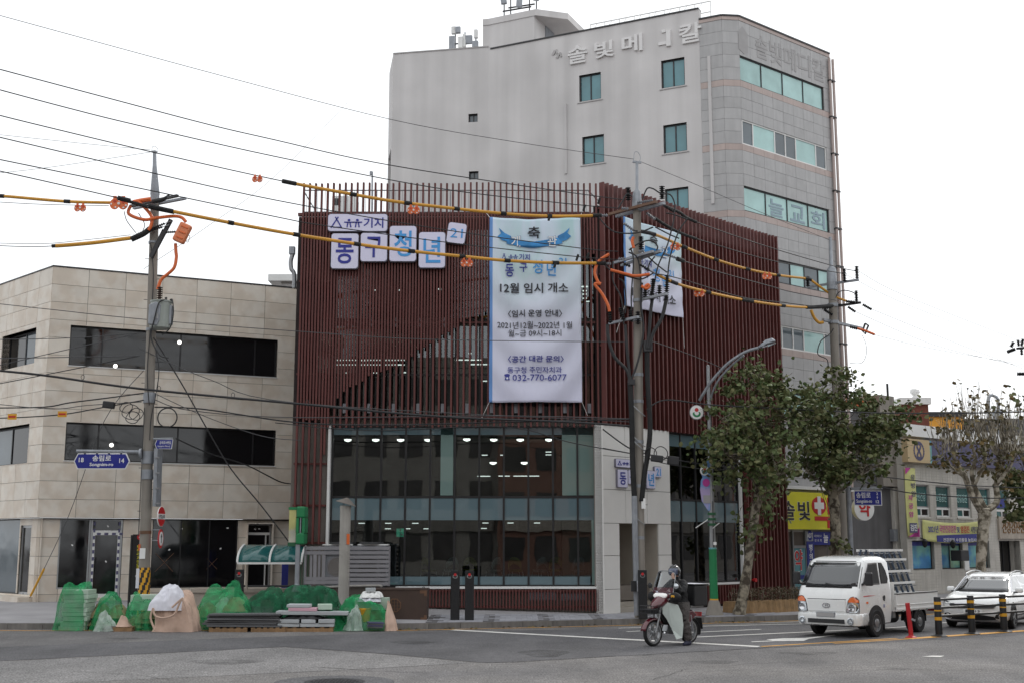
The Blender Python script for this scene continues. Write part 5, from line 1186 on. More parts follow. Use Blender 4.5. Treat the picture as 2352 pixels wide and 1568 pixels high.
MB().tube(smoothpts([p+Vector((.26,0,.46)),p+Vector((.36,-.1,.4)),p+Vector((.4,-.1,0)),p+Vector((.32,-.1,-.4)),p+Vector((.1,-.1,-.6))],5),.018,6).build('lead',M['cable'],t)
MB().obox(p+Vector((-.25,.2,.18)),(.2,.5,.1)).build('hanger',M['dark_metal'],t);MB().obox(p+Vector((-.2,.2,-.3)),(.2,.5,.1)).build('hanger',M['dark_metal'],t)
p=AT(419,536,YL-.4);t=T('arrester_box','tilted orange plastic cover box hanging right of the left utility pole','box',p)
s=MB();s.obox(p,(.36,.22,.6),(0,.42,0));s.build('cover',M['orange_box'],t,bevel=.05,seg=3)
for k in(-1,0,1):s=MB();s.obox(p+Vector((.02+k*.07,-.12,k*.16)),(.22,.03,.045),(0,.42,0));s.build('rib',M['orange'],t,bevel=.01)
hose(t,[(432,538),(436,545),(432,556),(428,556)],YL-.4,.01,'steel','handle');insul(t,AT(404,533,YL-.4),(-1,0,-.05),.3,.05);MB().tube([AT(405,533,YL-.4),AT(412,534,YL-.4)],.015,5).build('link',M['steel'],t)
# middle pole
MP,axM,zM=pole('utility_pole','concrete utility pole crowded with cables before the white portal',(1470,1418),(1463,474),YM,.155,.12)
a=AT(1463,474,YM);b=AT(1463,372,YM);MB().tube([a-Vector((0,0,.15)),a+Vector((0,0,.05)),a+(b-a)*.3,a+(b-a)*.38,b],[.15,.15,.13,.05,.045],10).build('steel_top',M['galv'],MP,smooth=True)
s=MB();s.tube(smoothpts([AT(1456,374,YM),AT(1457,352,YM),AT(1465,350,YM),AT(1471,362,YM),AT(1468,374,YM)],4),.01,5);s.bar(AT(1453,372,YM),AT(1473,374,YM),.06);s.build('wire_loop',M['galv'],MP)
z1_=AT(1463,481,YM).z;z2_=AT(1464,591,YM).z;z3_=AT(1466,690,YM).z;z4_=AT(1440,738,YM).z
arm_(MP,(1399,493),(1508,464),z1_,.1,'cabinet_trim');arm_(MP,(1416,498),(1526,467),z1_-.05,.1,'galv');arm_(MP,(1411,604),(1500,578),z2_,.09,'galv');arm_(MP,(1428,610),(1518,577),z2_-.04,.09,'steel');arm_(MP,(1466,690),(1532,675),z3_,.09,'galv');arm_(MP,(1400,743),(1466,728),z4_,.09,'galv')
for zz in(z1_-.05,z2_-.05,z3_-.05,z4_,7.2,6.4,5.2,3.9,2.4,1.6):band(MP,axM,zz,.09,.15)
def PA(x,y,dz=0):return AT(x,y,YM-dz)
for(a,b,L_,m)in(((1427,479),(1444,480),.3,'insul'),((1463,466),(1500,461),.5,'insul'),((1375,496),(1396,495),.3,'insul'),((1432,513),(1456,530),.4,'insul'),((1485,489),(1505,505),.4,'insul'),((1526,473),(1548,487),.4,'rubber'),((1436,594),(1420,596),.3,'insul'),((1384,606),(1404,606),.3,'insul'),((1466,578),(1480,576),.4,'insul'),((1524,582),(1556,594),.5,'insul'),((1470,608),(1492,622),.5,'rubber'),((1432,606),(1448,612),.3,'rubber')):
 pa,pb=PA(*a,.25),PA(*b,.25);insul(MP,pa,pb-pa,(pb-pa).length,.06,m)
for(x,y)in((1443,447),(1521,444),(1473,560)):p=PA(x,y+14,.1);insul(MP,p,(0,0,1),.42,.09)
for a in([(1420,479),(1428,466),(1440,446),(1452,452)],[(1476,458),(1486,434),(1500,434),(1518,445),(1540,448),(1550,470),(1548,490)],[(1374,498),(1395,522),(1420,535),(1465,535),(1500,522)],[(1530,490),(1548,493),(1580,505)],[(1550,495),(1534,560),(1516,600),(1508,625),(1500,670)],[(1580,502),(1560,530),(1542,580),(1535,620),(1531,690)],[(1445,575),(1470,558),(1495,553),(1510,565),(1508,576)],[(1444,580),(1462,590),(1470,620),(1472,670)],[(1478,580),(1505,605),(1532,626)],[(1504,590),(1492,605),(1488,622)],[(1390,610),(1410,625),(1460,640),(1478,640),(1500,628)],[(1408,600),(1408,645),(1425,680),(1432,720),(1432,745)],[(1420,640),(1433,650),(1438,690),(1436,720)],[(1448,570),(1455,600),(1450,680),(1452,740)],[(1505,522),(1540,540),(1560,548)]):
 hose(MP,a,YM-.28,.022,'cable')
for a,r in(([(1395,745),(1398,780),(1412,820),(1440,850),(1447,880)],.05),([(1436,745),(1440,800),(1444,840),(1448,880)],.045),([(1500,676),(1494,720),(1490,770),(1486,800)],.05),([(1530,690),(1520,730),(1500,765),(1490,800)],.055),([(1475,650),(1472,700),(1478,760),(1465,830),(1450,870)],.03)):hose(MP,a,YM-.25,r,'cable')
for x0,y0,x1,y1 in((1423,707,1432,735),(1465,715,1466,745),(1500,640,1497,690),(1533,632,1530,690),(1515,655,1514,680),(1448,712,1449,738),(1400,715,1402,742),(1482,660,1483,684)):
 a,b=PA(x0,y0,.28),PA(x1,y1,.28);insul(MP,a,b-a,(b-a).length,.085,'rubber','cable_terminal')
for a in([(1399,584),(1376,600),(1366,625),(1374,648),(1379,652),(1366,653),(1383,675),(1396,700),(1400,716)],[(1402,620),(1440,630),(1460,634),(1492,630)],[(1455,545),(1452,555),(1456,570)],[(1473,657),(1485,663),(1491,658),(1488,654),(1482,658)]):hose(MP,a,YM-.35,.045,'orange','orange_hose')
hose(MP,[(1447,878),(1451,960),(1453,1060),(1457,1140)],YM-.2,.08,'rubber','conduit');hose(MP,[(1457,1138),(1460,1280),(1463,1412)],YM-.2,.085,'galv','conduit');hose(MP,[(1486,800),(1487,870),(1493,980),(1488,1040),(1480,1090),(1474,1150)],YM-.15,.075,'rubber','conduit')
MB().obox(PA(1488,795,.15),(.26,.2,.32)).build('cable_bracket',M['dark_metal'],MP);MB().obox(PA(1450,877,.2),(.2,.2,.16)).build('cable_bracket',M['dark_metal'],MP);MB().obox(PA(1455,1345,.3),(.14,.12,.3)).build('meter_box',M['plastic_dark'],MP);MB().obox(PA(1470,1345,.32),(.16,.02,.3)).build('notice',M['cloth_white'],MP);MB().obox(PA(1478,1155,.2),(.12,.02,.3)).build('notice',M['white'],MP)
for k in range(10):z=2.6+k*.8;c_=axM(z);MB().tube([c_,c_+Vector((.24*(1 if k%2 else-1),-.02,0))],.009,5).build('step_bolt',M['dark_metal'],MP)
for y in(1000,1180,1010,930):MB().tube(smoothpts([PA(1454,y,.2),PA(1466,y+12,.24),PA(1482,y+25,.15)],4),.014,5).build('cable_tie',M['steel'],MP)
# right pole
RPo,axR,zR=pole('utility_pole','concrete utility pole beside the tall white building, rising behind the tree',(1942,1372),(1911,660),YR,.2,.15)
a=AT(1911,660,YR);b=AT(1907,545,YR);MB().tube([a-Vector((0,0,.1)),a+(b-a)*.35,a+(b-a)*.42,b],[.2,.18,.07,.06],10).build('steel_top',M['galv'],RPo,smooth=True)
C8=lambda cx,cy:((3200+.3826*cx)/1.7415,(900+.3826*cy)/1.7415)
zr_=AT(1912,650,YR).z;zr2=AT(1915,699,YR).z;zr3=AT(1918,738,YR).z
arm_(RPo,C8(80,650),C8(612,575),zr_,.1);arm_(RPo,C8(300,860),C8(635,812),zr2,.1,'dark_metal');arm_(RPo,C8(240,990),C8(640,1080),zr3,.12)
for(cx,cy,h)in((83,645,.4),(467,590,.5),(598,575,.55),(592,805,.45)):insul(RPo,AT(*C8(cx,cy),YR-.3),(0,0,1),h,.09)
for a,b in(((480,800),(580,810)),((500,855),(580,910)),((655,832),(750,885)),((330,860),(230,870)),((250,885),(340,940)),((520,1065),(600,1085))):pa,pb=AT(*C8(*a),YR-.3),AT(*C8(*b),YR-.3);insul(RPo,pa,pb-pa,(pb-pa).length,.08)
hose(RPo,[C8(*v)for v in((115,890),(150,970),(200,1020),(245,1015))],YR-.4,.06,'cover_yellow','yellow_hose');hose(RPo,[C8(*v)for v in((600,1080),(680,1105),(780,1145))],YR-.4,.05,'orange','orange_hose')
hose(RPo,[C8(*v)for v in((350,1080),(310,1140),(220,1210),(185,1310),(200,1360),(280,1400),(295,1470))],YR-.3,.02,'cable');hose(RPo,[C8(*v)for v in((650,1150),(690,1250),(690,1360),(640,1440),(520,1440))],YR-.3,.01,'cable_thin');hose(RPo,[C8(*v)for v in((375,760),(400,710),(460,685),(540,700),(590,730))],YR-.3,.02,'cable')
s=MB();P=[AT(*C8(*v),YR-.4)for v in((680,1030),(655,1110),(680,1140),(715,1050),(680,1030))];s.tube(P,.04,6);s.build('switch_frame',M['dark_metal'],RPo)
for zz in(zr_-.1,zr2-.1,zr3-.1,6,4.5):band(RPo,axR,zz,.12,.2)
# far right pole hardware just entering the frame
t=T('pole_hardware','insulators and arm of a utility pole cut by the right edge','utility pole',AT(2356,800,52));p0_=AT(2372,1300,52);p0_.z=.1
MB().tube([p0_,AT(2366,770,52)],.17,14).build('shaft',M['concrete'],t,smooth=True);MB().bar(AT(2335,800,51.8),AT(2380,795,51.8),.09).build('crossarm',M['dark_metal'],t)
for x,y,x1,y1 in((2313,808,2332,801),(2322,797,2328,785),(2340,795,2338,780),(2346,795,2350,778),(2346,800,2347,815),(2336,858,2360,858)):a,b=AT(x,y,51.6),AT(x1,y1,51.6);insul(t,a,b-a,(b-a).length,.09)
# OVERHEAD CABLES
def wire(label,pts,Y0,Y1,r,m='cable',covers=(),group=None,n=6,name='overhead_cable'):
 tot=sum(math.hypot(c[0]-a[0],c[1]-a[1])for a,c in zip(pts,pts[1:]));acc=0;P=[];last=None
 for q_ in pts:
  if last:acc+=math.hypot(q_[0]-last[0],q_[1]-last[1])
  P.append(AT(q_[0],q_[1],Y0+(Y1-Y0)*acc/tot));last=q_
 S=smoothpts(P,n)
 if pts[0][0]<=0:S=[S[0]+(S[0]-S[1]).normalized()*k for k in(14,7)]+S
 if pts[-1][0]>=2340:S=S+[S[-1]+(S[-1]-S[-2]).normalized()*k for k in(7,14)]
 if not covers:return tag(MB().tube(S,r,6).build(name,M[m],smooth=True),label,'cable',group)
 t=T(name,label,'cable',S[0],0,group);MB().tube(S,r,6).build('conductor',M[m],t,smooth=True)
 dense=smoothpts(P,40)
 def xpx(p):return 1176+FPX*p.x/(p.y*_c+(p.z-CAM_H)*_s)
 for x0,x1,rr,mm,nm in covers:
  q_=[p for p in dense if x0<=xpx(p)<=x1]
  if len(q_)>1:MB().tube(q_,rr,8).build(nm,M[mm],t,smooth=True)
 return t
yc=lambda a,b:(a,b,.047,'cover_yellow','yellow_cover')
sl_=lambda a,b,r=.062:(a,b,r,'rubber','sleeve')
PW='power lines rising to the left'
wire('topmost very thin wire falling from the upper left to the middle pole top',[(-30,28),(530,180),(903,276),(1180,326),(1455,366)],30,YM,.009,'cable_thin')
wire('highest black power line crossing above the slatted building from the upper left',[(-30,152),(230,221),(481,287),(632,322),(858,373),(1150,420),(1435,460)],27,YM-.2,.014,group=PW)
wire('second highest black power line crossing above the slatted building',[(-30,199),(150,247),(311,287),(632,360),(1000,432),(1290,467),(1420,479)],27,YM-.2,.014,group=PW)
wire('power line whose right half wears a yellow cover above the large banner',[(-30,258),(86,287),(350,350),(632,413),(811,447),(936,467),(1158,491),(1275,497),(1385,495)],27,YM-.2,.014,covers=[yc(655,1364),sl_(645,682),sl_(800,820),sl_(925,947),sl_(1040,1058),sl_(1148,1166),sl_(1255,1268),sl_(1360,1382)],group=PW)
wire('black power line passing over the wide logo board',[(-30,309),(316,390),(632,460),(1000,525),(1330,570),(1420,578)],27,YM-.2,.014,group=PW)
wire('black power line crossing the letter boards just above the lower yellow cable',[(-30,361),(316,432),(632,498),(747,519),(1050,560),(1327,590),(1420,597)],27,YM-.2,.014,group=PW)
wire('power line in long yellow cover crossing the letter boards and the large banner',[(-30,387),(140,425),(287,459),(397,486),(632,531),(820,561),(943,577),(1060,589),(1166,599),(1277,604),(1400,605)],27,YM-.2,.014,covers=[yc(380,1370),sl_(270,300),sl_(340,398,.06),sl_(520,540),sl_(672,692),sl_(810,830),sl_(935,952),sl_(1052,1070),sl_(1157,1174),sl_(1268,1284),sl_(1368,1392)],group=PW)
wire('thick yellow covered cable entering the left pole from the left edge',[(-30,449),(20,452),(150,463),(250,466),(300,466)],34.5,YL-.3,.015,covers=[yc(-30,258),sl_(-10,10),sl_(146,164)])
wire('thin wire just below the yellow cable at the left edge',[(-30,463),(100,470),(250,473)],34.5,YL-.3,.01,'cable_thin')
wire('curved yellow cable rising to the black sleeve on the left pole',[(-40,563),(60,567),(130,565),(215,558),(302,547)],34.5,YL-.3,.012,covers=[(128,303,.06,'cover_yellow','yellow_cover'),sl_(118,150,.055)],group=None)
wire('thin wire above the curved yellow cable',[(-40,558),(100,560),(200,551),(300,540)],34.5,YL-.3,.009,'cable_thin')
wire('faint wire from the left edge up to the left pole top',[(-20,400),(120,384),(346,350)],34.5,YL,.007,'cable_thin');wire('faint wire nearly level at the left pole top',[(-20,308),(200,331),(346,345)],34.5,YL,.007,'cable_thin')
wire('faint slanting wire right of the left pole',[(330,618),(470,525),(632,405),(800,235)],YL,60,.008,'cable_thin')
RW='lines between the middle and right poles'
wire('highest black line between the middle and right poles',[(1526,473),(1560,488),(1599,510),(1760,566),(1925,614),(1972,623)],YM-.3,YR-.3,.016,covers=[sl_(1526,1600,.05)],group=RW)
wire('second black line between the middle and right poles',[(1485,489),(1555,532),(1640,561),(1778,600),(1945,630)],YM-.3,YR-.3,.016,covers=[sl_(1500,1600,.05)],group=RW)
wire('upper yellow covered line between the middle and right poles',[(1456,530),(1504,539),(1573,568),(1643,596),(1716,618),(1785,632),(1852,640),(1862,643)],YM-.3,YR-.3,.02,covers=[yc(1503,1860),sl_(1470,1505),sl_(1564,1578),sl_(1636,1650),sl_(1710,1723),sl_(1780,1792),sl_(1848,1862)],group=RW)
wire('short yellow covered line slanting down behind the right pole',[(1862,643),(1910,677),(1945,692)],YR-.3,YR+.4,.02,covers=[yc(1862,1945)])
wire('black line just above the lower yellow line right of the middle pole',[(1556,595),(1640,622),(1760,655),(1819,671),(1920,690)],YM-.3,YR-.3,.016,covers=[sl_(1540,1570,.07)],group=RW)
wire('lower yellow covered line between the middle and right poles',[(1492,622),(1553,651),(1625,671),(1709,689),(1797,702),(1858,706),(1915,702)],YM-.3,YR-.3,.02,covers=[yc(1510,1856),sl_(1538,1556),sl_(1618,1632),sl_(1702,1730),sl_(1792,1804),sl_(1852,1912,.07)],group=RW)
wire('black line running beside the lower yellow line',[(1500,628),(1560,640),(1700,682),(1790,694),(1870,704)],YM-.25,YR-.3,.016,group=RW)
wire('thin wire from the middle pole top down to the right',[(1472,372),(1600,425),(1745,487),(1906,552)],YM,YR,.009,'cable_thin')
for i,P in enumerate(([(1972,623),(2080,680),(2360,790)],[(1945,632),(2060,690),(2200,745)],[(1992,706),(2150,770),(2360,850)],[(1965,716),(2140,790),(2300,830),(2360,842)],[(2005,768),(2140,800),(2360,838)])):wire('faint thin wire running right from the right pole into the sky',P,YR-.3,60,.008,'cable_thin',group='faint wires at the right')
wire('heavy black bundled cable sagging across the stone building and the glass front',[(-30,848),(108,862),(322,892),(680,926),(1000,955),(1300,968),(1452,978)],34.3,YM-.2,.036)
for px,py in((190,871),(365,897),(535,912),(705,928),(852,941),(980,953),(1112,961)):
 t_=(px+30)/1482;p=AT(px,py-4,34.3+(YM-.2-34.3)*t_);s=MB();s.tube([p+Vector((.05*math.cos(k),0,.07*math.sin(k)+.02))for k in[2*math.pi*j/10 for j in range(11)]],.008,5);tag(s.build('cable_ring',M['cable']),'small wire ring hanging the heavy black bundled cable','ring','rings on the heavy cable')
TH='thin lines over the stone building'
for P,r,m,lb in(([(-30,695),(108,710),(337,734),(686,761),(978,779),(1435,785)],.012,'cable_thin','thin grey line crossing both buildings just over the upper strip window'),([(-30,780),(164,776),(328,764)],.012,'cable_thin','thin line across the upper strip window to the left pole'),([(-30,823),(322,817)],.014,'cable_thin','level thin line below the upper strip window left of the pole'),([(-30,886),(164,848),(319,817)],.014,'cable','dark line rising from the left edge towards the pole middle'),([(-30,845),(161,801),(316,766)],.012,'cable_thin','steep thin line rising to the transformer foot'),([(-30,936),(100,934),(160,924),(240,914),(330,902)],.02,'cable','dark line above the yellow tags at the left edge'),([(-30,960),(60,957),(150,950),(235,935),(330,918)],.018,'cable','dark line carrying the yellow tags at the left edge'),([(-30,925),(120,938),(200,930),(325,922)],.012,'cable_thin','thin wavy line among the low cables at the left'),([(355,934),(469,939),(680,969),(888,975),(1180,968),(1445,962)],.022,'cable','dark low cable running from left pole to middle pole along the slat ends'),([(355,917),(440,942),(680,958),(1144,954),(1448,961)],.014,'cable_thin','thin low line running from left pole to middle pole'),([(632,970),(851,988),(1155,979),(1310,1015),(1445,1040)],.014,'cable','slack dark line dipping over the top of the glass front'),([(360,905),(470,955),(600,1000),(690,1010)],.012,'cable_thin','thin slack line behind the left pole'),([(320,800),(480,870),(686,925),(1448,968)],.012,'cable_thin','thin line sloping from the transformer to the slat ends')):
 wire(lb,P,YL-.15,YM-.2 if P[-1][0]>1300 else YL-.15,r,m)
wire('black drop cable slanting down from the transformer across the stone wall',[(352,775),(362,790),(420,885),(476,985),(530,1075),(600,1160),(664,1244)],YL-.2,36.9,.02);wire('black service cable drooping to the right end of the stone building',[(404,1006),(480,1040),(566,1067),(640,1104),(672,1112),(690,1132)],YL,41,.02,covers=[(668,692,.03,'alu_white','end_tail')])
wire('guy wire from the left pole down to the yellow guard tube',[(330,850),(240,965),(155,1190),(68,1372)],YL,38.5,.01,'cable_thin',covers=[(70,102,.035,'band_yellow','guard_tube')])
wire('black line sagging from the middle pole to the right across the trees',[(1485,940),(1529,918),(1632,929),(1800,938),(2010,947),(2200,948),(2370,944)],YM-.2,40,.022)
wire('thin line slanting from the middle pole behind the lamp',[(1496,783),(1600,820),(1723,874),(1800,905)],YM,44,.012,'cable_thin')
wire('dark line carrying the splice boxes right of the middle pole',[(1385,985),(1440,1025),(1480,1040),(1535,1052),(1640,1068),(1760,1075)],YM-.3,39,.02);wire('second dark line just below the splice boxes',[(1385,1028),(1475,1046),(1530,1064),(1640,1078),(1700,1072)],YM-.3,39,.014)
wire('dark line crossing the clinic facade above its windows',[(1980,1085),(2021,1093),(2200,1112),(2370,1120)],44,46,.02);wire('lower dark line crossing the clinic windows',[(1970,1100),(1999,1110),(2092,1131),(2250,1142),(2370,1142)],44,46,.022)
for px,py,Y,w_,h_ in((250,929,YL-.3,.34,.2),(1509,1052,YM-.3,.36,.2),(1546,1057,YM,.34,.26)):
 p=AT(px,py,Y);tag(MB().obox(p,(w_,.16,h_),(0,.12,0)).build('splice_box',M['plastic_dark'],bevel=.03),{250:'black splice box hanging left of the left pole',1509:'black splice box just right of the middle pole',1546:'black splice box with green ends beside the street lamp'}[px],'splice box')
for px,py in((28,956),(143,950)):
 p=AT(px,py,YL-.3);t=T('cable_tag',{28:'yellow cable tag at the far left edge',143:'yellow cable tag left of the splice box'}[px],'tag',p);MB().obox(p,(.26,.01,.17)).build('plate',M['band_yellow'],t);MB().obox(p+Vector((0,-.01,0)),(.2,.006,.05)).build('print',M['red'],t)
for k,(px,py,R)in enumerate(((300,945,.25),(313,950,.2),(290,935,.18),(305,958,.2))):
 p=AT(px,py,YL-.25);tag(MB().tube([p+Vector((R*math.cos(a),.04*math.sin(3*a),R*.85*math.sin(a)))for a in[2*math.pi*j/20 for j in range(21)]],.012,5).build('cable_coil',M['cable']),'loose coil of thin black cable tangled left of the left pole','cable coil','coils by the left pole')
p=AT(384,958,YL-.2);R=.28;tag(MB().tube([p+Vector((R*math.cos(a),.02,R*1.0*math.sin(a)))for a in[2*math.pi*j/30 for j in range(31)]],.02,6).build('cable_coil',M['cable']),'single large round black cable coil right of the left pole','cable coil')
for(px,py,R)in((1495,1040,.17),(1518,1040,.2)):p=AT(px,py,YM-.2);tag(MB().tube([p+Vector((R*math.cos(a),.05*math.sin(2*a),R*math.sin(a)))for a in[2*math.pi*j/20 for j in range(21)]],.014,5).build('cable_coil',M['cable']),'black cable coil above the splice boxes right of the middle pole','cable coil','coils by the middle pole')
def wtag(px,py,Y,sc,label,rz=0):
 p=AT(px,py,Y);t=T('warning_tag',label,'warning tag',p,rz,'orange warning tags on the cables');s=MB(root=t)
 for sx in(-1,1):s.prism([(sx*.085+x,z)for x,z in ell(0,-.02,.1,.115,18)],-.006+.012*(sx>0),.006+.012*(sx>0));s.box(sx*.085-.035,sx*.085+.035,-.008+.012*(sx>0),.008+.012*(sx>0),.08,.15)
 d=s.build('disc',M['orange'],t);s=MB(root=t)
 for a,b,r in((0,-.01,.028),(-.15,-.02,.018),(.15,-.05,.018),(-.06,-.09,.018),(.1,-.1,.018)):s.prism(ell(a,b,r,r,10),-.02,.022)
 s.build('hole',M['letter_white'],t)
 for sx,ch in((-1,'위'),(1,'험')):MB(root=t).text(ch,sx*.085-.03,sx*.085+.03,.0,.07,-.02,.02,.004).build('lettering',M['red'],t)
 t.scale=(sc,)*3;return t
t_=lambda x:27+(YM-.2-27)*(x+30)/1440
wtag(591,411,t_(591),.75,'orange twin disc tag high on the bare line, left of the slatted building');wtag(950,482,t_(950),.95,'orange twin disc tag under the upper yellow cable');wtag(1072,603,t_(1072),.95,'orange twin disc tag between the letter boards and the large banner')
wtag(184,477,34.8,.95,'orange twin disc tag hanging under the yellow cable at the left');wtag(273,467,YL-.6,1.45,'big orange twin disc cover at the left pole');wtag(1551,567,37.2,.9,'orange twin disc tag over the smaller banner');wtag(1762,634,42,.95,'orange twin disc tag at the right end of the red side facade');wtag(1606,673,38.5,.95,'orange twin disc tag on the lower yellow line, red slats behind')
for i,(px,py,Y)in enumerate(((1376,462,35.3),(1342,478,35),(1326,592,34.6),(1350,588,35),(1275,608,34),(1262,500,34))):p=AT(px,py,Y);tag(MB().obox(p,(.07,.07,.2),(0,.3,0)).build('line_spacer',M['rubber'],bevel=.015),'small black clip hanging on a line near the middle pole','clip','clips on the lines')
# SIGNS ON THE LEFT POLE
p=AT(234,1058,YL-.2);t=T('street_sign','large blue hexagonal street name sign hanging from the left pole','sign',p);k_=(YL-.2)/FPX/.985
hx=lambda g:[(-.78-g,0),(-.68-g*.6,.2+g),(.68+g*.6,.2+g),(.78+g,0),(.68+g*.6,-.2-g),(-.68-g*.6,-.2-g)]
fq=Fr((p.x,p.y),90);sh=lambda P:[(a,b+p.z)for a,b in P]
MB(fq).prism(sh(hx(.03)),-.01,.03).build('border',M['white'],t);MB(fq).prism(sh(hx(0)),-.02,-.008).build('face',M['sign_blue'],t)
for tx_,x0,x1,z0,z1,bd in(('송림로',-.27,.27,.0,.17,.02),('Songnim-ro',-.34,.34,-.17,-.045,.015),('18',-.66,-.52,-.03,.1,.01),('14',.51,.65,-.05,.08,.01)):MB(fq).text(tx_,x0,x1,p.z+z0,p.z+z1,-.026,bd,.006).build('lettering',M['white'],t)
a,b=AT(176,1035,YL-.2),AT(328,1037,YL-.1);MB().tube([a,b],.05,10).build('arm',M['galv'],t,smooth=True)
for dx in(-.5,-.15,.2,.55):MB().box(p.x+dx-.03,p.x+dx+.03,p.y-.01,p.y+.03,p.z+.2,p.z+.29).build('hanger',M['galv'],t)
MB().lathe([(.0,-.03),(.15,-.03),(.15,.03),(.0,.03)],16,AT(324,1041,YL-.15),(1,0,.1)).build('flange',M['galv'],t)
p=AT(377,1019,YL-.1);t=T('street_sign','small blue arrow shaped street sign right of the left pole','sign',p);fq=Fr((p.x,p.y),90);hx2=lambda g:[(-.25-g,0),(-.2-g,.125+g),(.24+g,.125+g),(.21+g,-.125-g),(-.2-g,-.125-g)]
MB(fq).prism(sh(hx2(.015)),-.01,.02).build('border',M['white'],t);MB(fq).prism(sh(hx2(0)),-.018,-.008).build('face',M['sign_blue'],t)
MB(fq).text('금곡로19번길',-.13,.2,p.z+.0,p.z+.09,-.024,.015,.005).build('lettering',M['white'],t);MB(fq).text('Geumgok-ro 19beon-gil',-.18,.18,p.z-.1,p.z-.03,-.024,.0,.005).build('lettering',M['white'],t)
MB().tube([AT(352,1007,YL-.1),AT(397,1006,YL-.1)],.028,8).build('arm',M['galv'],t,smooth=True)
t=T('traffic_sign','long narrow traffic sign board seen edge on beside the left pole','sign',AT(362,1095,YL-.1));a,b=AT(364,1030,YL),AT(360,1162,YL);MB().bar(a,b,.5,.1,up=(1,0,0)).build('board',M['galv'],t)
for y in(1050,1085,1120,1155):q_=AT(362,y,YL-.25);MB().obox(q_,(.14,.05,.035)).build('bracket',M['steel'],t)
MB().tube([AT(345,1095,YL),AT(362,1095,YL)],.02,6).build('arm',M['galv'],t)
p=AT(370,1185,YL);t=T('no_entry_sign','round red no entry sign turned almost edge on beside the left pole','sign',p);fq=Fr((p.x,p.y),5)
MB(fq).prism(ell(0,p.z,.29,.29,28),-.01,.012).build('border',M['white'],t);MB(fq).prism(ell(0,p.z,.275,.275,28),-.018,-.011).build('face',M['red'],t);MB(fq).box(-.27,.27,-.024,-.017,p.z-.075,p.z+.075).build('bar',M['white'],t);MB(fq).text('진입금지',-.22,.22,p.z-.055,p.z+.055,-.03,.01,.005).build('lettering',M['letter_black'],t);MB().tube([AT(349,1216,YL),AT(368,1216,YL)],.018,6).build('arm',M['galv'],t)
p=AT(369,1236,YL);t=T('no_turn_sign','round white sign with red rim under the no entry sign, edge on','sign',p);fq=Fr((p.x,p.y),-1)
MB(fq).prism(ell(0,p.z,.27,.27,28),-.01,.012).build('rim',M['red'],t);MB(fq).prism(ell(0,p.z,.2,.2,24),-.02,-.009).build('face',M['white'],t);s=MB(fq);s.box(-.02,.02,-.028,-.019,p.z-.12,p.z+.08);s.prism([(-.08,p.z+.04),(.08,p.z+.04),(0,p.z+.14)],-.028,-.019);s.build('arrow',M['letter_black'],t);MB().tube([AT(349,1240,YL),AT(366,1240,YL)],.018,6).build('arm',M['galv'],t)
a,b=AT(303,1370,36),AT(321,1226,36);t=T('totem_sign','tall narrow black totem sign with yellow vertical lettering beside the left pole','sign',(a.x,36,.2));xc=(a.x+b.x)/2+.03;hw_=.15
MB().box(xc-hw_,xc+hw_,35.95,36.05,.1,b.z).build('panel',M['frame_black'],t);fq=Fr((xc,35.95),90);MB(fq).box(-hw_-.05,-hw_-.002,-.02,.12,.1,b.z-.02).build('edge',M['plastic_dark'],t);hgt=b.z
for i,ch in enumerate('배다리지하도상가'):z=AT(312,1254+i*8.6,36).z;MB(fq).text(ch,.0,.11,z-.05,z+.05,-.008,.01,.005).build('lettering',M['sign_yellow'],t)
MB(fq).prism(ell(.07,AT(312,1232,36).z,.09,.09,18),-.006,-.001).build('disc',M['red'],t)
for y,h in((1232,.06),(1332,.07)):z=AT(312,y,36).z;MB(fq).text('4',.04,.1,z-h,z+h,-.014,.02,.006).build('lettering',M['white'],t)
z=AT(312,1322,36).z;MB(fq).text('출입구',-.02,.12,z-.025,z+.025,-.008,0,.005).build('lettering',M['white'],t)
p=AT(1990,1143,45);t=T('street_sign','blue rectangular street name sign behind the tree near the clinic','sign',p);fq=Fr((p.x,p.y),84);a=AT(1963,1158,45);b=AT(2024,1127,45);W=b.x-a.x;x0=a.x-p.x;zm=(a.z+b.z)/2;hh=(b.z-a.z)/2
MB(fq).box(x0-.03,x0+W+.03,-.01,.03,zm-hh-.03,zm+hh+.03).build('border',M['white'],t);MB(fq).box(x0,x0+W,-.02,-.011,zm-hh,zm+hh).build('face',M['sign_blue'],t)
for tx_,u0,u1,v0,v1 in(('송림로',.05,.6,.5,.92),('Songnim-ro',.05,.64,.06,.4),('2',.82,.88,.72,.92),('↑',.82,.88,.42,.64),('12',.79,.91,.12,.34)):MB(fq).text(tx_,x0+W*u0,x0+W*u1,zm-hh+2*hh*v0,zm-hh+2*hh*v1,-.026,.01,.006).build('lettering',M['white'],t)
MB().bar(AT(1930,1122,45),AT(2026,1119,45),.1).build('arm',M['galv'],t);q_=AT(1948,1122,45);MB().tube([(q_.x,q_.y,.1),(q_.x,q_.y,q_.z+.3)],.1,12).build('post',M['galv'],t,smooth=True)
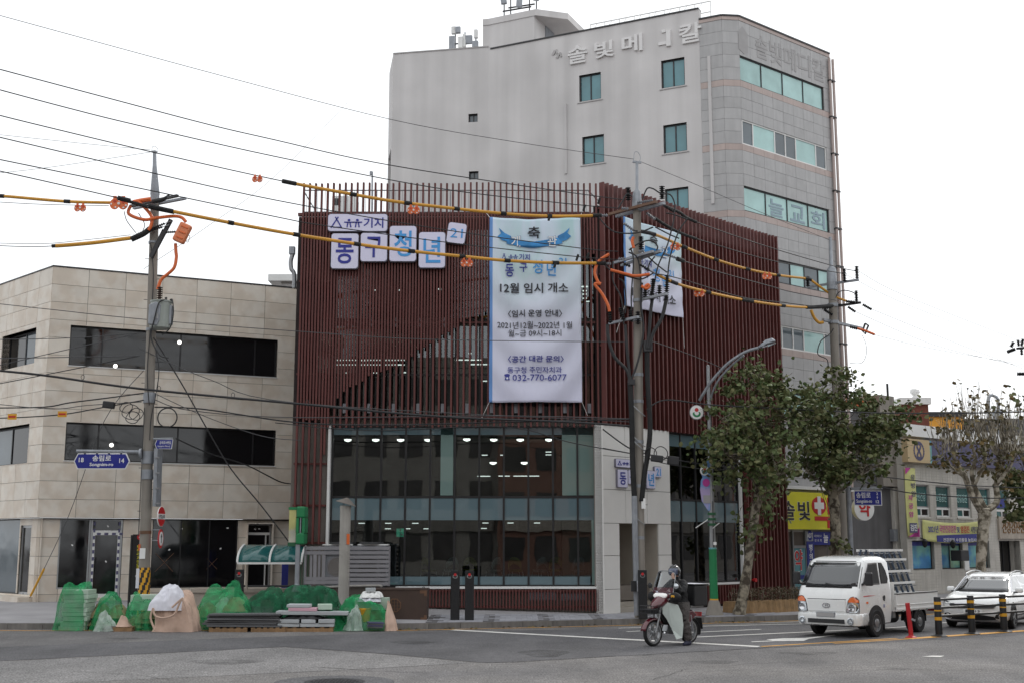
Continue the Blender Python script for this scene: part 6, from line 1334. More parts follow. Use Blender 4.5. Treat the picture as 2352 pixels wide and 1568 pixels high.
# STREET LAMP, BOLLARDS, BARRIER
def emblem(fr,cx,cz,r,y,t,disc=True,two=None):
 if disc:MB(fr).prism(ell(cx,cz,r,r*1.05,28),y,y+.02).build('emblem_disc',M['white'],t)
 MB(fr).prism(ell(cx,cz+r*.38,r*.3,r*.3,16),y-.006,y).build('emblem_dot',M['red'],t)
 P=[(cx+r*.62*math.cos(a),cz-r*.25+r*.5*math.sin(a))for a in[math.radians(v)for v in range(150,401,25)]];Q=[(cx+r*.34*math.cos(a),cz-r*.14+r*.3*math.sin(a))for a in[math.radians(v)for v in range(400,149,-25)]]
 MB(fr).prism(P+Q,y-.006,y).build('emblem_leaf',M['green']if two is None else M[two],t)
b=G(1641,1412,.15);t=T('street_lamp','street lamp with green painted lower pole and long curved arm','street lamp',b);YS=b.y
tp=AT(1626,845,YS);ax=lambda z:Vector((b.x+(tp.x-b.x)*(z-.15)/(tp.z-.15),YS,z))
MB().lathe([(.28,0),(.25,.1),(.16,.4),(.13,.45)],14,b).build('concrete_foot',M['concrete'],t,smooth=True)
zg1=AT(1637,1260,YS).z;MB().tube([ax(.6),ax(zg1)],[.125,.115],16).build('green_sleeve',M['green'],t,smooth=True);band(t,ax,.59,.05,.13,'band_yellow','yellow_ring');band(t,ax,zg1,.05,.117,'poster_blue','blue_ring')
MB().tube([ax(zg1+.05),ax(zg1+1.0),ax(tp.z)],[.1,.085,.055],14).build('mast',M['steel'],t,smooth=True);MB().lathe([(.05,0),(.055,.08),(.01,.11)],10,tp).build('cap',M['steel'],t)
for k in range(3):band(t,ax,AT(1636,1206,YS).z+k*.16,.07,.13,'green_dark','green_ring')
A8=lambda cx,cy:(1320.7+.36614*cx,402+.36614*cy)
hose(t,[A8(*v)for v in((782,1410),(805,1370),(850,1300),(905,1235),(960,1180),(1030,1130),(1090,1100),(1150,1083))],YS,.045,'galv','arm',Y2=YS-1.2);hose(t,[A8(*v)for v in((850,1410),(870,1340),(910,1270),(985,1190),(1060,1130))],YS-.05,.03,'galv','brace',Y2=YS-.8)
a,c_=AT(*A8(1145,1085),YS-1.2),AT(*A8(1256,1045),YS-1.5);d=c_-a;s=MB();s.loft([[a+d*u+Vector((0,ww*math.cos(q_),hh*(math.sin(q_)if math.sin(q_)>0 else math.sin(q_)*.35)+off))for q_ in[2*math.pi*k/14 for k in range(14)]]for u,ww,hh,off in((0,.04,.04,0),(.15,.1,.08,.0),(.45,.17,.13,.03),(.8,.17,.12,.03),(.97,.09,.05,.01),(1,.03,.02,0))]);s.build('head',M['galv'],t,smooth=True)
MB().obox(a+d*.62+Vector((0,0,-.045)),(.42,.2,.03),(0,-math.atan2(d.z,d.x),0)).build('lens',M['clear'],t)
fq=Fr((b.x,YS),90);q_=AT(1600,946,YS-.1);emblem(fq,q_.x-b.x,q_.z,.2,-.12,t);MB(fq).prism(ell(q_.x-b.x,q_.z,.215,.225,28),-.098,-.06).build('emblem_rim',M['galv'],t)
for dz in(-.1,.1):MB().tube([q_+Vector((.15,.05,dz)),ax(q_.z+dz)],.015,6).build('emblem_bracket',M['galv'],t)
MB().tube([AT(1598,1211,YS-.2),AT(1626,1192,YS)],.014,6).build('flag_holder',M['alu_white'],t);MB().tube([AT(1637,1212,YS-.1),AT(1652,1200,YS-.3)],.014,6).build('flag_holder',M['alu_white'],t);MB().obox(AT(1642,1247,YS-.12),(.09,.06,.09)).build('junction_box',M['white'],t);MB().tube([AT(1639,1262,YS-.1),AT(1637,1150,YS-.1)],.012,6).build('cable',M['cable'],t)
t=T('pole_banner','small curved lilac banner with emblem on the street lamp','banner',AT(1620,1090,YS));C4d=C4
P=[C4(*v)for v in((835,375),(845,380),(846,470),(848,690),(835,690),(795,630),(785,560),(790,500),(800,480),(785,445),(795,405))];L3=[AT(x,y,YS-.06)for x,y in P]
MB(fq).prism([(v.x-b.x,v.z)for v in L3],-.07,-.05).build('cloth',mat('lilac',rgb(176,160,200),.7,var=.12,scale=3,col2=rgb(110,150,200)),t);q_=AT(*C4(812,440),YS-.06);emblem(fq,q_.x-b.x,q_.z,.14,-.095,t,two='poster_blue');q_=AT(*C4(822,515),YS-.06);MB(fq).prism(ell(q_.x-b.x,q_.z,.11,.12,16),-.085,-.068).build('print',M['magenta'],t);q_=AT(*C4(825,615),YS-.06);MB(fq).box(q_.x-b.x-.1,q_.x-b.x+.12,-.085,-.068,q_.z-.14,q_.z+.1).build('print',M['letter_grey'],t)
def bollard():
 t=T('bollard','x','bollard');MB(root=t).box(-.125,.125,-.07,.07,.0,1.38).build('post',M['black_metal'],t,bevel=.012)
 for k in range(7):MB(root=t).box(-.09+k*.028,-.074+k*.028,-.08,-.06,.02,1.0).build('groove',M['plastic_dark'],t)
 f=lambda x,y,z:(x,y,z)
 MB(root=t).prism(ell(.0,1.22,.07,.055,18),-.078,-.07).build('emblem_ring',M['lens'],t);MB(root=t).prism(ell(0,1.22,.052,.038,16),-.081,-.0785).build('emblem_core',M['plastic_dark'],t);MB(root=t).prism(ell(0,1.27,.04,.04,14),-.086,-.078).build('emblem_dot',M['red'],t);return t
bo=bollard();bp=[(548,1384,36.0,'black bollard with red emblem, behind the green nets at the left'),(1045,1425,34.55,'left of the two black bollards before the glass front'),(1078,1425,34.55,'right of the two black bollards before the glass front'),(1477,1418,35.35,'black bollard with emblem at the foot of the middle pole')]
for i,(px,py,Y,lb)in enumerate(bp):
 p=AT(px,py,Y);p.z=.15;q_=bo if i==0 else dup(bo);q_.location=p;q_['label']=lb;q_['group']='black emblem bollards'
t=T('barrier_fence','low black barrier of banded posts and three rails on the centre line','fence',(11.7,31.6,0));PB=[Vector((10.6,30.85,0)),Vector((11.72,31.65,0)),Vector((12.86,32.45,0)),Vector((14.0,33.25,0))]
for p in PB:
 MB().lathe([(.2,0),(.2,.02),(.1,.05),(.09,.06)],18,p).build('foot',M['plastic_dark'],t,smooth=True);po=MB().lathe([(.088,.05),(.085,.95),(.08,.96),(.075,.965)],18,p).build('post',M['black_metal'],t,smooth=True)
 for z,h in((.78,.07),(.62,.03),(.4,.08)):MB().lathe([(.09,z),(.09,z+h)],18,p).build('band',M['band_yellow'],po,smooth=True)
for a,c_ in zip(PB,PB[1:]):
 for z in(.9,.7,.5):d=(c_-a).normalized()*.08;MB().tube([a+d+Vector((0,0,z)),c_-d+Vector((0,0,z))],.03,8).build('rail',M['black_metal'],t,smooth=True)
p=G(2093,1464);t=T('flexible_post','red flexible marker post at the end of the black barrier','marker post',p);MB().lathe([(.14,0),(.14,.02),(.07,.05),(.06,.07)],16,p).build('foot',M['red_post'],t,smooth=True);MB().tube([p+Vector((0,0,.05)),p+Vector((-.02,0,.4)),p+Vector((-.05,0,.84))],.055,14).build('tube',M['red_post'],t,smooth=True);MB().obox(p+Vector((.06,-.05,.44)),(.1,.02,.05),(0,.4,0)).build('torn_flap',M['galv'],t)
k0=G(1708,1409,.15);dK=Vector((.815,.58,0)).normalized();nK=Vector((-dK.y,dK.x,0));fK=Fr((k0.x,k0.y),math.degrees(math.atan2(dK.x,dK.y)))
t=T('hedge_planter','low clipped hedge in a straw wrapped bed beside the kerb','hedge',fK(2.5,.4,.15));s=MB(fK);nn=48
ring=lambda z,o:[(-o+.02*math.sin(9*k),-o+.015*math.sin(k*7),z)for k in range(1)]
P=[(x,-.03*math.sin(x*5)-.02*math.sin(x*17))for x in[6.5*k/nn for k in range(nn+1)]]
for k in range(nn):s.add([(P[k][0],P[k][1],.1),(P[k+1][0],P[k+1][1],.1),(P[k+1][0],P[k+1][1]+.05,.52+.02*math.sin(k*1.7)),(P[k][0],P[k][1]+.05,.52+.02*math.sin(k*1.7-1.7)),(P[k][0],.9,.1),(P[k+1][0],.9,.1),(P[k+1][0],.85,.5),(P[k][0],.85,.5)],[(0,1,2,3),(7,6,5,4),(3,2,6,7)])
s.add([(0,0,.1),(0,.9,.1),(0,.85,.5),(0,.05,.5)],[(0,1,2,3)]);s.build('straw_wrap',M['straw'],t,fix=False)
s=MB();rnd=random.Random(3)
for k in range(2600):
 c_=fK(rnd.uniform(.1,6.4),rnd.uniform(.06,.84),.5+rnd.uniform(0,.42)*(1-.15*rnd.random()));u=Vector((rnd.gauss(0,1),rnd.gauss(0,1),rnd.gauss(0,1))).normalized()*.035;v=Vector((rnd.gauss(0,1),rnd.gauss(0,1),rnd.gauss(0,1))).normalized()*.03
 s.add([c_-u,c_+v,c_+u,c_-v],[(0,1,2,3)])
s.build('leaves',M['hedge'],t,fix=False,kind='stuff');s=MB()
for k in range(120):c_=fK(rnd.uniform(.1,6.4),rnd.uniform(.06,.84),.4);s.tube([c_,c_+Vector((rnd.uniform(-.1,.1),rnd.uniform(-.1,.1),rnd.uniform(.3,.55)))],.006,4,cap=False)
s.build('twigs',M['bark'],t,fix=False,kind='stuff')
k,z=fB.px(1737,1331,-.2);t=T('hose_inlet','small red fire hose inlet with white plate on the red slats','hose inlet',fB(k,-.2,z));MB().lathe([(.03,-.1),(.04,0),(.07,.02),(.07,.1)],14,fB(k,-.1,z),tuple(-fB.n)).build('inlet',M['red'],t,smooth=True);MB(fB).box(k-.45,k-.18,-.1,-.07,z+.08,z+.2).build('plate',M['white'],t)
# TREES
def leafshape(s,c_,d,u,L_,w_,curl):
 n_=d.cross(u)
 if n_.length<1e-5:return
 n_.normalize();u=n_.cross(d).normalized()
 P=[c_,c_+d*L_*.25+u*w_*.55-n_*curl*.3,c_+d*L_*.62+u*w_*.5-n_*curl*.6,c_+d*L_-n_*curl,c_+d*L_*.62-u*w_*.5-n_*curl*.6,c_+d*L_*.25-u*w_*.55-n_*curl*.3,c_+d*L_*.5+n_*curl*.4]
 s.add(P,[(0,1,6),(1,2,6),(2,3,6),(3,4,6),(4,5,6),(5,0,6)])
def tree(label,trunk,limbs,clumps,nleaf,seed,leafm,barkm,Lsz=.17,group=None,twigs=0,twig_up=0.0,shoots=(),nshoot=0):
 rnd=random.Random(seed);t=T('plane_tree',label,'tree',trunk[0][0],0,group)
 s=MB();P=smoothpts([p for p,r in trunk],5);R=[]
 for i in range(len(trunk)-1):
  for k in range(5):R.append(trunk[i][1]+(trunk[i+1][1]-trunk[i][1])*k/5)
 R.append(trunk[-1][1]);R=[r*(1+.1*rnd.uniform(-1,1))for r in R];s.tube(P,R,12);s.build('trunk',M[barkm],t,smooth=True)
 tips=[]
 for L_ in limbs:
  s=MB();pts=smoothpts([p for p in L_[0]],5);r0,r1=L_[1];s.tube(pts,[r0+(r1-r0)*i/(len(pts)-1)for i in range(len(pts))],8);s.build('limb',M[barkm],t,smooth=True);tips+=pts[len(pts)//2:]
 s=MB();crown=MB();tw=[]
 for(c_,rad,wgt)in clumps:
  nb=int(twigs*wgt)
  for k in range(nb):
   a=min(tips,key=lambda q:(q-c_).length+rnd.random()*.8)if tips else c_
   e_=c_+Vector((rnd.gauss(0,.5)*rad[0],rnd.gauss(0,.5)*rad[1],rnd.gauss(0,.5)*rad[2]));m_=(a+e_)/2+Vector((rnd.uniform(-.2,.2),rnd.uniform(-.2,.2),rnd.uniform(-.1,.25)))
   s.tube(smoothpts([a,m_,e_],3),[.018,.014,.011,.01,.008,.006,.004],4,cap=False);tw.append((m_,e_))
 for(p,dz,n_)in shoots:
  for k in range(n_):
   a=p+Vector((rnd.uniform(-.35,.35),rnd.uniform(-.35,.35),rnd.uniform(-.2,.2)));h_=dz*rnd.uniform(.5,1.1);e_=a+Vector((rnd.gauss(0,.16)*h_,rnd.gauss(0,.16)*h_,h_));m_=a+(e_-a)*.5+Vector((rnd.gauss(0,.12),rnd.gauss(0,.12),0))
   s.tube(smoothpts([a,m_,e_],3),[.022,.018,.015,.012,.009,.006,.003],4,cap=False);tw.append((m_,e_))
 if s.v:s.build('twigs',M[barkm],t,fix=False,kind='stuff')
 tot=sum(c_[2]for c_ in clumps)
 for(c_,rad,wgt)in clumps:
  subs=[]
  for k in range(max(3,int(15*wgt))):
   v=Vector((rnd.gauss(0,1),rnd.gauss(0,1),rnd.gauss(0,1))).normalized()*(rnd.random()**.38)*1.12;subs.append((c_+Vector((v.x*rad[0],v.y*rad[1],v.z*rad[2])),rnd.uniform(.1,.3)))
  for k in range(int(nleaf*wgt/tot)):
   b_,q_=rnd.choice(subs);p=b_+Vector((rnd.gauss(0,q_),rnd.gauss(0,q_),rnd.gauss(0,q_*.8)))
   d=Vector((rnd.gauss(0,1),rnd.gauss(0,1),rnd.gauss(-.7,.8))).normalized();u=Vector((rnd.gauss(0,1),rnd.gauss(0,1),rnd.gauss(0,.6))).normalized();z_=Lsz*rnd.uniform(.6,1.25);leafshape(crown,p,d,u,z_,z_*.95,z_*rnd.uniform(.05,.35))
 for k in range(nshoot):
  m_,e_=rnd.choice(tw);p=m_+(e_-m_)*rnd.uniform(.2,1.05);d=Vector((rnd.gauss(0,1),rnd.gauss(0,1),rnd.gauss(-.5,.7))).normalized();u=Vector((rnd.gauss(0,1),rnd.gauss(0,1),rnd.gauss(0,.6))).normalized();z_=Lsz*rnd.uniform(.6,1.2);leafshape(crown,p,d,u,z_,z_*.9,z_*.25)
 if crown.v:crown.build('crown',M[leafm],t,fix=False,kind='stuff')
 return t
def PT(Y):return lambda x,y,dy=0.0:AT(x,y,Y+dy)
b=G(1698,1411,.15);Y1=b.y;q=PT(Y1)
def cl(q_,x,y,rx,ry,w_,dy=0.0,rd=1.1):k=q_(x,y,dy).y/FPX;return(q_(x,y,dy),(rx*k,rd,ry*k),w_)
tree('leaning plane tree with pale flaking trunk in front of the red side facade',[(q(1697,1412),.21),(q(1703,1385),.17),(q(1716,1310),.15),(q(1727,1230),.14),(q(1738,1150),.13),(q(1748,1090),.12)],[([q(1746,1100),q(1735,1040,-.3),q(1700,990,-.6),q(1660,960,-.8)],(.08,.03)),([q(1748,1095),q(1752,1020,.2),q(1748,940,.3),q(1755,870,.3)],(.09,.03)),([q(1750,1090),q(1775,1040,.3),q(1810,990,.5),(q(1850,960,.6))],(.08,.03)),([q(1740,1120),q(1715,1080,-.5),q(1680,1050,-.8),q(1660,1040,-.9)],(.05,.02)),([q(1738,1140),q(1760,1110,-.6),q(1790,1090,-.9)],(.04,.02))],[cl(q,1745,905,75,75,1.3,.2),cl(q,1690,975,75,60,1.2,-.4),cl(q,1760,1000,85,75,1.5,0),cl(q,1835,960,60,85,1.0,.5),cl(q,1680,1050,60,38,.9,-.6),cl(q,1770,1072,60,38,.8,-.5),cl(q,1650,1010,35,30,.3,-.5),cl(q,1730,860,45,35,.35,.2),cl(q,1735,1195,38,50,.16,0,.4),cl(q,1710,1240,22,26,.07,0,.3),cl(q,1740,1150,40,35,.2)],3900,11,'leaf','bark',.148,'plane trees along the kerb',twigs=26,nshoot=420)
Y2=42.5;q=PT(Y2);b=AT(1918,1385,Y2);b.z=.15
tree('plane tree with a dark trunk hiding part of the yellow sign',[(b,.24),(q(1918,1300),.2),(q(1919,1220),.19),(q(1915,1150),.2),(q(1912,1110),.18)],[([q(1912,1120),q(1895,1040,-.3),q(1870,960,-.5),q(1860,900,-.5)],(.1,.03)),([q(1914,1115),q(1930,1040,.2),q(1935,950,.4),q(1930,880,.3)],(.1,.03)),([q(1918,1120),q(1960,1050,.2),q(2005,1000,.3),q(2050,975,.3)],(.1,.03)),([q(1915,1140),q(1950,1110,-.5),q(1990,1080,-.8),q(2030,1060,-.8)],(.07,.02)),([q(1913,1140),q(1880,1100,-.6),q(1850,1080,-.8)],(.06,.02))],[cl(q,1880,920,65,62,1.0,-.3),cl(q,1900,1000,90,75,1.5),cl(q,1965,985,70,70,1.1,.3),cl(q,2030,995,62,55,.9,.2),cl(q,1960,1060,80,45,1.0,-.5),cl(q,1870,1075,65,36,.8,-.5),cl(q,1925,880,42,38,.35),cl(q,2060,960,42,36,.35),cl(q,1975,920,48,35,.4),cl(q,1935,1245,24,30,.08,-.2,.3),cl(q,1850,1000,50,60,.6,-.3)],4300,23,'leaf','bark',.155,'plane trees along the kerb',twigs=28,nshoot=480)
Y3=47;q=PT(Y3);b=AT(2253,1352,Y3);b.z=.15
tree('pollarded plane tree with thin upright shoots before the brick clinic',[(b,.24),(q(2253,1290),.2),(q(2258,1220),.21),(q(2262,1180),.25),(q(2262,1165),.2)],[([q(2255,1175),q(2232,1135,-.2),q(2215,1090,-.3),q(2195,1060,-.3),q(2188,1030,-.3)],(.14,.06)),([q(2262,1165),q(2240,1120,.3),q(2232,1085,.4),q(2240,1050,.4),q(2225,1000,.4)],(.11,.05)),([q(2268,1170),q(2290,1150,.1),q(2288,1110,.2),q(2298,1075,.2),q(2290,1040,.2)],(.14,.06)),([q(2290,1110),q(2320,1070,-.2),q(2332,1040,-.3)],(.08,.04)),([q(2240,1110),q(2262,1060,-.3),q(2262,1020,-.3)],(.07,.04)),([q(2215,1095),q(2185,1070,.3),q(2170,1040,.3)],(.06,.03))],[cl(q,2180,1060,30,18,.5),cl(q,2240,1050,75,50,.9),cl(q,2300,1060,60,50,.9),cl(q,2240,960,70,55,.35)],300,31,'leaf_far','bark_pale',.18,'plane trees along the kerb',twigs=24,shoots=[(q(2188,1030,-.3),2.0,26),(q(2225,1000,.4),2.0,30),(q(2290,1040,.2),2.4,34),(q(2332,1040,-.3),2.3,30),(q(2262,1020,-.3),2.2,30),(q(2170,1040,.3),1.5,16),(q(2310,1050,.3),2.2,20)],nshoot=230)
Y4=50;q=PT(Y4);b=AT(2400,1345,Y4);b.z=.15
tree('leafy plane tree cut off by the right edge of the view',[(b,.24),(q(2398,1250),.2),(q(2392,1150),.18)],[([q(2392,1160),q(2370,1110),q(2345,1080)],(.08,.03)),([q(2392,1160),q(2390,1050),q(2380,950)],(.08,.03)),([q(2392,1150),q(2350,1060,.3),q(2345,960,.3),q(2338,900,.3)],(.05,.01))],[cl(q,2350,1110,48,50,1),cl(q,2390,1050,50,80,1),cl(q,2345,1170,26,24,.3),cl(q,2348,900,12,50,.05)],1500,41,'leaf','bark',.19,'plane trees along the kerb',twigs=14,shoots=[(q(2345,1040),2.6,10)],nshoot=25)
# VEHICLES
def planring(z,xf,xb,hw,r,n=5):
 out=[]
 for cx,cy,a0 in((xf-r,hw-r,0),(xb+r,hw-r,90),(xb+r,-hw+r,180),(xf-r,-hw+r,270)):
  for k in range(n+1):a=math.radians(a0+90*k/n);out.append((cx+r*math.cos(a),cy+r*math.sin(a),z))
 return out
def lerp_rings(R,z):
 for a,b in zip(R,R[1:]):
  if a[0]<=z<=b[0]:t_=(z-a[0])/(b[0]-a[0]or 1);return[a[i]+(b[i]-a[i])*t_ for i in range(5)]
 return R[-1]
def wheel(t,x,y,r,w_,side,rim='steel',spokes=0,lip=.62):
 c_=(x,y,r);ty=MB(root=t).lathe([(r*lip,-w_/2+.01),(r*.9,-w_/2),(r,-w_/2+.03),(r,w_/2-.03),(r*.9,w_/2),(r*lip,w_/2-.01),(r*lip,-w_/2+.01)],28,c_,(0,side,0),False).build('tyre',M['rubber'],t,smooth=True)
 d=w_/2
 MB(root=t).lathe([(.01,d-.05),(r*lip*.9,d-.06),(r*lip*.96,d-.012),(r*lip,d-.012),(r*lip,d-.05)],28,c_,(0,side,0)).build('rim',M['plastic_dark' if spokes else rim],ty,smooth=True)
 if spokes:
  s=MB(root=t)
  for k in range(spokes):
   for o in(-.14,.14):
    a=2*math.pi*k/spokes+o;s.bar((x+.05*math.cos(a-o),y+side*(d-.02),r+.05*math.sin(a-o)),(x+r*lip*.95*math.cos(a),y+side*(d-.022),r+r*lip*.95*math.sin(a)),.028,.02)
  s.lathe([(.01,d-.03),(.06,d-.03),(.055,d-.005),(.01,d-.002)],14,c_,(0,side,0));s.build('spokes',M[rim],ty)
 else:
  MB(root=t).lathe([(.01,d-.05),(r*.34,d-.045),(r*.3,d+.0),(r*.12,d+.02),(.01,d+.02)],20,c_,(0,side,0)).build('hub',M['steel'],ty,smooth=True)
  s=MB(root=t)
  for k in range(8):a=2*math.pi*k/8;s.lathe([(.016,0),(.016,.004)],8,(x+r*.48*math.cos(a),y+side*(d-.052),r+r*.48*math.sin(a)),(0,side,0))
  s.build('rim_holes',M['plastic_dark'],ty)
def arch(t,x,y,r,side,zcut,m='plastic_dark',r2=None):
 a0=math.asin(max(min((zcut-r)/(r*1.2),1),-1));P=[(x+r*1.22*math.cos(a),r+r*1.22*math.sin(a))for a in[a0+(math.pi-2*a0)*k/18 for k in range(19)]]
 MB(root=t).prism(P,y-side*.25,y+side*.006).build('wheel_arch',M[m],t)
ang=math.radians(46);t=T('pickup_truck','white flatbed pickup truck carrying tall glass racks, facing left on the road','truck',(8.42,31.29,0),math.pi+ang)
R=[(.32,.84,-.92,.78,.1),(.6,.92,-.92,.835,.13),(.95,.91,-.92,.845,.14),(1.1,.86,-.92,.845,.14),(1.23,.78,-.92,.835,.14),(1.8,.42,-.9,.775,.13),(1.88,.32,-.86,.745,.14),(1.93,.18,-.8,.69,.16),(1.96,.0,-.72,.6,.16),(1.975,-.2,-.6,.44,.14)]
MB(root=t).loft([planring(*r)for r in R]).build('cab',M['car_white'],t,smooth=True,ang=35)
B=[(.27,.84,-.30,.76,.1),(.31,.95,-.3,.83,.14),(.45,.985,-.3,.855,.16),(.57,.975,-.3,.85,.16),(.6,.93,-.3,.83,.13)]
bm_=MB(root=t);rr=[]
for r in B:
 q_=planring(*r);q_=[p for p in q_ if p[0]>0];q_.sort(key=lambda p:math.atan2(p[1],p[0]-.3));q_=[(.40,-r[3],r[0])]+q_+[(.40,r[3],r[0])];rr.append(q_)
bm_.loft(rr,cap=False,closed=False);bu=bm_.build('bumper',M['car_white'],t,smooth=True);md=bu.modifiers.new('solid','SOLIDIFY');md.thickness=.03
def front(name,y0,y1,z0,z1,m,off=.012,th=.03,par=None,xf=None,bev=0):
 x=xf if xf else lerp_rings(R,(z0+z1)/2)[1];return MB(root=t).box(x-th,x+off,y0,y1,z0,z1).build(name,M[m],par or t,bevel=bev)
front('grille_panel',-.52,.52,.63,.915,'car_white',.022,.02,bev=.012);front('panel_gap',-.53,.53,.918,.932,'plastic_dark',.006);front('air_intake',-.5,.5,.35,.45,'plastic_dark',.012,.05,xf=.975)
pl_=front('number_plate',-.25,.25,.5,.61,'galv',.03,.03,xf=.97);MB(root=t).box(.998,1.003,-.235,.235,.512,.598).build('plate_face',M['letter_grey'],pl_)
x=lerp_rings(R,.77)[1]+.026;s=MB(root=t);AX=lambda u,v,d:(d,u,v);AZ=lambda u,v,d:(d,u,v-.075)
P=ell(0,.85,.11,.062,28);Q=ell(0,.85,.088,.046,28)
for k in range(28):s.prism([P[k],P[(k+1)%28],Q[(k+1)%28],Q[k]],x,x+.012,AZ)
s.prism([(-.045,.812),(-.025,.812),(.005,.888),(-.015,.888)],x,x+.01,AZ);s.prism([(.015,.812),(.035,.812),(.055,.888),(.035,.888)],x,x+.01,AZ);s.prism([(-.03,.842),(.04,.852),(.04,.866),(-.03,.856)],x,x+.01,AZ);s.build('emblem',M['chrome'],t)
for sy in(-1,1):
 def hl(name,pts,m,o):
  s=MB(root=t);vs=[]
  for(yy,z)in pts:
   z-=.08;rr_=lerp_rings(R,z);xf,hw,r_=rr_[1]+o,rr_[3]+o,rr_[4];e_=abs(yy)
   x_=xf if e_<=hw-r_ else xf-r_+math.sqrt(max(r_*r_-(min(e_,hw-.004)-(hw-r_))**2,0));vs.append((x_,sy*min(e_,hw-.004),z))
  n_=len(vs);s.add(vs+[(a-.05,b*.97,c_)for a,b,c_ in vs],[tuple(range(n_)),tuple(range(2*n_-1,n_-1,-1))]+[(i,(i+1)%n_,n_+(i+1)%n_,n_+i)for i in range(n_)]);return s.build(name,M[m],t)
 hl('headlight_surround',[(.53,.70),(.60,.69),(.72,.69),(.8,.69),(.843,.69),(.843,.85),(.842,1.0),(.8,1.06),(.72,1.085),(.64,1.06),(.58,.98),(.55,.85)],'plastic_dark',.008)
 h_=hl('headlight',[(.55,.71),(.60,.70),(.72,.70),(.8,.70),(.842,.70),(.842,.80),(.842,.92),(.8,.93),(.72,.93),(.65,.93),(.585,.93),(.565,.84)],'lens',.016);hl('indicator',[(.59,.94),(.65,.94),(.72,.94),(.8,.94),(.842,.94),(.842,.99),(.8,1.045),(.72,1.07),(.65,1.05),(.61,1.0)],'amber',.016)
 MB(root=t).lathe([(.01,0),(.085,0),(.08,.02),(.01,.012)],18,(lerp_rings(R,.73)[1]+.006,sy*.68,.73),(1,0,0)).build('reflector',M['chrome'],h_,smooth=True)
 MB(root=t).lathe([(.01,-.02),(.085,-.02),(.09,.012),(.06,.02),(.01,.004)],18,(.972,sy*.66,.41),(1,0,0)).build('fog_lamp',M['lens'],t,smooth=True)
 MB(root=t).obox((.60,sy*1.0,1.42),(.1,.2,.32),(0,0,sy*.15)).build('mirror',M['plastic_dark'],t,bevel=.035);MB(root=t).bar((.66,sy*.84,1.28),(.6,sy*.96,1.38),.05).build('mirror_arm',M['plastic_dark'],t)
def wsp(z,u,off):
 r_=lerp_rings(R,z);hw=r_[3];q_=r_[4];e_=abs(u)*(hw-.055);return(r_[1]+off-(q_-math.sqrt(max(q_*q_-max(e_-hw+q_,0)**2,0))),math.copysign(e_,u),z)
for nm,m,z0,z1,k,off in(('windscreen_seal','plastic_dark',1.2,1.85,1.04,.01),('windscreen','car_glass',1.24,1.815,.99,.016)):
 s=MB(root=t);s.loft([[wsp(z0+(z1-z0)*j/4,(-1+2*i/8)*k,off)for i in range(9)]for j in range(5)],cap=False,closed=False);o=s.build(nm,M[m],t,smooth=True,ang=180);md=o.modifiers.new('solid','SOLIDIFY');md.thickness=.01
for y0,y1 in((.42,-.08),(-.1,-.6)):MB(root=t).tube([wsp(1.22,y0/.75,.03),wsp(1.285,y1/.75,.035)],.012,6).build('wiper',M['plastic_dark'],t);MB(root=t).bar(wsp(1.265,(y0-.25)/.75,.035),wsp(1.31,y1/.75-.02,.035),.03,.015).build('wiper_blade',M['plastic_dark'],t)
def side(name,pts,m,off,par=None,dz=0.0):
 out=None;pts=[(x,z+dz)for x,z in pts]
 for sy in(-1,1):
  s=MB(root=t);vs=[(x,sy*(lerp_rings(R,z)[3]+off),z)for x,z in pts];vi=[(x,sy*(lerp_rings(R,z)[3]-.02),z)for x,z in pts];n_=len(vs)
  s.add(vs+vi,[tuple(range(n_)),tuple(range(2*n_-1,n_-1,-1))]+[(i,(i+1)%n_,n_+(i+1)%n_,n_+i)for i in range(n_)]);out=s.build(name,M[m],par or t)
 return out
side('window_seal',[(.66,1.16),(.62,1.2),(.27,1.62),(.22,1.70),(-.26,1.71),(-.26,1.17)],'chrome',.006,dz=.1);side('side_window',[(.6,1.2),(.24,1.61),(.2,1.665),(-.22,1.675),(-.22,1.2)],'car_glass',.012,dz=.1)
side('window_seal',[(-.32,1.19),(-.32,1.71),(-.5,1.7),(-.66,1.5),(-.72,1.3),(-.66,1.19)],'plastic_dark',.006,dz=.1);side('quarter_window',[(-.345,1.21),(-.345,1.685),(-.49,1.68),(-.635,1.5),(-.69,1.3),(-.64,1.21)],'car_glass',.012,dz=.1)
for P in([(.64,.42),(.652,.42),(.652,1.16),(.64,1.16)],[(-.52,.45),(-.508,.45),(-.508,1.16),(-.52,1.16)]):side('door_gap',P,'plastic_dark',.002)
side('door_handle',[(-.36,.97),(-.42,1.0),(-.46,1.0),(-.49,.95),(-.46,.86),(-.42,.86),(-.37,.9)],'plastic_dark',.008);side('stripe',[(.62,.99),(.62,1.01),(.35,1.018),(.0,1.01),(.35,.995)],'red',.004);side('side_marker',[(.5,.83),(.44,.815),(.4,.83),(.4,.86),(.44,.875),(.5,.86)],'amber',.014);side('sticker',[(-.4,.7),(-.44,.7),(-.44,.78),(-.4,.78)],'navy',.004)
for sy in(-1,1):
 arch(t,0,sy*.838,.35,sy,.3);wheel(t,0,sy*.765,.34,.19,sy)
 arch(t,-2.3,sy*.76,.3,sy,.3);wheel(t,-2.3,sy*.72,.30,.3,sy,lip=.5)
 s=MB(root=t);P=[(-2.3+.42*math.cos(a),.34+.40*math.sin(a))for a in[math.radians(v)for v in range(-10,191,20)]]
 for(a,b),(c_,d)in zip(P,P[1:]):s.add([(a,sy*.62,b),(a,sy*.84,b),(c_,sy*.84,d),(c_,sy*.62,d)],[(0,1,2,3)])
 o=s.build('mudguard',M['plastic_dark'],t);md=o.modifiers.new('solid','SOLIDIFY');md.thickness=.02
 MB(root=t).box(-.44,-.42,sy*.8-.1,sy*.8+.03,.16,.42).build('mud_flap',M['plastic_dark'],t)
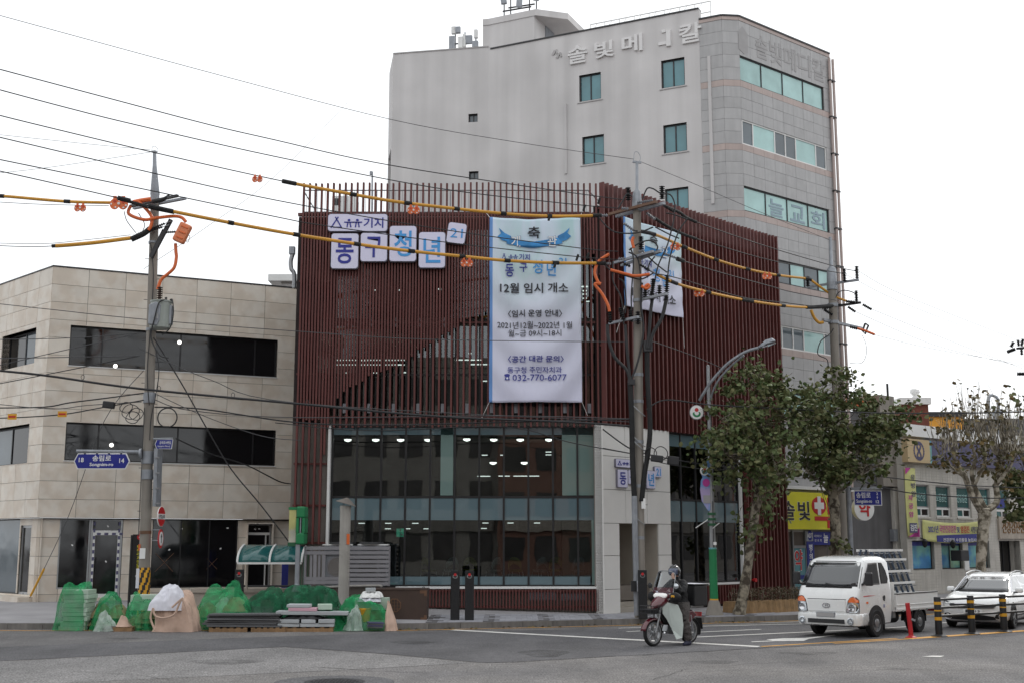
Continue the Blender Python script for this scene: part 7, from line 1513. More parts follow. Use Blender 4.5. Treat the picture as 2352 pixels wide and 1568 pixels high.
MB(root=t).box(-.95,-3.4,-.35,.35,.45,.6).build('chassis',M['black_metal'],t);MB(root=t).box(.75,-.9,-.6,.6,.28,.42).build('underbody',M['black_metal'],t);MB(root=t).lathe([(.16,-.3),(.16,.3)],14,(-1.35,.45,.42),(1,0,0)).build('fuel_tank',M['black_metal'],t,smooth=True);MB(root=t).box(-1.0,-1.12,.5,.78,.42,.7).build('side_box',M['steel'],t)
XB0,XB1,HB_=-1.02,-3.38,.85
MB(root=t).box(XB0,XB1,-HB_,HB_,.62,.68).build('bed_floor',M['steel'],t)
for sy in(-1,1):
 sd_=MB(root=t).box(XB0,XB1,sy*HB_-.02,sy*HB_+.02,.58,1.0).build('side_board',M['alu_white'],t)
 for z,h in((.6,.05),(.72,.03)):MB(root=t).box(XB0-.02,XB1+.02,sy*HB_+sy*.02-.012,sy*HB_+sy*.02+.014,z,z+h).build('rib',M['alu_white'],sd_,bevel=.008)
 s=MB(root=t);s.box(XB0-.01,XB1+.01,sy*HB_-.035,sy*HB_+.035,1.001,1.025);s.build('top_rail',M['dark_metal'],sd_);s=MB(root=t);s.box(XB0-.05,XB1+.05,sy*HB_-.02,sy*HB_+.03,1.026,1.034);s.build('rail_cap',M['white'],sd_)
 for k in range(5):MB(root=t).box(XB0-.3-k*.45,XB0-.36-k*.45,sy*HB_+sy*.03-.01,sy*HB_+sy*.03+.01,.56,.6).build('latch',M['steel'],sd_)
MB(root=t).box(XB1-.02,XB1+.02,-HB_+.03,HB_-.03,.58,1.0).build('tailboard',M['alu_white'],t);MB(root=t).box(XB0-.02,XB0+.03,-HB_+.03,HB_-.03,.58,1.3).build('headboard',M['alu_white'],t)
MB(root=t).box(XB1-.06,XB1+.0,.55,.8,.5,.62).build('tail_light',M['red'],t);MB(root=t).tube([(.1,-.4,1.93),(-.02,-.42,2.4)],.006,5).build('aerial',M['plastic_dark'],t)
rk=T('glass_rack','tall rack of white rails on dark leaning uprights standing on the truck bed','rack',(8.42,31.29,0),math.pi+ang);t0=t
s0=lambda:MB(root=rk)
for i in range(6):
 x=-1.2-i*.3
 for sy in(-1,1):s0().bar((x,sy*.62,.77),(x,sy*.14,2.12),.05,.04).build('upright',mat('rack_blue',rgb(44,58,76),.5,var=.1)if i==0 and sy<0 else bpy.data.materials['rack_blue'],rk)
 for z in(1.2,1.6,1.98):y=.62-.48*(z-.77)/1.35;s0().tube([(x,-y,z),(x,y,z)],.016,6).build('tie',M['dark_metal'],rk)
for z in(.98,1.26,1.56,1.86,2.1):
 y=.62-.48*(z-.77)/1.35
 for sy in(-1,1):s0().box(-1.05,-2.9,sy*(y+.03)-.012,sy*(y+.03)+.012,z-.03,z+.03).build('rail',M['alu_white'],rk)
 for i in range(6):
  for sy in(-1,1):s0().tube([(-1.28-i*.3,sy*(y+.04),z-.08),(-1.28-i*.3,sy*(y+.14),z-.07)],.009,5).build('peg',M['alu'],rk)
p=Matrix.Translation((8.42,31.29,0))@Matrix.Rotation(math.pi+ang,4,'Z')@Vector((-1.7,.3,.77))
tag(MB().obox(p+Vector((0,0,.1)),(.7,.4,.2),(0,.2,ang)).build('tool_bundle',M['letter_grey'],bevel=.04),'grey bundle lying on the truck bed under the rack','bundle')
# suv
fw=Vector((-.57,-.82)).normalized();rzs=math.atan2(fw.y,fw.x);t=T('suv','white estate style car with roof rails behind the black barrier at the right edge','car',(12.9,34.1,0),rzs)
R=[(.2,.66,-3.2,.74,.2),(.27,.80,-3.36,.86,.26),(.42,.87,-3.44,.895,.34),(.58,.88,-3.46,.90,.36),(.72,.85,-3.46,.90,.38),(.80,.76,-3.45,.895,.38),(.86,.62,-3.44,.885,.36),(.92,.36,-3.43,.87,.32),(.97,.0,-3.42,.85,.28),(1.0,-.18,-3.40,.83,.22),(1.03,-.28,-3.39,.80,.2),(1.40,-.98,-3.12,.66,.2),(1.48,-1.22,-3.0,.61,.22),(1.53,-1.5,-2.8,.52,.22),(1.545,-1.75,-2.6,.4,.2)]
MB(root=t).loft([planring(*r,7)for r in R]).build('body',M['car_white'],t,smooth=True,ang=50)
for nm,m,z0,z1,k,off in(('windscreen_seal','plastic_dark',1.0,1.43,.98,.012),('windscreen','car_glass',1.02,1.41,.95,.02)):
 s=MB(root=t);s.loft([[wsp(z0+(z1-z0)*j/4,(-1+2*i/8)*k,off)for i in range(9)]for j in range(5)],cap=False,closed=False);o=s.build(nm,M[m],t,smooth=True,ang=180);md=o.modifiers.new('solid','SOLIDIFY');md.thickness=.01
side('window_seal',[(-.3,1.02),(-.95,1.38),(-1.2,1.45),(-2.6,1.44),(-3.1,1.12),(-3.1,1.02)],'chrome',.006);side('side_window',[(-.42,1.045),(-.98,1.365),(-1.22,1.425),(-1.62,1.43),(-1.62,1.045)],'car_glass',.012);side('side_window',[(-1.7,1.045),(-1.7,1.43),(-2.55,1.42),(-2.9,1.16),(-2.9,1.045)],'car_glass',.012)
for P in([(-.5,.35),(-.51,.35),(-.51,1.0),(-.5,1.0)],[(-1.65,.35),(-1.66,.35),(-1.66,1.0),(-1.65,1.0)]):side('door_gap',P,'plastic_dark',.002)
side('door_handle',[(-1.45,.86),(-1.6,.86),(-1.6,.89),(-1.45,.89)],'chrome',.02);side('sill_cladding',[(-.4,.24),(-2.3,.24),(-2.3,.38),(-.4,.38)],'plastic_dark',.012)
def wrap(name,pts,m,o,syl=(-1,1),dep=.05):
 for sy in syl:
  s=MB(root=t);vs=[]
  for(yy,z)in pts:
   rr_=lerp_rings(R,z);xf,hw,r_=rr_[1]+o,rr_[3]+o,rr_[4];e_=min(abs(yy),hw-.003);x_=xf if e_<=hw-r_ else xf-r_+math.sqrt(max(r_*r_-(e_-(hw-r_))**2,0));vs.append((x_,sy*e_ if len(syl)>1 else math.copysign(e_,yy),z))
  n_=len(vs);s.add(vs+[(a-dep,b*.98,c_)for a,b,c_ in vs],[tuple(range(n_)),tuple(range(2*n_-1,n_-1,-1))]+[(i,(i+1)%n_,n_+(i+1)%n_,n_+i)for i in range(n_)]);s.build(name,M[m],t)
wrap('grille',[(-.56,.6),(-.3,.585),(0,.58),(.3,.585),(.56,.6),(.64,.66),(.6,.71),(.3,.725),(0,.73),(-.3,.725),(-.6,.71),(-.64,.66)],'plastic_dark',.03,(1,));wrap('grille_trim',[(-.5,.715),(0,.737),(.5,.715),(.62,.66),(.6,.655),(.48,.70),(0,.72),(-.48,.70)],'chrome',.036,(1,))
wrap('headlight',[(.6,.70),(.70,.695),(.8,.705),(.86,.74),(.85,.79),(.78,.78),(.7,.76),(.62,.735)],'lens',.01);wrap('daytime_lamp',[(.62,.712),(.7,.705),(.76,.71),(.76,.725),(.7,.722),(.63,.73)],'headlamp',.016)
wrap('lower_grille',[(-.62,.27),(-.3,.25),(0,.25),(.3,.25),(.62,.27),(.56,.36),(.3,.40),(0,.41),(-.3,.40),(-.56,.36)],'plastic_dark',.03,(1,));wrap('fog_recess',[(.56,.32),(.66,.30),(.78,.31),(.84,.36),(.8,.43),(.7,.45),(.62,.42)],'plastic_dark',.008);wrap('fog_lamp',[(.68,.34),(.76,.35),(.78,.39),(.74,.41),(.68,.4)],'lens',.014);wrap('fog_trim',[(.5,.29),(.62,.265),(.78,.275),(.8,.29),(.64,.285),(.52,.305)],'chrome',.014)
pl_=MB(root=t).box(.86,.925,-.26,.26,.45,.56).build('number_plate',M['white'],t);MB(root=t).box(.92,.929,-.19,.05,.465,.545).build('plate_mask',M['dark_metal'],pl_);MB(root=t).text('13',.08,.2,.47,.54,.929,.01,.003,AX).build('lettering',M['letter_black'],pl_)
s=MB(root=t);s.text('KIA',-.06,.06,.79,.825,.82,.03,.006,AX);s.build('badge',M['chrome'],t)
for sy in(-1,1):
 MB(root=t).tube(smoothpts([(-1.0,sy*.62,1.44),(-1.15,sy*.62,1.515),(-1.9,sy*.6,1.575),(-2.6,sy*.6,1.54),(-2.8,sy*.6,1.48)],5),.02,8).build('roof_rail',M['steel'],t,smooth=True);MB(root=t).obox((-.55,sy*.96,1.06),(.14,.22,.15),(0,0,sy*.2)).build('mirror',M['car_white'],t,bevel=.05,seg=3);MB(root=t).obox((-.5,sy*.86,1.0),(.08,.14,.04)).build('mirror_arm',M['plastic_dark'],t)
 for x in(0,-2.7):arch(t,x,sy*.897,.335,sy,.26);wheel(t,x,sy*.825,.33,.2,sy,'steel',5,.68)
MB(root=t).box(.5,-3.2,-.7,.7,.16,.26).build('underbody',M['black_metal'],t);t.scale=(.955,)*3
# MOTORCYCLE
fm=Vector((-.76,-.65)).normalized();rzm=math.atan2(fm.y,fm.x);fp=G(1500,1483.5);mo=Vector((fp.x-fm.x*.62,fp.y-fm.y*.62,0))
t=T('motorcycle','maroon and white delivery motorcycle with tall windscreen and black top box','motorcycle',mo,rzm);m_=lambda:MB(root=t)
def mwheel(x,nm):
 ty=m_().lathe([(.23,-.035),(.27,-.045),(.295,-.02),(.298,0),(.295,.02),(.27,.045),(.23,.035),(.23,-.035)],32,(x,0,.298),(0,1,0),False).build(nm,M['rubber'],t,smooth=True)
 s=m_();s.lathe([(.205,-.032),(.235,-.038),(.235,.038),(.205,.032),(.205,-.032)],32,(x,0,.298),(0,1,0),False);s.lathe([(.02,-.06),(.05,-.05),(.05,.05),(.02,.06)],14,(x,0,.298),(0,1,0));s.build('rim',M['steel'],ty)
 for k in range(5):
  a=2*math.pi*k/5+.3
  for o in(-.18,.18):m_().bar((x+.04*math.cos(a),0,.298+.04*math.sin(a)),(x+.225*math.cos(a+o),0,.298+.225*math.sin(a+o)),.022,.03).build('spoke',M['steel'],ty)
mwheel(.62,'tyre');mwheel(-.6,'tyre')
for sy in(-1,1):m_().tube([(.62,sy*.085,.3),(.5,sy*.085,.62),(.42,sy*.08,.9)],[.02,.026,.028],10).build('fork',M['steel'],t,smooth=True)
def fender(x,a0,a1,r,w_,m,nm):
 s=m_();n_=12;P=[]
 for k in range(n_+1):
  a=math.radians(a0+(a1-a0)*k/n_);P.append([(x+(r-.02*abs(v)*2)*math.cos(a),v*w_,.298+(r-.05*(2*v)**2)*math.sin(a))for v in(-.5,-.3,0,.3,.5)])
 s.loft(P,cap=False,closed=False);o=s.build(nm,M[m],t,smooth=True,ang=180);md=o.modifiers.new('solid','SOLIDIFY');md.thickness=.008
fender(.62,10,150,.345,.16,'maroon','front_fender');fender(-.6,20,200,.34,.17,'plastic_dark','rear_fender')
for sy in(-1,1):
 s=m_();O=[(.42,.86,.12),(.32,.97,.2),(.12,.91,.33),(.03,.70,.37),(.0,.44,.37),(.0,.17,.33),(.14,.14,.27),(.2,.36,.2),(.29,.58,.14),(.40,.72,.11)]
 s.add([(x,sy*y,z)for x,z,y in O]+[(x-.02,sy*(y-.03),z)for x,z,y in O],[tuple(range(10)),tuple(range(19,9,-1))]+[(i,(i+1)%10,10+(i+1)%10,10+i)for i in range(10)]);s.build('leg_shield',M['moto_white'],t,bevel=.01)
s=m_();s.loft([[(x+dx*.1*math.cos(a),w_*math.cos(a*1)if 0 else w_*math.sin(a),z+h_*math.cos(a))for a in[2*math.pi*k/14 for k in range(14)]]for x,dx,w_,z,h_ in((.62,0,.05,.86,.04),(.56,0,.12,.9,.08),(.46,0,.17,.95,.12),(.34,0,.2,1.0,.14),(.2,0,.14,1.0,.1))]);s.build('front_cowl',M['maroon'],t,smooth=True)
s=m_();s.loft([[(x,w_*math.sin(a),z+h_*math.cos(a))for a in[2*math.pi*k/14 for k in range(14)]]for x,w_,z,h_ in((.36,.14,1.1,.08),(.3,.26,1.12,.1),(.18,.24,1.12,.09),(.1,.1,1.1,.05))]);s.build('handlebar_cover',M['maroon'],t,smooth=True)
s=m_();s.loft([[(x,w_*math.sin(a),z+h_*math.cos(a))for a in[2*math.pi*k/16 for k in range(16)]]for x,w_,z,h_ in((.405,.06,1.1,.03),(.395,.15,1.1,.06),(.37,.2,1.11,.075),(.33,.2,1.12,.08))]);s.build('headlight',M['headlamp'],t,smooth=True)
def ws(u,v):return(.38-.15*v-.12*u*u,u*(.31-.05*v*v),1.17+.5*v-(.05*u*u*v**3 if v>.6 else 0))
s=m_();s.loft([[ws(-1+2*i/8,j/6)for i in range(9)]for j in range(7)],cap=False,closed=False);o=s.build('windscreen',M['screen'],t,smooth=True,ang=180);md=o.modifiers.new('solid','SOLIDIFY');md.thickness=.004
s=m_();s.loft([[Vector(ws(-1+2*i/8,j/3*.25))+Vector((.008,0,0))for i in range(9)]for j in range(4)],cap=False,closed=False);o=s.build('screen_base',mat('maroon_tint',rgb(96,40,52),.15,var=0,alpha=(.5,.6)),t,smooth=True,ang=180)
m_().tube(smoothpts([ws(-1,0),ws(-1,.5),ws(-1,.85),ws(-.8,1),ws(0,1),ws(.8,1),ws(1,.85),ws(1,.5),ws(1,0)],5),.009,6).build('screen_frame',M['steel'],t,smooth=True)
m_().tube([(.22,-.4,1.1),(.2,-.15,1.13),(.2,.15,1.13),(.22,.4,1.1)],.016,8).build('handlebar',M['plastic_dark'],t)
for sy in(-1,1):
 s=m_();s.loft([[(.24+dx+.1*r*math.cos(a),sy*y,1.08+.11*r*math.sin(a))for a in[2*math.pi*k/12 for k in range(12)]]for y,r,dx in((.22,.5,0),(.27,1.0,.0),(.36,1.1,0),(.44,.8,-.02),(.48,.3,-.04))]);mu_=s.build('hand_muff',M['jacket'],t,smooth=True)
 if sy>0:m_().obox((.33,sy*.36,1.1),(.03,.09,.06),(0,.2,sy*.3)).build('muff_patch',M['band_yellow'],mu_,bevel=.015)
 m_().tube([(.2,sy*.3,1.14),(.24,sy*.38,1.3)],.007,6).build('mirror_stem',M['plastic_dark'],t);m_().lathe([(.01,-.015),(.06,-.01),(.065,.01),(.01,.025)],14,(.25,sy*.4,1.33),(1,0,0)).build('mirror',M['plastic_dark' if sy<0 else 'lens'],t,smooth=True)
b_=m_();
for z in(.74,.82,.9):
 P=[(.84,-.19,z),(.84,.19,z),(.56,.19,z),(.56,-.19,z),(.84,-.19,z)];b_.tube(P,.008,5)
for k in range(9):b_.tube([(.84,-.19+k*.0475,.72),(.84,-.19+k*.0475,.9)],.006,4);
for k in range(6):b_.tube([(.56+k*.056,.19,.72),(.56+k*.056,.19,.9)],.006,4);b_.tube([(.56+k*.056,-.19,.72),(.56+k*.056,-.19,.9)],.006,4)
b_.build('front_basket',M['dark_metal'],t);m_().box(.58,.82,-.17,.17,.72,.83).build('basket_load',M['jacket'],t,bevel=.04)
m_().tube([(.42,0,.9),(.2,0,.55),(-.05,0,.48),(-.3,0,.62),(-.7,0,.72)],.05,10).build('frame',M['plastic_dark'],t,smooth=True);s=m_();s.lathe([(.09,-.1),(.1,0),(.09,.1)],14,(.02,0,.34),(0,1,0));s.obox((.12,0,.36),(.2,.14,.14),(0,-.3,0));s.lathe([(.07,.1),(.06,.15)],12,(.02,0,.32),(0,1,0));s.build('engine',M['steel'],t)
m_().tube([(.1,-.12,.28),(-.3,-.15,.25),(-.85,-.16,.36)],[.025,.05,.055],10).build('exhaust',M['chrome'],t,smooth=True);s=m_();s.loft([[(x,w_*math.sin(a),z+h_*math.cos(a))for a in[2*math.pi*k/12 for k in range(12)]]for x,w_,z,h_ in((.1,.08,.78,.04),(-.05,.13,.8,.06),(-.35,.15,.83,.07),(-.6,.13,.85,.05))]);s.build('seat',M['plastic_dark'],t,smooth=True)
for sy in(-1,1):m_().prism([(.0,.42),(-.1,.7),(-.6,.76),(-.75,.66),(-.5,.5),(-.2,.4)],sy*.1,sy*.14).build('side_cover',M['maroon'],t,bevel=.02);m_().tube([(-.6,sy*.11,.3),(-.52,sy*.13,.66)],.025,8).build('shock_absorber',M['chrome'],t);m_().tube([(.05,sy*.1,.28),(.05,sy*.28,.28)],.018,6).build('footrest',M['rubber'],t)
bx_=m_().box(-.98,-.52,-.27,.27,.86,1.32).build('top_box',M['plastic_dark'],t,bevel=.03);m_().box(-1.0,-.5,-.29,.29,1.325,1.355).build('lid',M['black_metal'],bx_,bevel=.01);m_().box(-.96,-.54,-.23,.23,1.356,1.366).build('lid_sheet',M['cloth_white'],bx_);m_().box(-.9,-.45,-.2,.2,.82,.87).build('carrier',M['steel'],t)
m_().obox((-.93,0,.66),(.03,.2,.1),(0,-.2,0)).build('tail_light',M['red'],t);m_().obox((-.95,0,.45),(.02,.2,.26),(0,.15,0)).build('mud_flap',M['rubber'],t)
# RIDER
t=T('person','person in black jacket and dark helmet astride the motorcycle, one hand raised to the visor','person',mo,rzm)
s=MB(root=t)
def limb(pts,rs):s.tube(smoothpts(pts,5),[rs[0]if len(rs)==1 else rs[min(int(i/5),len(rs)-1)]+((rs[min(int(i/5)+1,len(rs)-1)]-rs[min(int(i/5),len(rs)-1)])*(i%5)/5)for i in range((len(pts)-1)*5+1)],14)
def blob(c_,r):s.loft([[(c_[0]+r[0]*math.sin(b)*math.cos(a),c_[1]+r[1]*math.sin(b)*math.sin(a),c_[2]+r[2]*math.cos(b))for a in[2*math.pi*k/14 for k in range(14)]]for b in[.08+(math.pi-.16)*j/8 for j in range(9)]])
blob((-.24,0,.94),(.17,.19,.14));blob((-.21,0,1.08),(.17,.21,.2));blob((-.16,0,1.28),(.17,.235,.2));blob((-.14,.17,1.38),(.1,.09,.09));blob((-.14,-.17,1.38),(.1,.09,.09));limb([(-.13,0,1.4),(-.09,0,1.52),(-.05,0,1.6)],[.08,.065,.07]);blob((-.02,0,1.62),(.1,.085,.115))
limb([(-.14,.2,1.38),(-.02,.30,1.26),(.1,.33,1.18)],[.088,.08,.07]);limb([(.1,.33,1.18),(.14,.24,1.34),(.15,.15,1.48)],[.07,.06,.038]);limb([(-.14,-.2,1.38),(-.02,-.3,1.24),(.08,-.36,1.14)],[.075,.068,.058]);limb([(.08,-.36,1.14),(.16,-.37,1.12),(.22,-.36,1.11)],[.058,.048,.036])
limb([(-.22,.11,.93),(-.08,.24,.74),(-.02,.29,.54)],[.14,.13,.112]);limb([(-.02,.29,.54),(-.06,.32,.34),(-.09,.34,.12)],[.113,.11,.09]);limb([(-.22,-.11,.93),(-.02,-.19,.84),(.14,-.22,.74)],[.14,.13,.112]);limb([(.14,-.22,.74),(.1,-.22,.55),(.06,-.22,.36)],[.085,.085,.07])
for(x,y,z)in((-.09,.34,.0),(.06,-.22,.27)):limb([(x-.05,y,z+.06),(x+.06,y+.01,z+.055),(x+.2,y+.02,z+.04)],[.055,.052,.036]);blob((x,y,z+.1),(.06,.055,.07))
pm=Vector((.15,.14,1.52));blob((.15,.135,1.52),(.026,.045,.05))
for k in range(4):y=.165-k*.02;L_=(.062,.072,.068,.054)[k];limb([(.155,y,1.555),(.15,y-.012,1.555+L_*.6),(.128,y-.022,1.555+L_)],[.0115,.0105,.009])
limb([(.15,.105,1.50),(.14,.08,1.525),(.125,.068,1.55)],[.013,.012,.01])
o=s.build('body',[M['jacket'],M['trouser'],M['shoe'],M['skin']],t)
rm=o.modifiers.new('remesh','REMESH');rm.mode='VOXEL';rm.voxel_size=.0115;rm.use_smooth_shade=True
dg=bpy.context.evaluated_depsgraph_get();me=bpy.data.meshes.new_from_object(o.evaluated_get(dg));o.modifiers.clear()
bm_=bmesh.new();bm_.from_mesh(me);bmesh.ops.smooth_vert(bm_,verts=bm_.verts,factor=.5,use_axis_x=True,use_axis_y=True,use_axis_z=True);bm_.to_mesh(me);bm_.free()
me.materials.clear()
for m in('jacket','trouser','shoe','skin'):me.materials.append(M[m])
off=o.location.copy();rnd=random.Random(2)
from mathutils import noise as nz_
for v in me.vertices:
 p=v.co+off
 if .14<p.z<.98:k=.022*nz_.noise(Vector((p.x*9,p.y*9,p.z*13)))+.01*nz_.noise(p*28);v.co+=Vector((k,k*.7,0))
 elif .98<=p.z<1.45:k=.02*nz_.noise(p*10)+.008*nz_.noise(p*24);v.co+=Vector((k,k*.7,0))
for p in me.polygons:
 c_=p.center+off;p.use_smooth=True
 i=0
 if c_.z<.96 and not(c_.x>.0 and c_.z>.9):i=1
 if(c_.y>.2 and c_.z<.11)or(c_.y<-.1 and c_.z<.36):i=2
 if(c_.x>.1 and .03<c_.y<.2 and c_.z>1.485):i=3
 if c_.z>1.53 and c_.x<.1:i=3
 p.material_index=i
o.data=me;t.location=mo-Vector((fm.x,fm.y,0))*.1
s=MB(root=t);c0_=Vector((-.03,.02,1.64))
s.loft([[c0_+Vector((.155*math.sin(b)*math.cos(a)*1.02,.128*math.sin(b)*math.sin(a),.15*math.cos(b)))for a in[2*math.pi*k/24 for k in range(24)]]for b in[.06+2.1*j/12 for j in range(13)]]);h_=s.build('helmet',M['helmet'],t,smooth=True,ang=180)
s=MB(root=t);s.loft([[c0_+Vector((.162*math.sin(b)*math.cos(a)*1.02,.136*math.sin(b)*math.sin(a),.155*math.cos(b)))for a in[math.radians(-75+150*k/14)for k in range(15)]]for b in[1.05+.85*j/6 for j in range(7)]],cap=False,closed=False);s.build('visor',M['visor'],h_,smooth=True,ang=180)
for k in(-1,1):MB(root=t).obox(c0_+Vector((.05,k*.05,.14)),(.1,.02,.02),(0,.35,0)).build('vent',M['steel'],h_,bevel=.006)
# BUILDING MATERIALS STACKED ALONG THE KERB
from mathutils import noise
def mound(par,name,m,c_,rx,ry,H_,seed,p=2.5,fold=.06,nf=9,top=.75,smooth=True,n=44,rz=0.0,flat=0.0,z0=0.0,thick=0,skew=(0,0),spread=.0):
 rnd=random.Random(seed);ph=[rnd.uniform(0,6.28)for _ in range(8)];s=MB();nr=32 if n>30 else 18;n=max(n,100)if n>30 else n+8
 s.v.append(Vector(c_)+Vector((skew[0],skew[1],z0+H_+.02)));
 for j in range(1,nr+1):
  u=j/nr
  for k in range(n):
   a=2*math.pi*k/n;sq=(abs(math.cos(a))**4+abs(math.sin(a))**4)**-.25;f=1+fold*u*(math.sin(nf*a+ph[0]+2*u)+.6*math.sin(nf*1.7*a+ph[1]))+.05*math.sin(3*a+ph[2])
   q_=min(u*1.0,1);rad=(q_**(1/1.3))*(top+(1-top)*u)*f*(1+(spread+(.1 if fold>=.05 else 0))*u**6);z=H_*(1-u**p)*(1+(1.6*noise.noise(Vector((1.5*rx*u*math.cos(a)+seed,2.5*u*math.sin(a),0)))if fold>=.05 else 0)*.26+.1*math.sin(2*a+ph[3])*u*(1-u)*4+.05*math.sin(5*a+ph[4])*u)+.012*math.sin(11*a+ph[5]+u*9)*(u<.98)
   x,y=rx*rad*sq*.88*math.cos(a),ry*rad*sq*.88*math.sin(a);x,y=x*math.cos(rz)-y*math.sin(rz),x*math.sin(rz)+y*math.cos(rz)
   P_=Vector((x+skew[0]*(1-u),y+skew[1]*(1-u),z0+z));w_=Vector((math.cos(a+rz),math.sin(a+rz),.5))*(fold*1.5*noise.noise(P_*2.4+Vector((seed,0,0)))-fold*1.6*abs(noise.noise(Vector((P_.x*5,P_.y*5,P_.z*1.2))+Vector((seed,3,0))))-fold*.6*abs(noise.noise(Vector((P_.x*9+P_.z*4,P_.y*9,P_.z*5-P_.x*3))+Vector((0,seed,0))))+fold*.12*noise.noise(P_*19))*(min(1,u*3)*min(1,min(rx,ry,H_*1.3)/.55));P_+=w_;P_.z=max(P_.z,z0+.004);s.v.append(Vector(c_)+P_)
 for k in range(n):s.f.append((0,1+k,1+(k+1)%n));s.mi.append(0)
 for j in range(nr-1):
  for k in range(n):a=1+j*n+k;b=1+j*n+(k+1)%n;s.f.append((a,a+n,b+n,b));s.mi.append(0)
 o=s.build(name,M[m],par,smooth=smooth,fix=False,ang=180)
 if thick:md=o.modifiers.new('solid','SOLIDIFY');md.thickness=thick
 return o
def gp(px,py):v=G(px,py,.0);return v
def mp_(px0,px1,Y):a=AT(px0,1400,Y).x;b=AT(px1,1400,Y).x;return(a+b)/2,(b-a)/2
def zY(py,Y):return AT(1000,py,Y).z
GN='green netted heaps along the kerb'
def stack(x,y,w_,d,layers,h,m,name,label,cat,group,rz=0,gapf=.008,z0=0.0,jit=.05):
 rnd=random.Random(int(x*100));z=z0
 for k in range(layers):
  hh=h*rnd.uniform(.85,1.15);mm=m if isinstance(m,str)else rnd.choice(m)
  o=MB().obox((x+rnd.uniform(-jit,jit),y+rnd.uniform(-jit,jit),z+hh/2),(w_*rnd.uniform(.93,1.04),d*rnd.uniform(.95,1.03),hh-gapf),(0,0,rz+rnd.uniform(-.05,.05))).build(name,M[mm],bevel=.006);tag(o,label,cat,group);z+=hh
 return z
def pallet(x,y,w_,d,label,rz=0.0):
 t=T('pallet',label,'pallet',(x,y,0),rz,'low wooden pallets under the heaps');s_=lambda:MB(root=t)
 for k in range(3):s_().box(-w_/2,w_/2,-d/2+k*(d-.08)/2,-d/2+.08+k*(d-.08)/2,.0,.09).build('bearer',M['wood'],t)
 for k in range(6):s_().box(-w_/2+k*(w_-.1)/5,-w_/2+.1+k*(w_-.1)/5,-d/2,d/2,.091,.115).build('slat',M['wood'],t)
YP=32.75
x,hw=mp_(113,197,YP);zt=zY(1347,YP+.1)
stack(x+.12,YP+.55,hw*1.35,.75,9,(zt-.1)/9,'foam_green','foam_tray','pale tray in the tall stack under the leftmost green net','tray','trays in the leftmost netted stack')
tag(mound(None,'debris_net','net',(x,YP+.55,0),hw*1.0,.62,zt,5,9,.035,13,.9,spread=.08),'tall boxy green net over stacked trays, leftmost of the heaps','net',GN)
def sack(cx,cy,z,rx,ry,H_,seed,m,label,group,name='sack',cat='sack',rz=0):return tag(mound(None,name,m,(cx,cy,z),rx,ry,H_,seed,2.2,.05,6,.8,n=20,rz=rz),label,cat,group)
x,hw=mp_(198,272,YP);zt=zY(1366,YP+.3)
for k in range(4):sack(x-.25+.22*(k%3),YP+.7,.1+.2*(k//2),.34,.3,.34,60+k,'sack','brown sack under the second green net from the left','sacks under the second net')
tag(mound(None,'debris_net','net',(x,YP+.65,0),hw*1.15,.6,zt,8,3.6,.07,9,.8),'second green net from the left, over brown sacks','net',GN);x2,hw2=mp_(212,274,YP);tag(mound(None,'plastic_bag','poly_film',(x2,YP+.1,0),hw2*.9,.34,.42,9,2.2,.08,8,.8),'crumpled translucent plastic bag in front of the second net','bag')
x,hw=mp_(268,300,YP);pallet(x+.04,YP+.05,.5,.4,'small pallet holding a brown paper bag');sack(x+.0,YP+.05,.115,.2,.18,.26,71,'bulk_bag','small brown paper bag on the little pallet',None,'paper_bag','bag');MB().obox((mp_(248,268,YP)[0],YP-.05,.07),(.3,.2,.13)).build('kerb_offcut',M['kerb']);tag(bpy.data.objects['kerb_offcut'],'grey concrete block beside the small pallet','block')
x,hw=mp_(276,350,YP);zt=zY(1372,YP+.5);stack(x+.08,YP+.75,.95,.5,2,.2,'foam_green','foam_box','pale box on top under the third green net','box','boxes under the third net',z0=.5)
for k in range(3):sack(x-.2+k*.25,YP+.6,.05+.12*k,.3,.26,.3,80+k,'sack','sack under the third green net','sacks under the third net')
tag(mound(None,'debris_net','net',(x,YP+.6,0),hw*1.2,.62,zt,12,4,.07,11,.82),'third green net from the left, beside the big beige bag','net',GN)
YB=32.35;x,hw=mp_(337,452,YB);t=T('bulk_bag','big slumped beige bulk bag with a white cloth top and carrying loops','bag',(x,YB+.5,0));zt=zY(1343,YB+.5)
mound(t,'bag','bulk_bag',(x+.04,YB+.5,0),hw*1.06,.6,zt*.82,15,4.0,.049,7,.84,n=64,skew=(-.12,.05));mound(t,'cloth_top','cloth_white',(x-.2,YB+.5,zt*.46),hw*.82,.6,zt*.54,16,2.8,.04,6,.8,n=48,skew=(.05,0))
bz=lambda px,py:AT(px,py,YB-.12);
for P in([(352,1395),(356,1412),(375,1418),(400,1410),(412,1385),(418,1374)],[(352,1395),(346,1418),(356,1446)],[(418,1374),(428,1395),(436,1430)],[(420,1372),(408,1382),(395,1394)]):s=MB();q_=smoothpts([AT(a,b,YB-.06 if b<1430 else YB-.1)for a,b in P],4);s.tube(q_,.028,6);s.build('loop',M['bulk_bag'],t,smooth=True)
x,hw=mp_(440,572,YP+.5);zt=zY(1358,YP+.9)
for k in range(9):sack(x-.7+.34*(k%5),YP+.85+.1*(k%2),.05+.3*(k//5)+.12*math.sin(k),.38,.3,.36,90+k,'sack' if k!=7 else 'foam_green','sack among the pile under the net behind the dark boards','sacks under the fourth net',rz=.4*k)
tag(mound(None,'debris_net','net',(x-.02,YP+.9,0),hw*1.35,.66,zt*1.05,21,3,.05,9,.82,skew=(.05,0)),'low wide green net over a pile of sacks, right of the beige bag','net',GN)
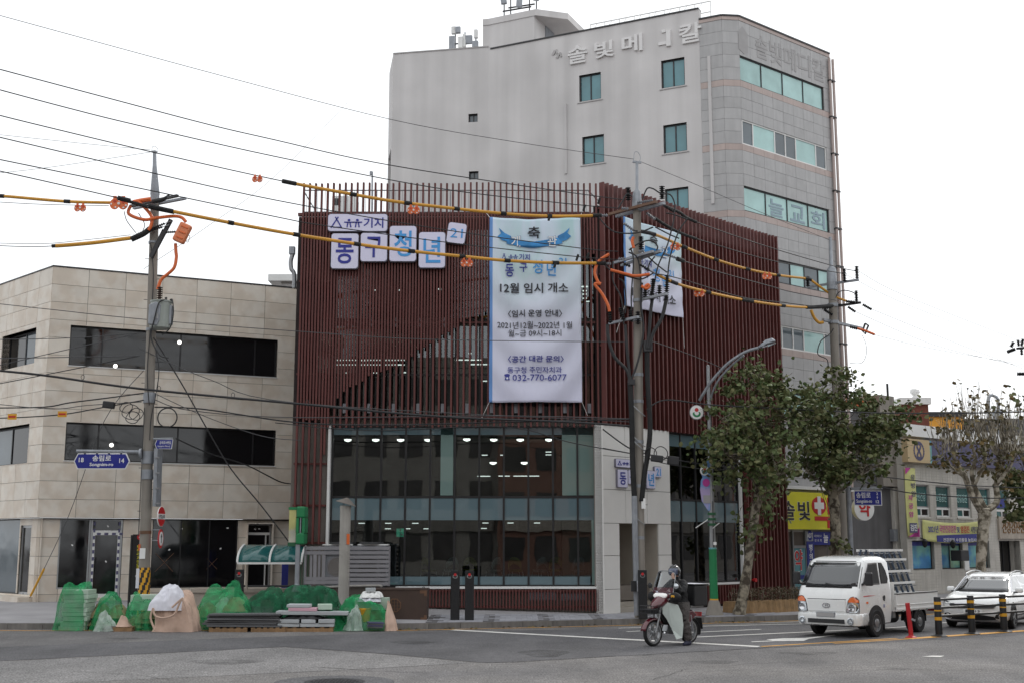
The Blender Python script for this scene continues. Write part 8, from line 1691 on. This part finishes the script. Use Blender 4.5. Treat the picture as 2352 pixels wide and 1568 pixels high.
x,hw=mp_(466,640,YP-.25);pallet(x-.3,YP+.02,1.0,.7,'left pallet under the dark boards');pallet(x+.75,YP+.02,.9,.7,'right pallet under the dark boards')
z=.12
for k in range(6):h=.058;MB_=MB().obox((x+random.uniform(-.05,.12),YP+.0+random.uniform(-.05,.05),z+h/2),(hw*2*random.uniform(.88,1.02),.62,h-.012),(random.uniform(-.01,.01),random.uniform(-.012,.012),random.uniform(-.04,.04))).build('board',M['board'],bevel=.005);tag(MB_,'dark grey formwork board in the long low stack','board','dark boards in the low stack');z+=h
x,hw=mp_(562,650,YP+.9);tag(mound(None,'debris_net','net_dark',(x,YP+1.1,0),hw*1.7,.5,zY(1362,YP+1.1),31,4,.05,7,.8),'dark green bunched net behind the boards','net',GN)
x,hw=mp_(640,768,YP);pallet(x+.1,YP+.1,1.3,.7,'pallet under the pale foam slabs');z=.12
FS='foam slabs in the mixed stack'
for i,(px0,px1,h,m,nm,lb)in enumerate(((640,690,.1,'foam_grey','foam_slab','grey foam slab at the bottom left of the mixed stack'),(692,768,.1,'foam_grey','foam_slab','grey foam slab at the bottom right of the mixed stack'))):
 x,hw=mp_(px0,px1,YP-.1);tag(MB().obox((x,YP+.05,z+h/2),(hw*2,.6,h-.01),(0,0,.03)).build(nm,M[m],bevel=.01),lb,'foam slab',FS)
z+=.1
for i,(px0,px1)in enumerate(((642,692),(694,728),(732,770))):x,hw=mp_(px0,px1,YP-.1);tag(MB().obox((x,YP+.0,z+.05),(hw*1.9,.55,.095),(0,0,-.04+.05*i)).build('foam_slab',M['foam_grey'],bevel=.01),('left','middle','right')[i]+' slab in the second row of the mixed stack','foam slab',FS)
z+=.1;x,hw=mp_(645,750,YP);tag(mound(None,'plastic_sheet','black_sheet',(x,YP+.1,z),hw,.36,.12,44,3,.05,9,.85),'black plastic sheet folded in the middle of the mixed stack','sheet');z+=.1
for px0,px1,h,m,lb in((636,800,.1,'foam_grey','long grey foam slab jutting out over the black sheet'),(664,728,.09,'foam_pink','pink foam slab near the top of the mixed stack'),(660,712,.09,'foam_grey','topmost pale foam slab of the mixed stack')):
 x,hw=mp_(px0,px1,YP);tag(MB().obox((x,YP+.1,z+h/2),(hw*2,.55,h-.01),(0,.012,.04)).build('foam_slab',M[m],bevel=.01),lb,'foam slab',FS);z+=h
x,hw=mp_(728,760,YP+.1);tag(MB().obox((x,YP+.25,.62),(hw*2,.4,.14),(0,0,.2)).build('foam_slab',M['foam_green'],bevel=.01),'short pale slab right of the pink one, under the net','foam slab',FS)
x,hw=mp_(632,790,YP+.7);tag(mound(None,'debris_net','net_dark',(x-.05,YP+1.0,0),hw*1.3,.58,zY(1352,YP+1.0),33,3.5,.05,8,.75),'dark green net humped highest behind the foam slabs','net',GN)
x,hw=mp_(770,888,YP+.3);zt=zY(1376,YP+.5)
stack(x+.25,YP+.75,.9,.5,3,.28,['foam_green','wood'],'wooden_crate','crate under the rightmost green net','crate','crates under the rightmost net');c_=(mp_(820,848,YP)[0],YP+.32,.22);t=T('bucket','yellow bucket showing through the rightmost green net','bucket',c_);MB().lathe([(.14,0),(.17,.32),(.18,.33),(.18,.36),(.16,.36),(.13,.03)],18,c_).build('pail',M['band_yellow'],t,smooth=True);MB().lathe([(.14,-.2),(.16,-.02),(.01,-.01)],16,c_).build('stand',M['foam_grey'],t)
tag(mound(None,'debris_net','net',(x+.02,YP+.6,0),hw*1.25,.66,zt,52,5,.06,10,.88),'rightmost green net, over crates and a yellow bucket','net',GN);x,hw=mp_(778,838,YP-.2);tag(mound(None,'plastic_bag','poly_film',(x+.05,YP+.1,.02),hw*.85,.34,.62,53,2.4,.08,8,.8,skew=(.05,0)),'pale bulging plastic bag at the front of the rightmost net','bag')
x,hw=mp_(735,800,YP);tag(mound(None,'debris_net','net',(x+.1,YP+.25,0),hw*1.2,.35,.62,57,1.4,.05,7,.7,skew=(-.35,.1)),'green net sloping down between the foam slabs and the pale bag','net',GN)
x,hw=mp_(817,880,YP+.4);zt_=zY(1376,YP+.5);t=T('folded_bag','white folded bag with a grey block on top of the rightmost net','bag',(x,YP+.5,zt_));mound(t,'bag','cloth_white',(x,YP+.55,zt_-.05),hw,.36,.13,61,7,.04,6,.95);mound(t,'flap','white',(x+.03,YP+.55,zt_+.06),hw*.96,.34,.14,62,6,.04,6,.95)
tag(MB().obox((x+.02,YP+.42,zt_+.27),(.26,.16,.09)).build('concrete_block',M['foam_grey'],bevel=.006),'small grey block holding down the white folded bag','block')
x,hw=mp_(880,912,YP);tag(mound(None,'sack','bulk_bag',(x,YP+.25,0),hw*1.15,.3,zY(1380,YP+.3),77,1.7,.03,6,.6,skew=(-.1,.1)),'tall beige sack leaning at the right end of the heaps','sack')
x,hw=mp_(845,880,YP-.1)
for k in range(4):tag(MB().obox((x,YP-.05,.12+k*.035),(hw*2,.4,.028),(0,.05,.1*k)).build('sheet_offcut',M['sign_purple' if k%2 else 'board']),'thin grey offcut sheet beside the leaning sack','sheet','offcut sheets by the leaning sack')
rnd=random.Random(9)
for k in range(7):p=G(930+rnd.uniform(-22,30),1444-rnd.uniform(0,5));u=rnd.uniform(.05,.12);tag(MB().obox(p+Vector((0,0,.03)),(u,u*.7,.05),(rnd.uniform(-.4,.4),rnd.uniform(-.4,.4),rnd.uniform(0,3))).build('rubble',M['wood' if k%2 else 'foam_grey']),'small lump of rubble in the gutter near the brown cabinet','rubble','rubble in the gutter')
# CABINET, FENCED AIR CONDITIONER, FLUE, CANOPY
YC=34.6;a,b=AT(858,1424,YC),AT(980,1424,YC);zc0,zc1=.15,AT(900,1354,YC).z;t=T('brown_cabinet','low dark brown street cabinet with an octagonal lattice vent','cabinet',((a.x+b.x)/2,YC,.15));MB().box(a.x,b.x,YC,YC+.8,zc0,zc1).build('casing',M['cabinet'],t,bevel=.01);MB().box(a.x-.02,b.x+.02,YC-.02,YC+.82,zc1+.002,zc1+.04).build('lid',M['cabinet'],t)
c_=AT(906,1389,YC);R_=.2;O8=lambda r:[(c_.x+r*math.cos(math.pi/8+k*math.pi/4),c_.z+r*math.sin(math.pi/8+k*math.pi/4))for k in range(8)]
fq=Fr((0,YC),90);MB(fq).prism(O8(R_*.9),-.004,.0).build('vent_back',M['plastic_dark'],t);s=MB(fq);P,Q=O8(R_),O8(R_*.86)
for k in range(8):s.prism([P[k],P[(k+1)%8],Q[(k+1)%8],Q[k]],-.02,-.002)
s.build('vent_rim',M['cabinet_trim'],t);s=MB(fq)
for k in range(-4,5):
 L_=math.sqrt(max((R_*.84)**2-(k*.04)**2,0))*.96;s.box(c_.x-L_,c_.x+L_,-.014,-.004,c_.z+k*.04-.006,c_.z+k*.04+.006)
for k in(-2,0,2):L_=math.sqrt((R_*.84)**2-(k*.04)**2)*.96;s.box(c_.x+k*.04-.006,c_.x+k*.04+.006,-.0145,-.0045,c_.z-L_,c_.z+L_)
s.build('lattice',M['cabinet_trim'],t)
for x0,x1,z0,z1 in((b.x-.2,b.x,zc1-.16,zc1),(b.x-.17,b.x,zc0,zc0+.16)):MB(fq).prism([(x0,z1),(x1,z1),(x1,z0),(x1-.08,z0),(x1-.08,z0+.07),(x0,z0+.07)]if z0>.5 else[(x0,z0),(x1,z0),(x1,z1),(x1-.08,z1),(x1-.08,z1-.07),(x0,z1-.07)],-.012,.0).build('corner_plate',M['cabinet_trim'],t)
for px in(882,973):p=AT(px,1350,YC+.3);MB().tube([p+Vector((.04*math.cos(k),0,.04*math.sin(k)))for k in[2*math.pi*j/10 for j in range(11)]],.01,5).build('lifting_eye',M['dark_metal'],t)
YF=36.7;z0,z1=AT(800,1341,YF).z,AT(800,1253,YF).z;xa,xb,xc=AT(700,1300,YF).x,AT(793,1300,YF).x,AT(893,1300,YF).x
t=T('slatted_screen','grey wooden slatted screen around the outdoor air conditioner on the low wall','fence',((xa+xc)/2,YF,z0))
for x in(xa,xa+.18,xa+.42,xb,xb+.06,xc-.32,xc):MB().box(x-.035,x+.035,YF+.035,YF+.09,z0-.05,z1).build('post',M['fence_grey'],t)
for k in(0,1,6.6,7.4):z=z1-.11-k*(z1-z0)/8.3;MB().box(xa,xb,YF,YF+.03,z,z+.1).build('slat',M['fence_grey'],t)
for k in range(9):z=z1-.11-k*(z1-z0)/8.6;MB().box(xb+.02,xc,YF,YF+.03,z,z+.095).build('slat',M['fence_grey'],t)
for xx in(xa+.3,xa+.56):MB().box(xx-.05,xx+.05,YF+.001,YF+.034,z0,z1-.25).build('slat',M['fence_grey'],t)
for k,(x0,w_,lb)in enumerate(((xa+.55,.95,'outdoor air conditioner with round fan grille behind the grey screen'),(xb+.25,.95,'second outdoor air conditioner hidden behind the horizontal slats'))):
 c_=T('air_conditioner',lb,'air conditioner',(x0+w_/2,YF+.4,z0));MB().box(x0,x0+w_,YF+.12,YF+.55,z0-.04,z1+.02).build('casing',M['galv'],c_,bevel=.015);zc=z0+(z1-z0)*.45;xm=x0+w_*.42
 MB().prism(ell(xm,zc,.32,.32,28),YF+.1,YF+.119).build('fan_shroud',M['fence_grey'],c_);MB().prism(ell(xm,zc,.28,.28,24),YF+.095,YF+.0995).build('fan_void',M['wall_grey'],c_)
 s=MB()
 for j in range(6):s.tube([(xm+(.045*j+.035)*math.cos(q_),YF+.089,zc+(.045*j+.035)*math.sin(q_))for q_ in[2*math.pi*v/20 for v in range(21)]],.006,4,cap=False)
 s.build('fan_grille',M['fence_grey'],c_);MB().box(x0-.05,x0+w_+.05,YF+.1,YF+.6,z1+.022,z1+.06).build('top_panel',M['alu_white'],c_);MB().lathe([(.38,0),(.36,.06),(.05,.06)],20,(x0+w_*.5,YF+.35,z1+.061)).build('top_fan',M['plastic_dark'],c_)
zp=AT(800,1345,YF-.1).z;t=T('drain_pipe','pale insulated pipe running along the low wall under the grey screen','pipe',(xa,YF-.1,zp));MB().tube(smoothpts([(xa-.25,YF-.12,zp+.02),(xa,YF-.13,zp-.05),(xa+1.2,YF-.12,zp),(xc-.3,YF-.13,zp+.02),(xc-.2,YF-.12,zp-.02)],6),.03,8).build('pipe',M['duct'],t,smooth=True)
for px in(733,865):p=AT(px,1350,YF-.12);MB().tube([p,p-Vector((0,0,.35))],.02,6).build('stub',M['duct'],t)
YD=35.6;a,b=AT(788,1420,YD),AT(788,1160,YD);a.z=.15;t=T('flue_pipe','tall pale grey flue pipe with a tilted conical cap before the grey screen','pipe',a)
MB().tube([a,Vector((a.x,YD,b.z))],.155,22).build('pipe',M['duct'],t,smooth=True);MB().lathe([(.165,0),(.165,.06)],22,(a.x,YD,b.z-.08)).build('collar',M['duct'],t)
cb=Vector((a.x+.02,YD,b.z+.1));MB().lathe([(.3,-.05),(.3,-.04),(.03,.13),(.01,.13)],22,cb,(.28,0,1)).build('cap',M['wall_grey'],t)
for k in range(3):q_=2.1*k;MB().tube([Vector((a.x+.14*math.cos(q_),YD+.14*math.sin(q_),b.z-.05)),cb+Vector((.14*math.cos(q_),.14*math.sin(q_),.02))],.01,5).build('cap_stay',M['dark_metal'],t)
p=AT(797,1237,YD);MB().obox((a.x+.11,YD-.115,p.z),(.1,.01,.3),(0,0,.75)).build('warning_label',M['orange'],t)
YK=37.6;x0,x1=AT(545,1290,YK).x,AT(693,1290,YK).x;zl,zh_=AT(600,1290,YK).z,AT(600,1259,YK).z;t=T('canopy','small teal polycarbonate canopy with white frame beside the green box sign','canopy',((x0+x1)/2,YK,.1))
def cy(u):return(YK+.9*(1-math.cos(u*1.25))/(1-math.cos(1.25)),zl+(zh_+.12-zl)*math.sin(u*1.25)/math.sin(1.25))
for i in range(2):xa_,xb_=x0+(x1-x0)*i/2+.03,x0+(x1-x0)*(i+1)/2-.03;s=MB();s.loft([[(x,*cy(k/8))for x in(xa_,xb_)]for k in range(9)],cap=False,closed=False);o=s.build('roof_sheet',M['canopy_teal'],t,smooth=True,ang=180);md=o.modifiers.new('solid','SOLIDIFY');md.thickness=.01
for i in range(3):x=x0+(x1-x0)*i/2;s=MB();s.tube([(x,*cy(k/8))for k in range(9)],.035,6);s.build('hoop',M['alu_white'],t,smooth=True)
MB().box(x0,x1,YK-.03,YK+.02,zl-.06,zl).build('gutter',M['alu_white'],t)
for x in(x0+.05,x0+.17):MB().box(x-.03,x+.03,YK+.6,YK+.68,zw,zl+.2).build('post',M['stone_base'],t)
MB().tube([(x0,YK+.7,zw+.1),(x1+.1,YK+.7,zw+.1)],.03,8).build('rail',M['dark_metal'],t)
for k in range(5):x=x1-.05+k*.07;MB().tube([(x,YK+.2,zw),(x,YK+.2,zl+.25)],.015,6).build('side_bar',M['green_dark'],t)
xp=AT(640,1300,39.6).x;tag(MB().box(xp+.1,xp+.35,39.6,39.75,zw,zw+1.1).build('blue_panel',M['navy'],bevel=.01),'narrow blue panel behind the green sign post','panel')
YG=36.6;zt0,zt1=AT(683,1249,YG).z,AT(683,1162,YG).z;xg_=AT(686,1200,YG).x;t=T('green_sign_box','green framed box sign on a grey post beside the canopy','sign',(xg_,YG,zw))
MB().bar((xg_+.0,YG,zw-.3),(xg_,YG,zt0),.12).build('post',M['galv'],t);MB().lathe([(.16,0),(.06,.25)],10,(xg_,YG,zw)).build('foot',M['galv'],t)
w0,w1=xg_-.06,xg_+.2
for z,nm in((zt0,'frame_end'),(zt1-.34,'frame_end')):MB().box(w0,w1,YG-.12,YG+.5,z,z+.34).build(nm,M['green'],t,bevel=.05,seg=3)
MB().box(w0+.0,w0+.08,YG-.1,YG+.48,zt0+.34,zt1-.34).build('frame_side',M['green'],t);MB().box(w1-.08,w1,YG-.1,YG+.48,zt0+.34,zt1-.34).build('frame_side',M['green'],t);MB().box(w0+.082,w1-.082,YG-.02,YG+.4,zt0+.34,zt1-.34).build('core',M['green_dark'],t);MB().tube([(xg_+.07,YG-.08,zt0+.3),(xg_+.07,YG-.08,zt1-.3)],.02,6).build('bar',M['galv'],t)
s=MB();s.box(w0-.22,w0-.01,YG-.05,YG+.45,zt0+.06,zt1-.1);s.build('face',mat('sign_pale',rgb(176,174,160),.5,var=.2,scale=2.5,col2=rgb(188,184,120)),t);MB().box(w0-.24,w0-.005,YG-.06,YG+.46,zt1-.099,zt1-.02).build('face_cap',M['green'],t);MB().box(w0-.24,w0-.005,YG-.06,YG+.46,zt0-.05,zt0+.058).build('face_cap',M['green_dark'],t)
# LABELS OF ROWS: count along the row
ORD='first second third fourth fifth sixth seventh eighth ninth tenth eleventh twelfth thirteenth fourteenth fifteenth sixteenth seventeenth eighteenth nineteenth twentieth'.split()
rows_l={}
for o in SC.objects:
 if o.parent is None and 'label' in o and 'group' in o:rows_l.setdefault((o['group'],o['label']),[]).append(o)
for(gname,lb),L_ in rows_l.items():
 if len(L_)<2 or len(L_)>20 or 'sack' in lb or 'crate' in lb or 'rubble' in lb:continue
 xs_=[o.location.x/o.location.y for o in L_];zs_=[o.location.z for o in L_]
 up=max(zs_)-min(zs_)>.3*(max(xs_)-min(xs_))*35
 for i,o in enumerate(sorted(L_,key=lambda q_:q_.location.z if up else q_.location.x/q_.location.y)):o['label']=lb+', '+ORD[i]+(' from the bottom' if up else ' from the left')
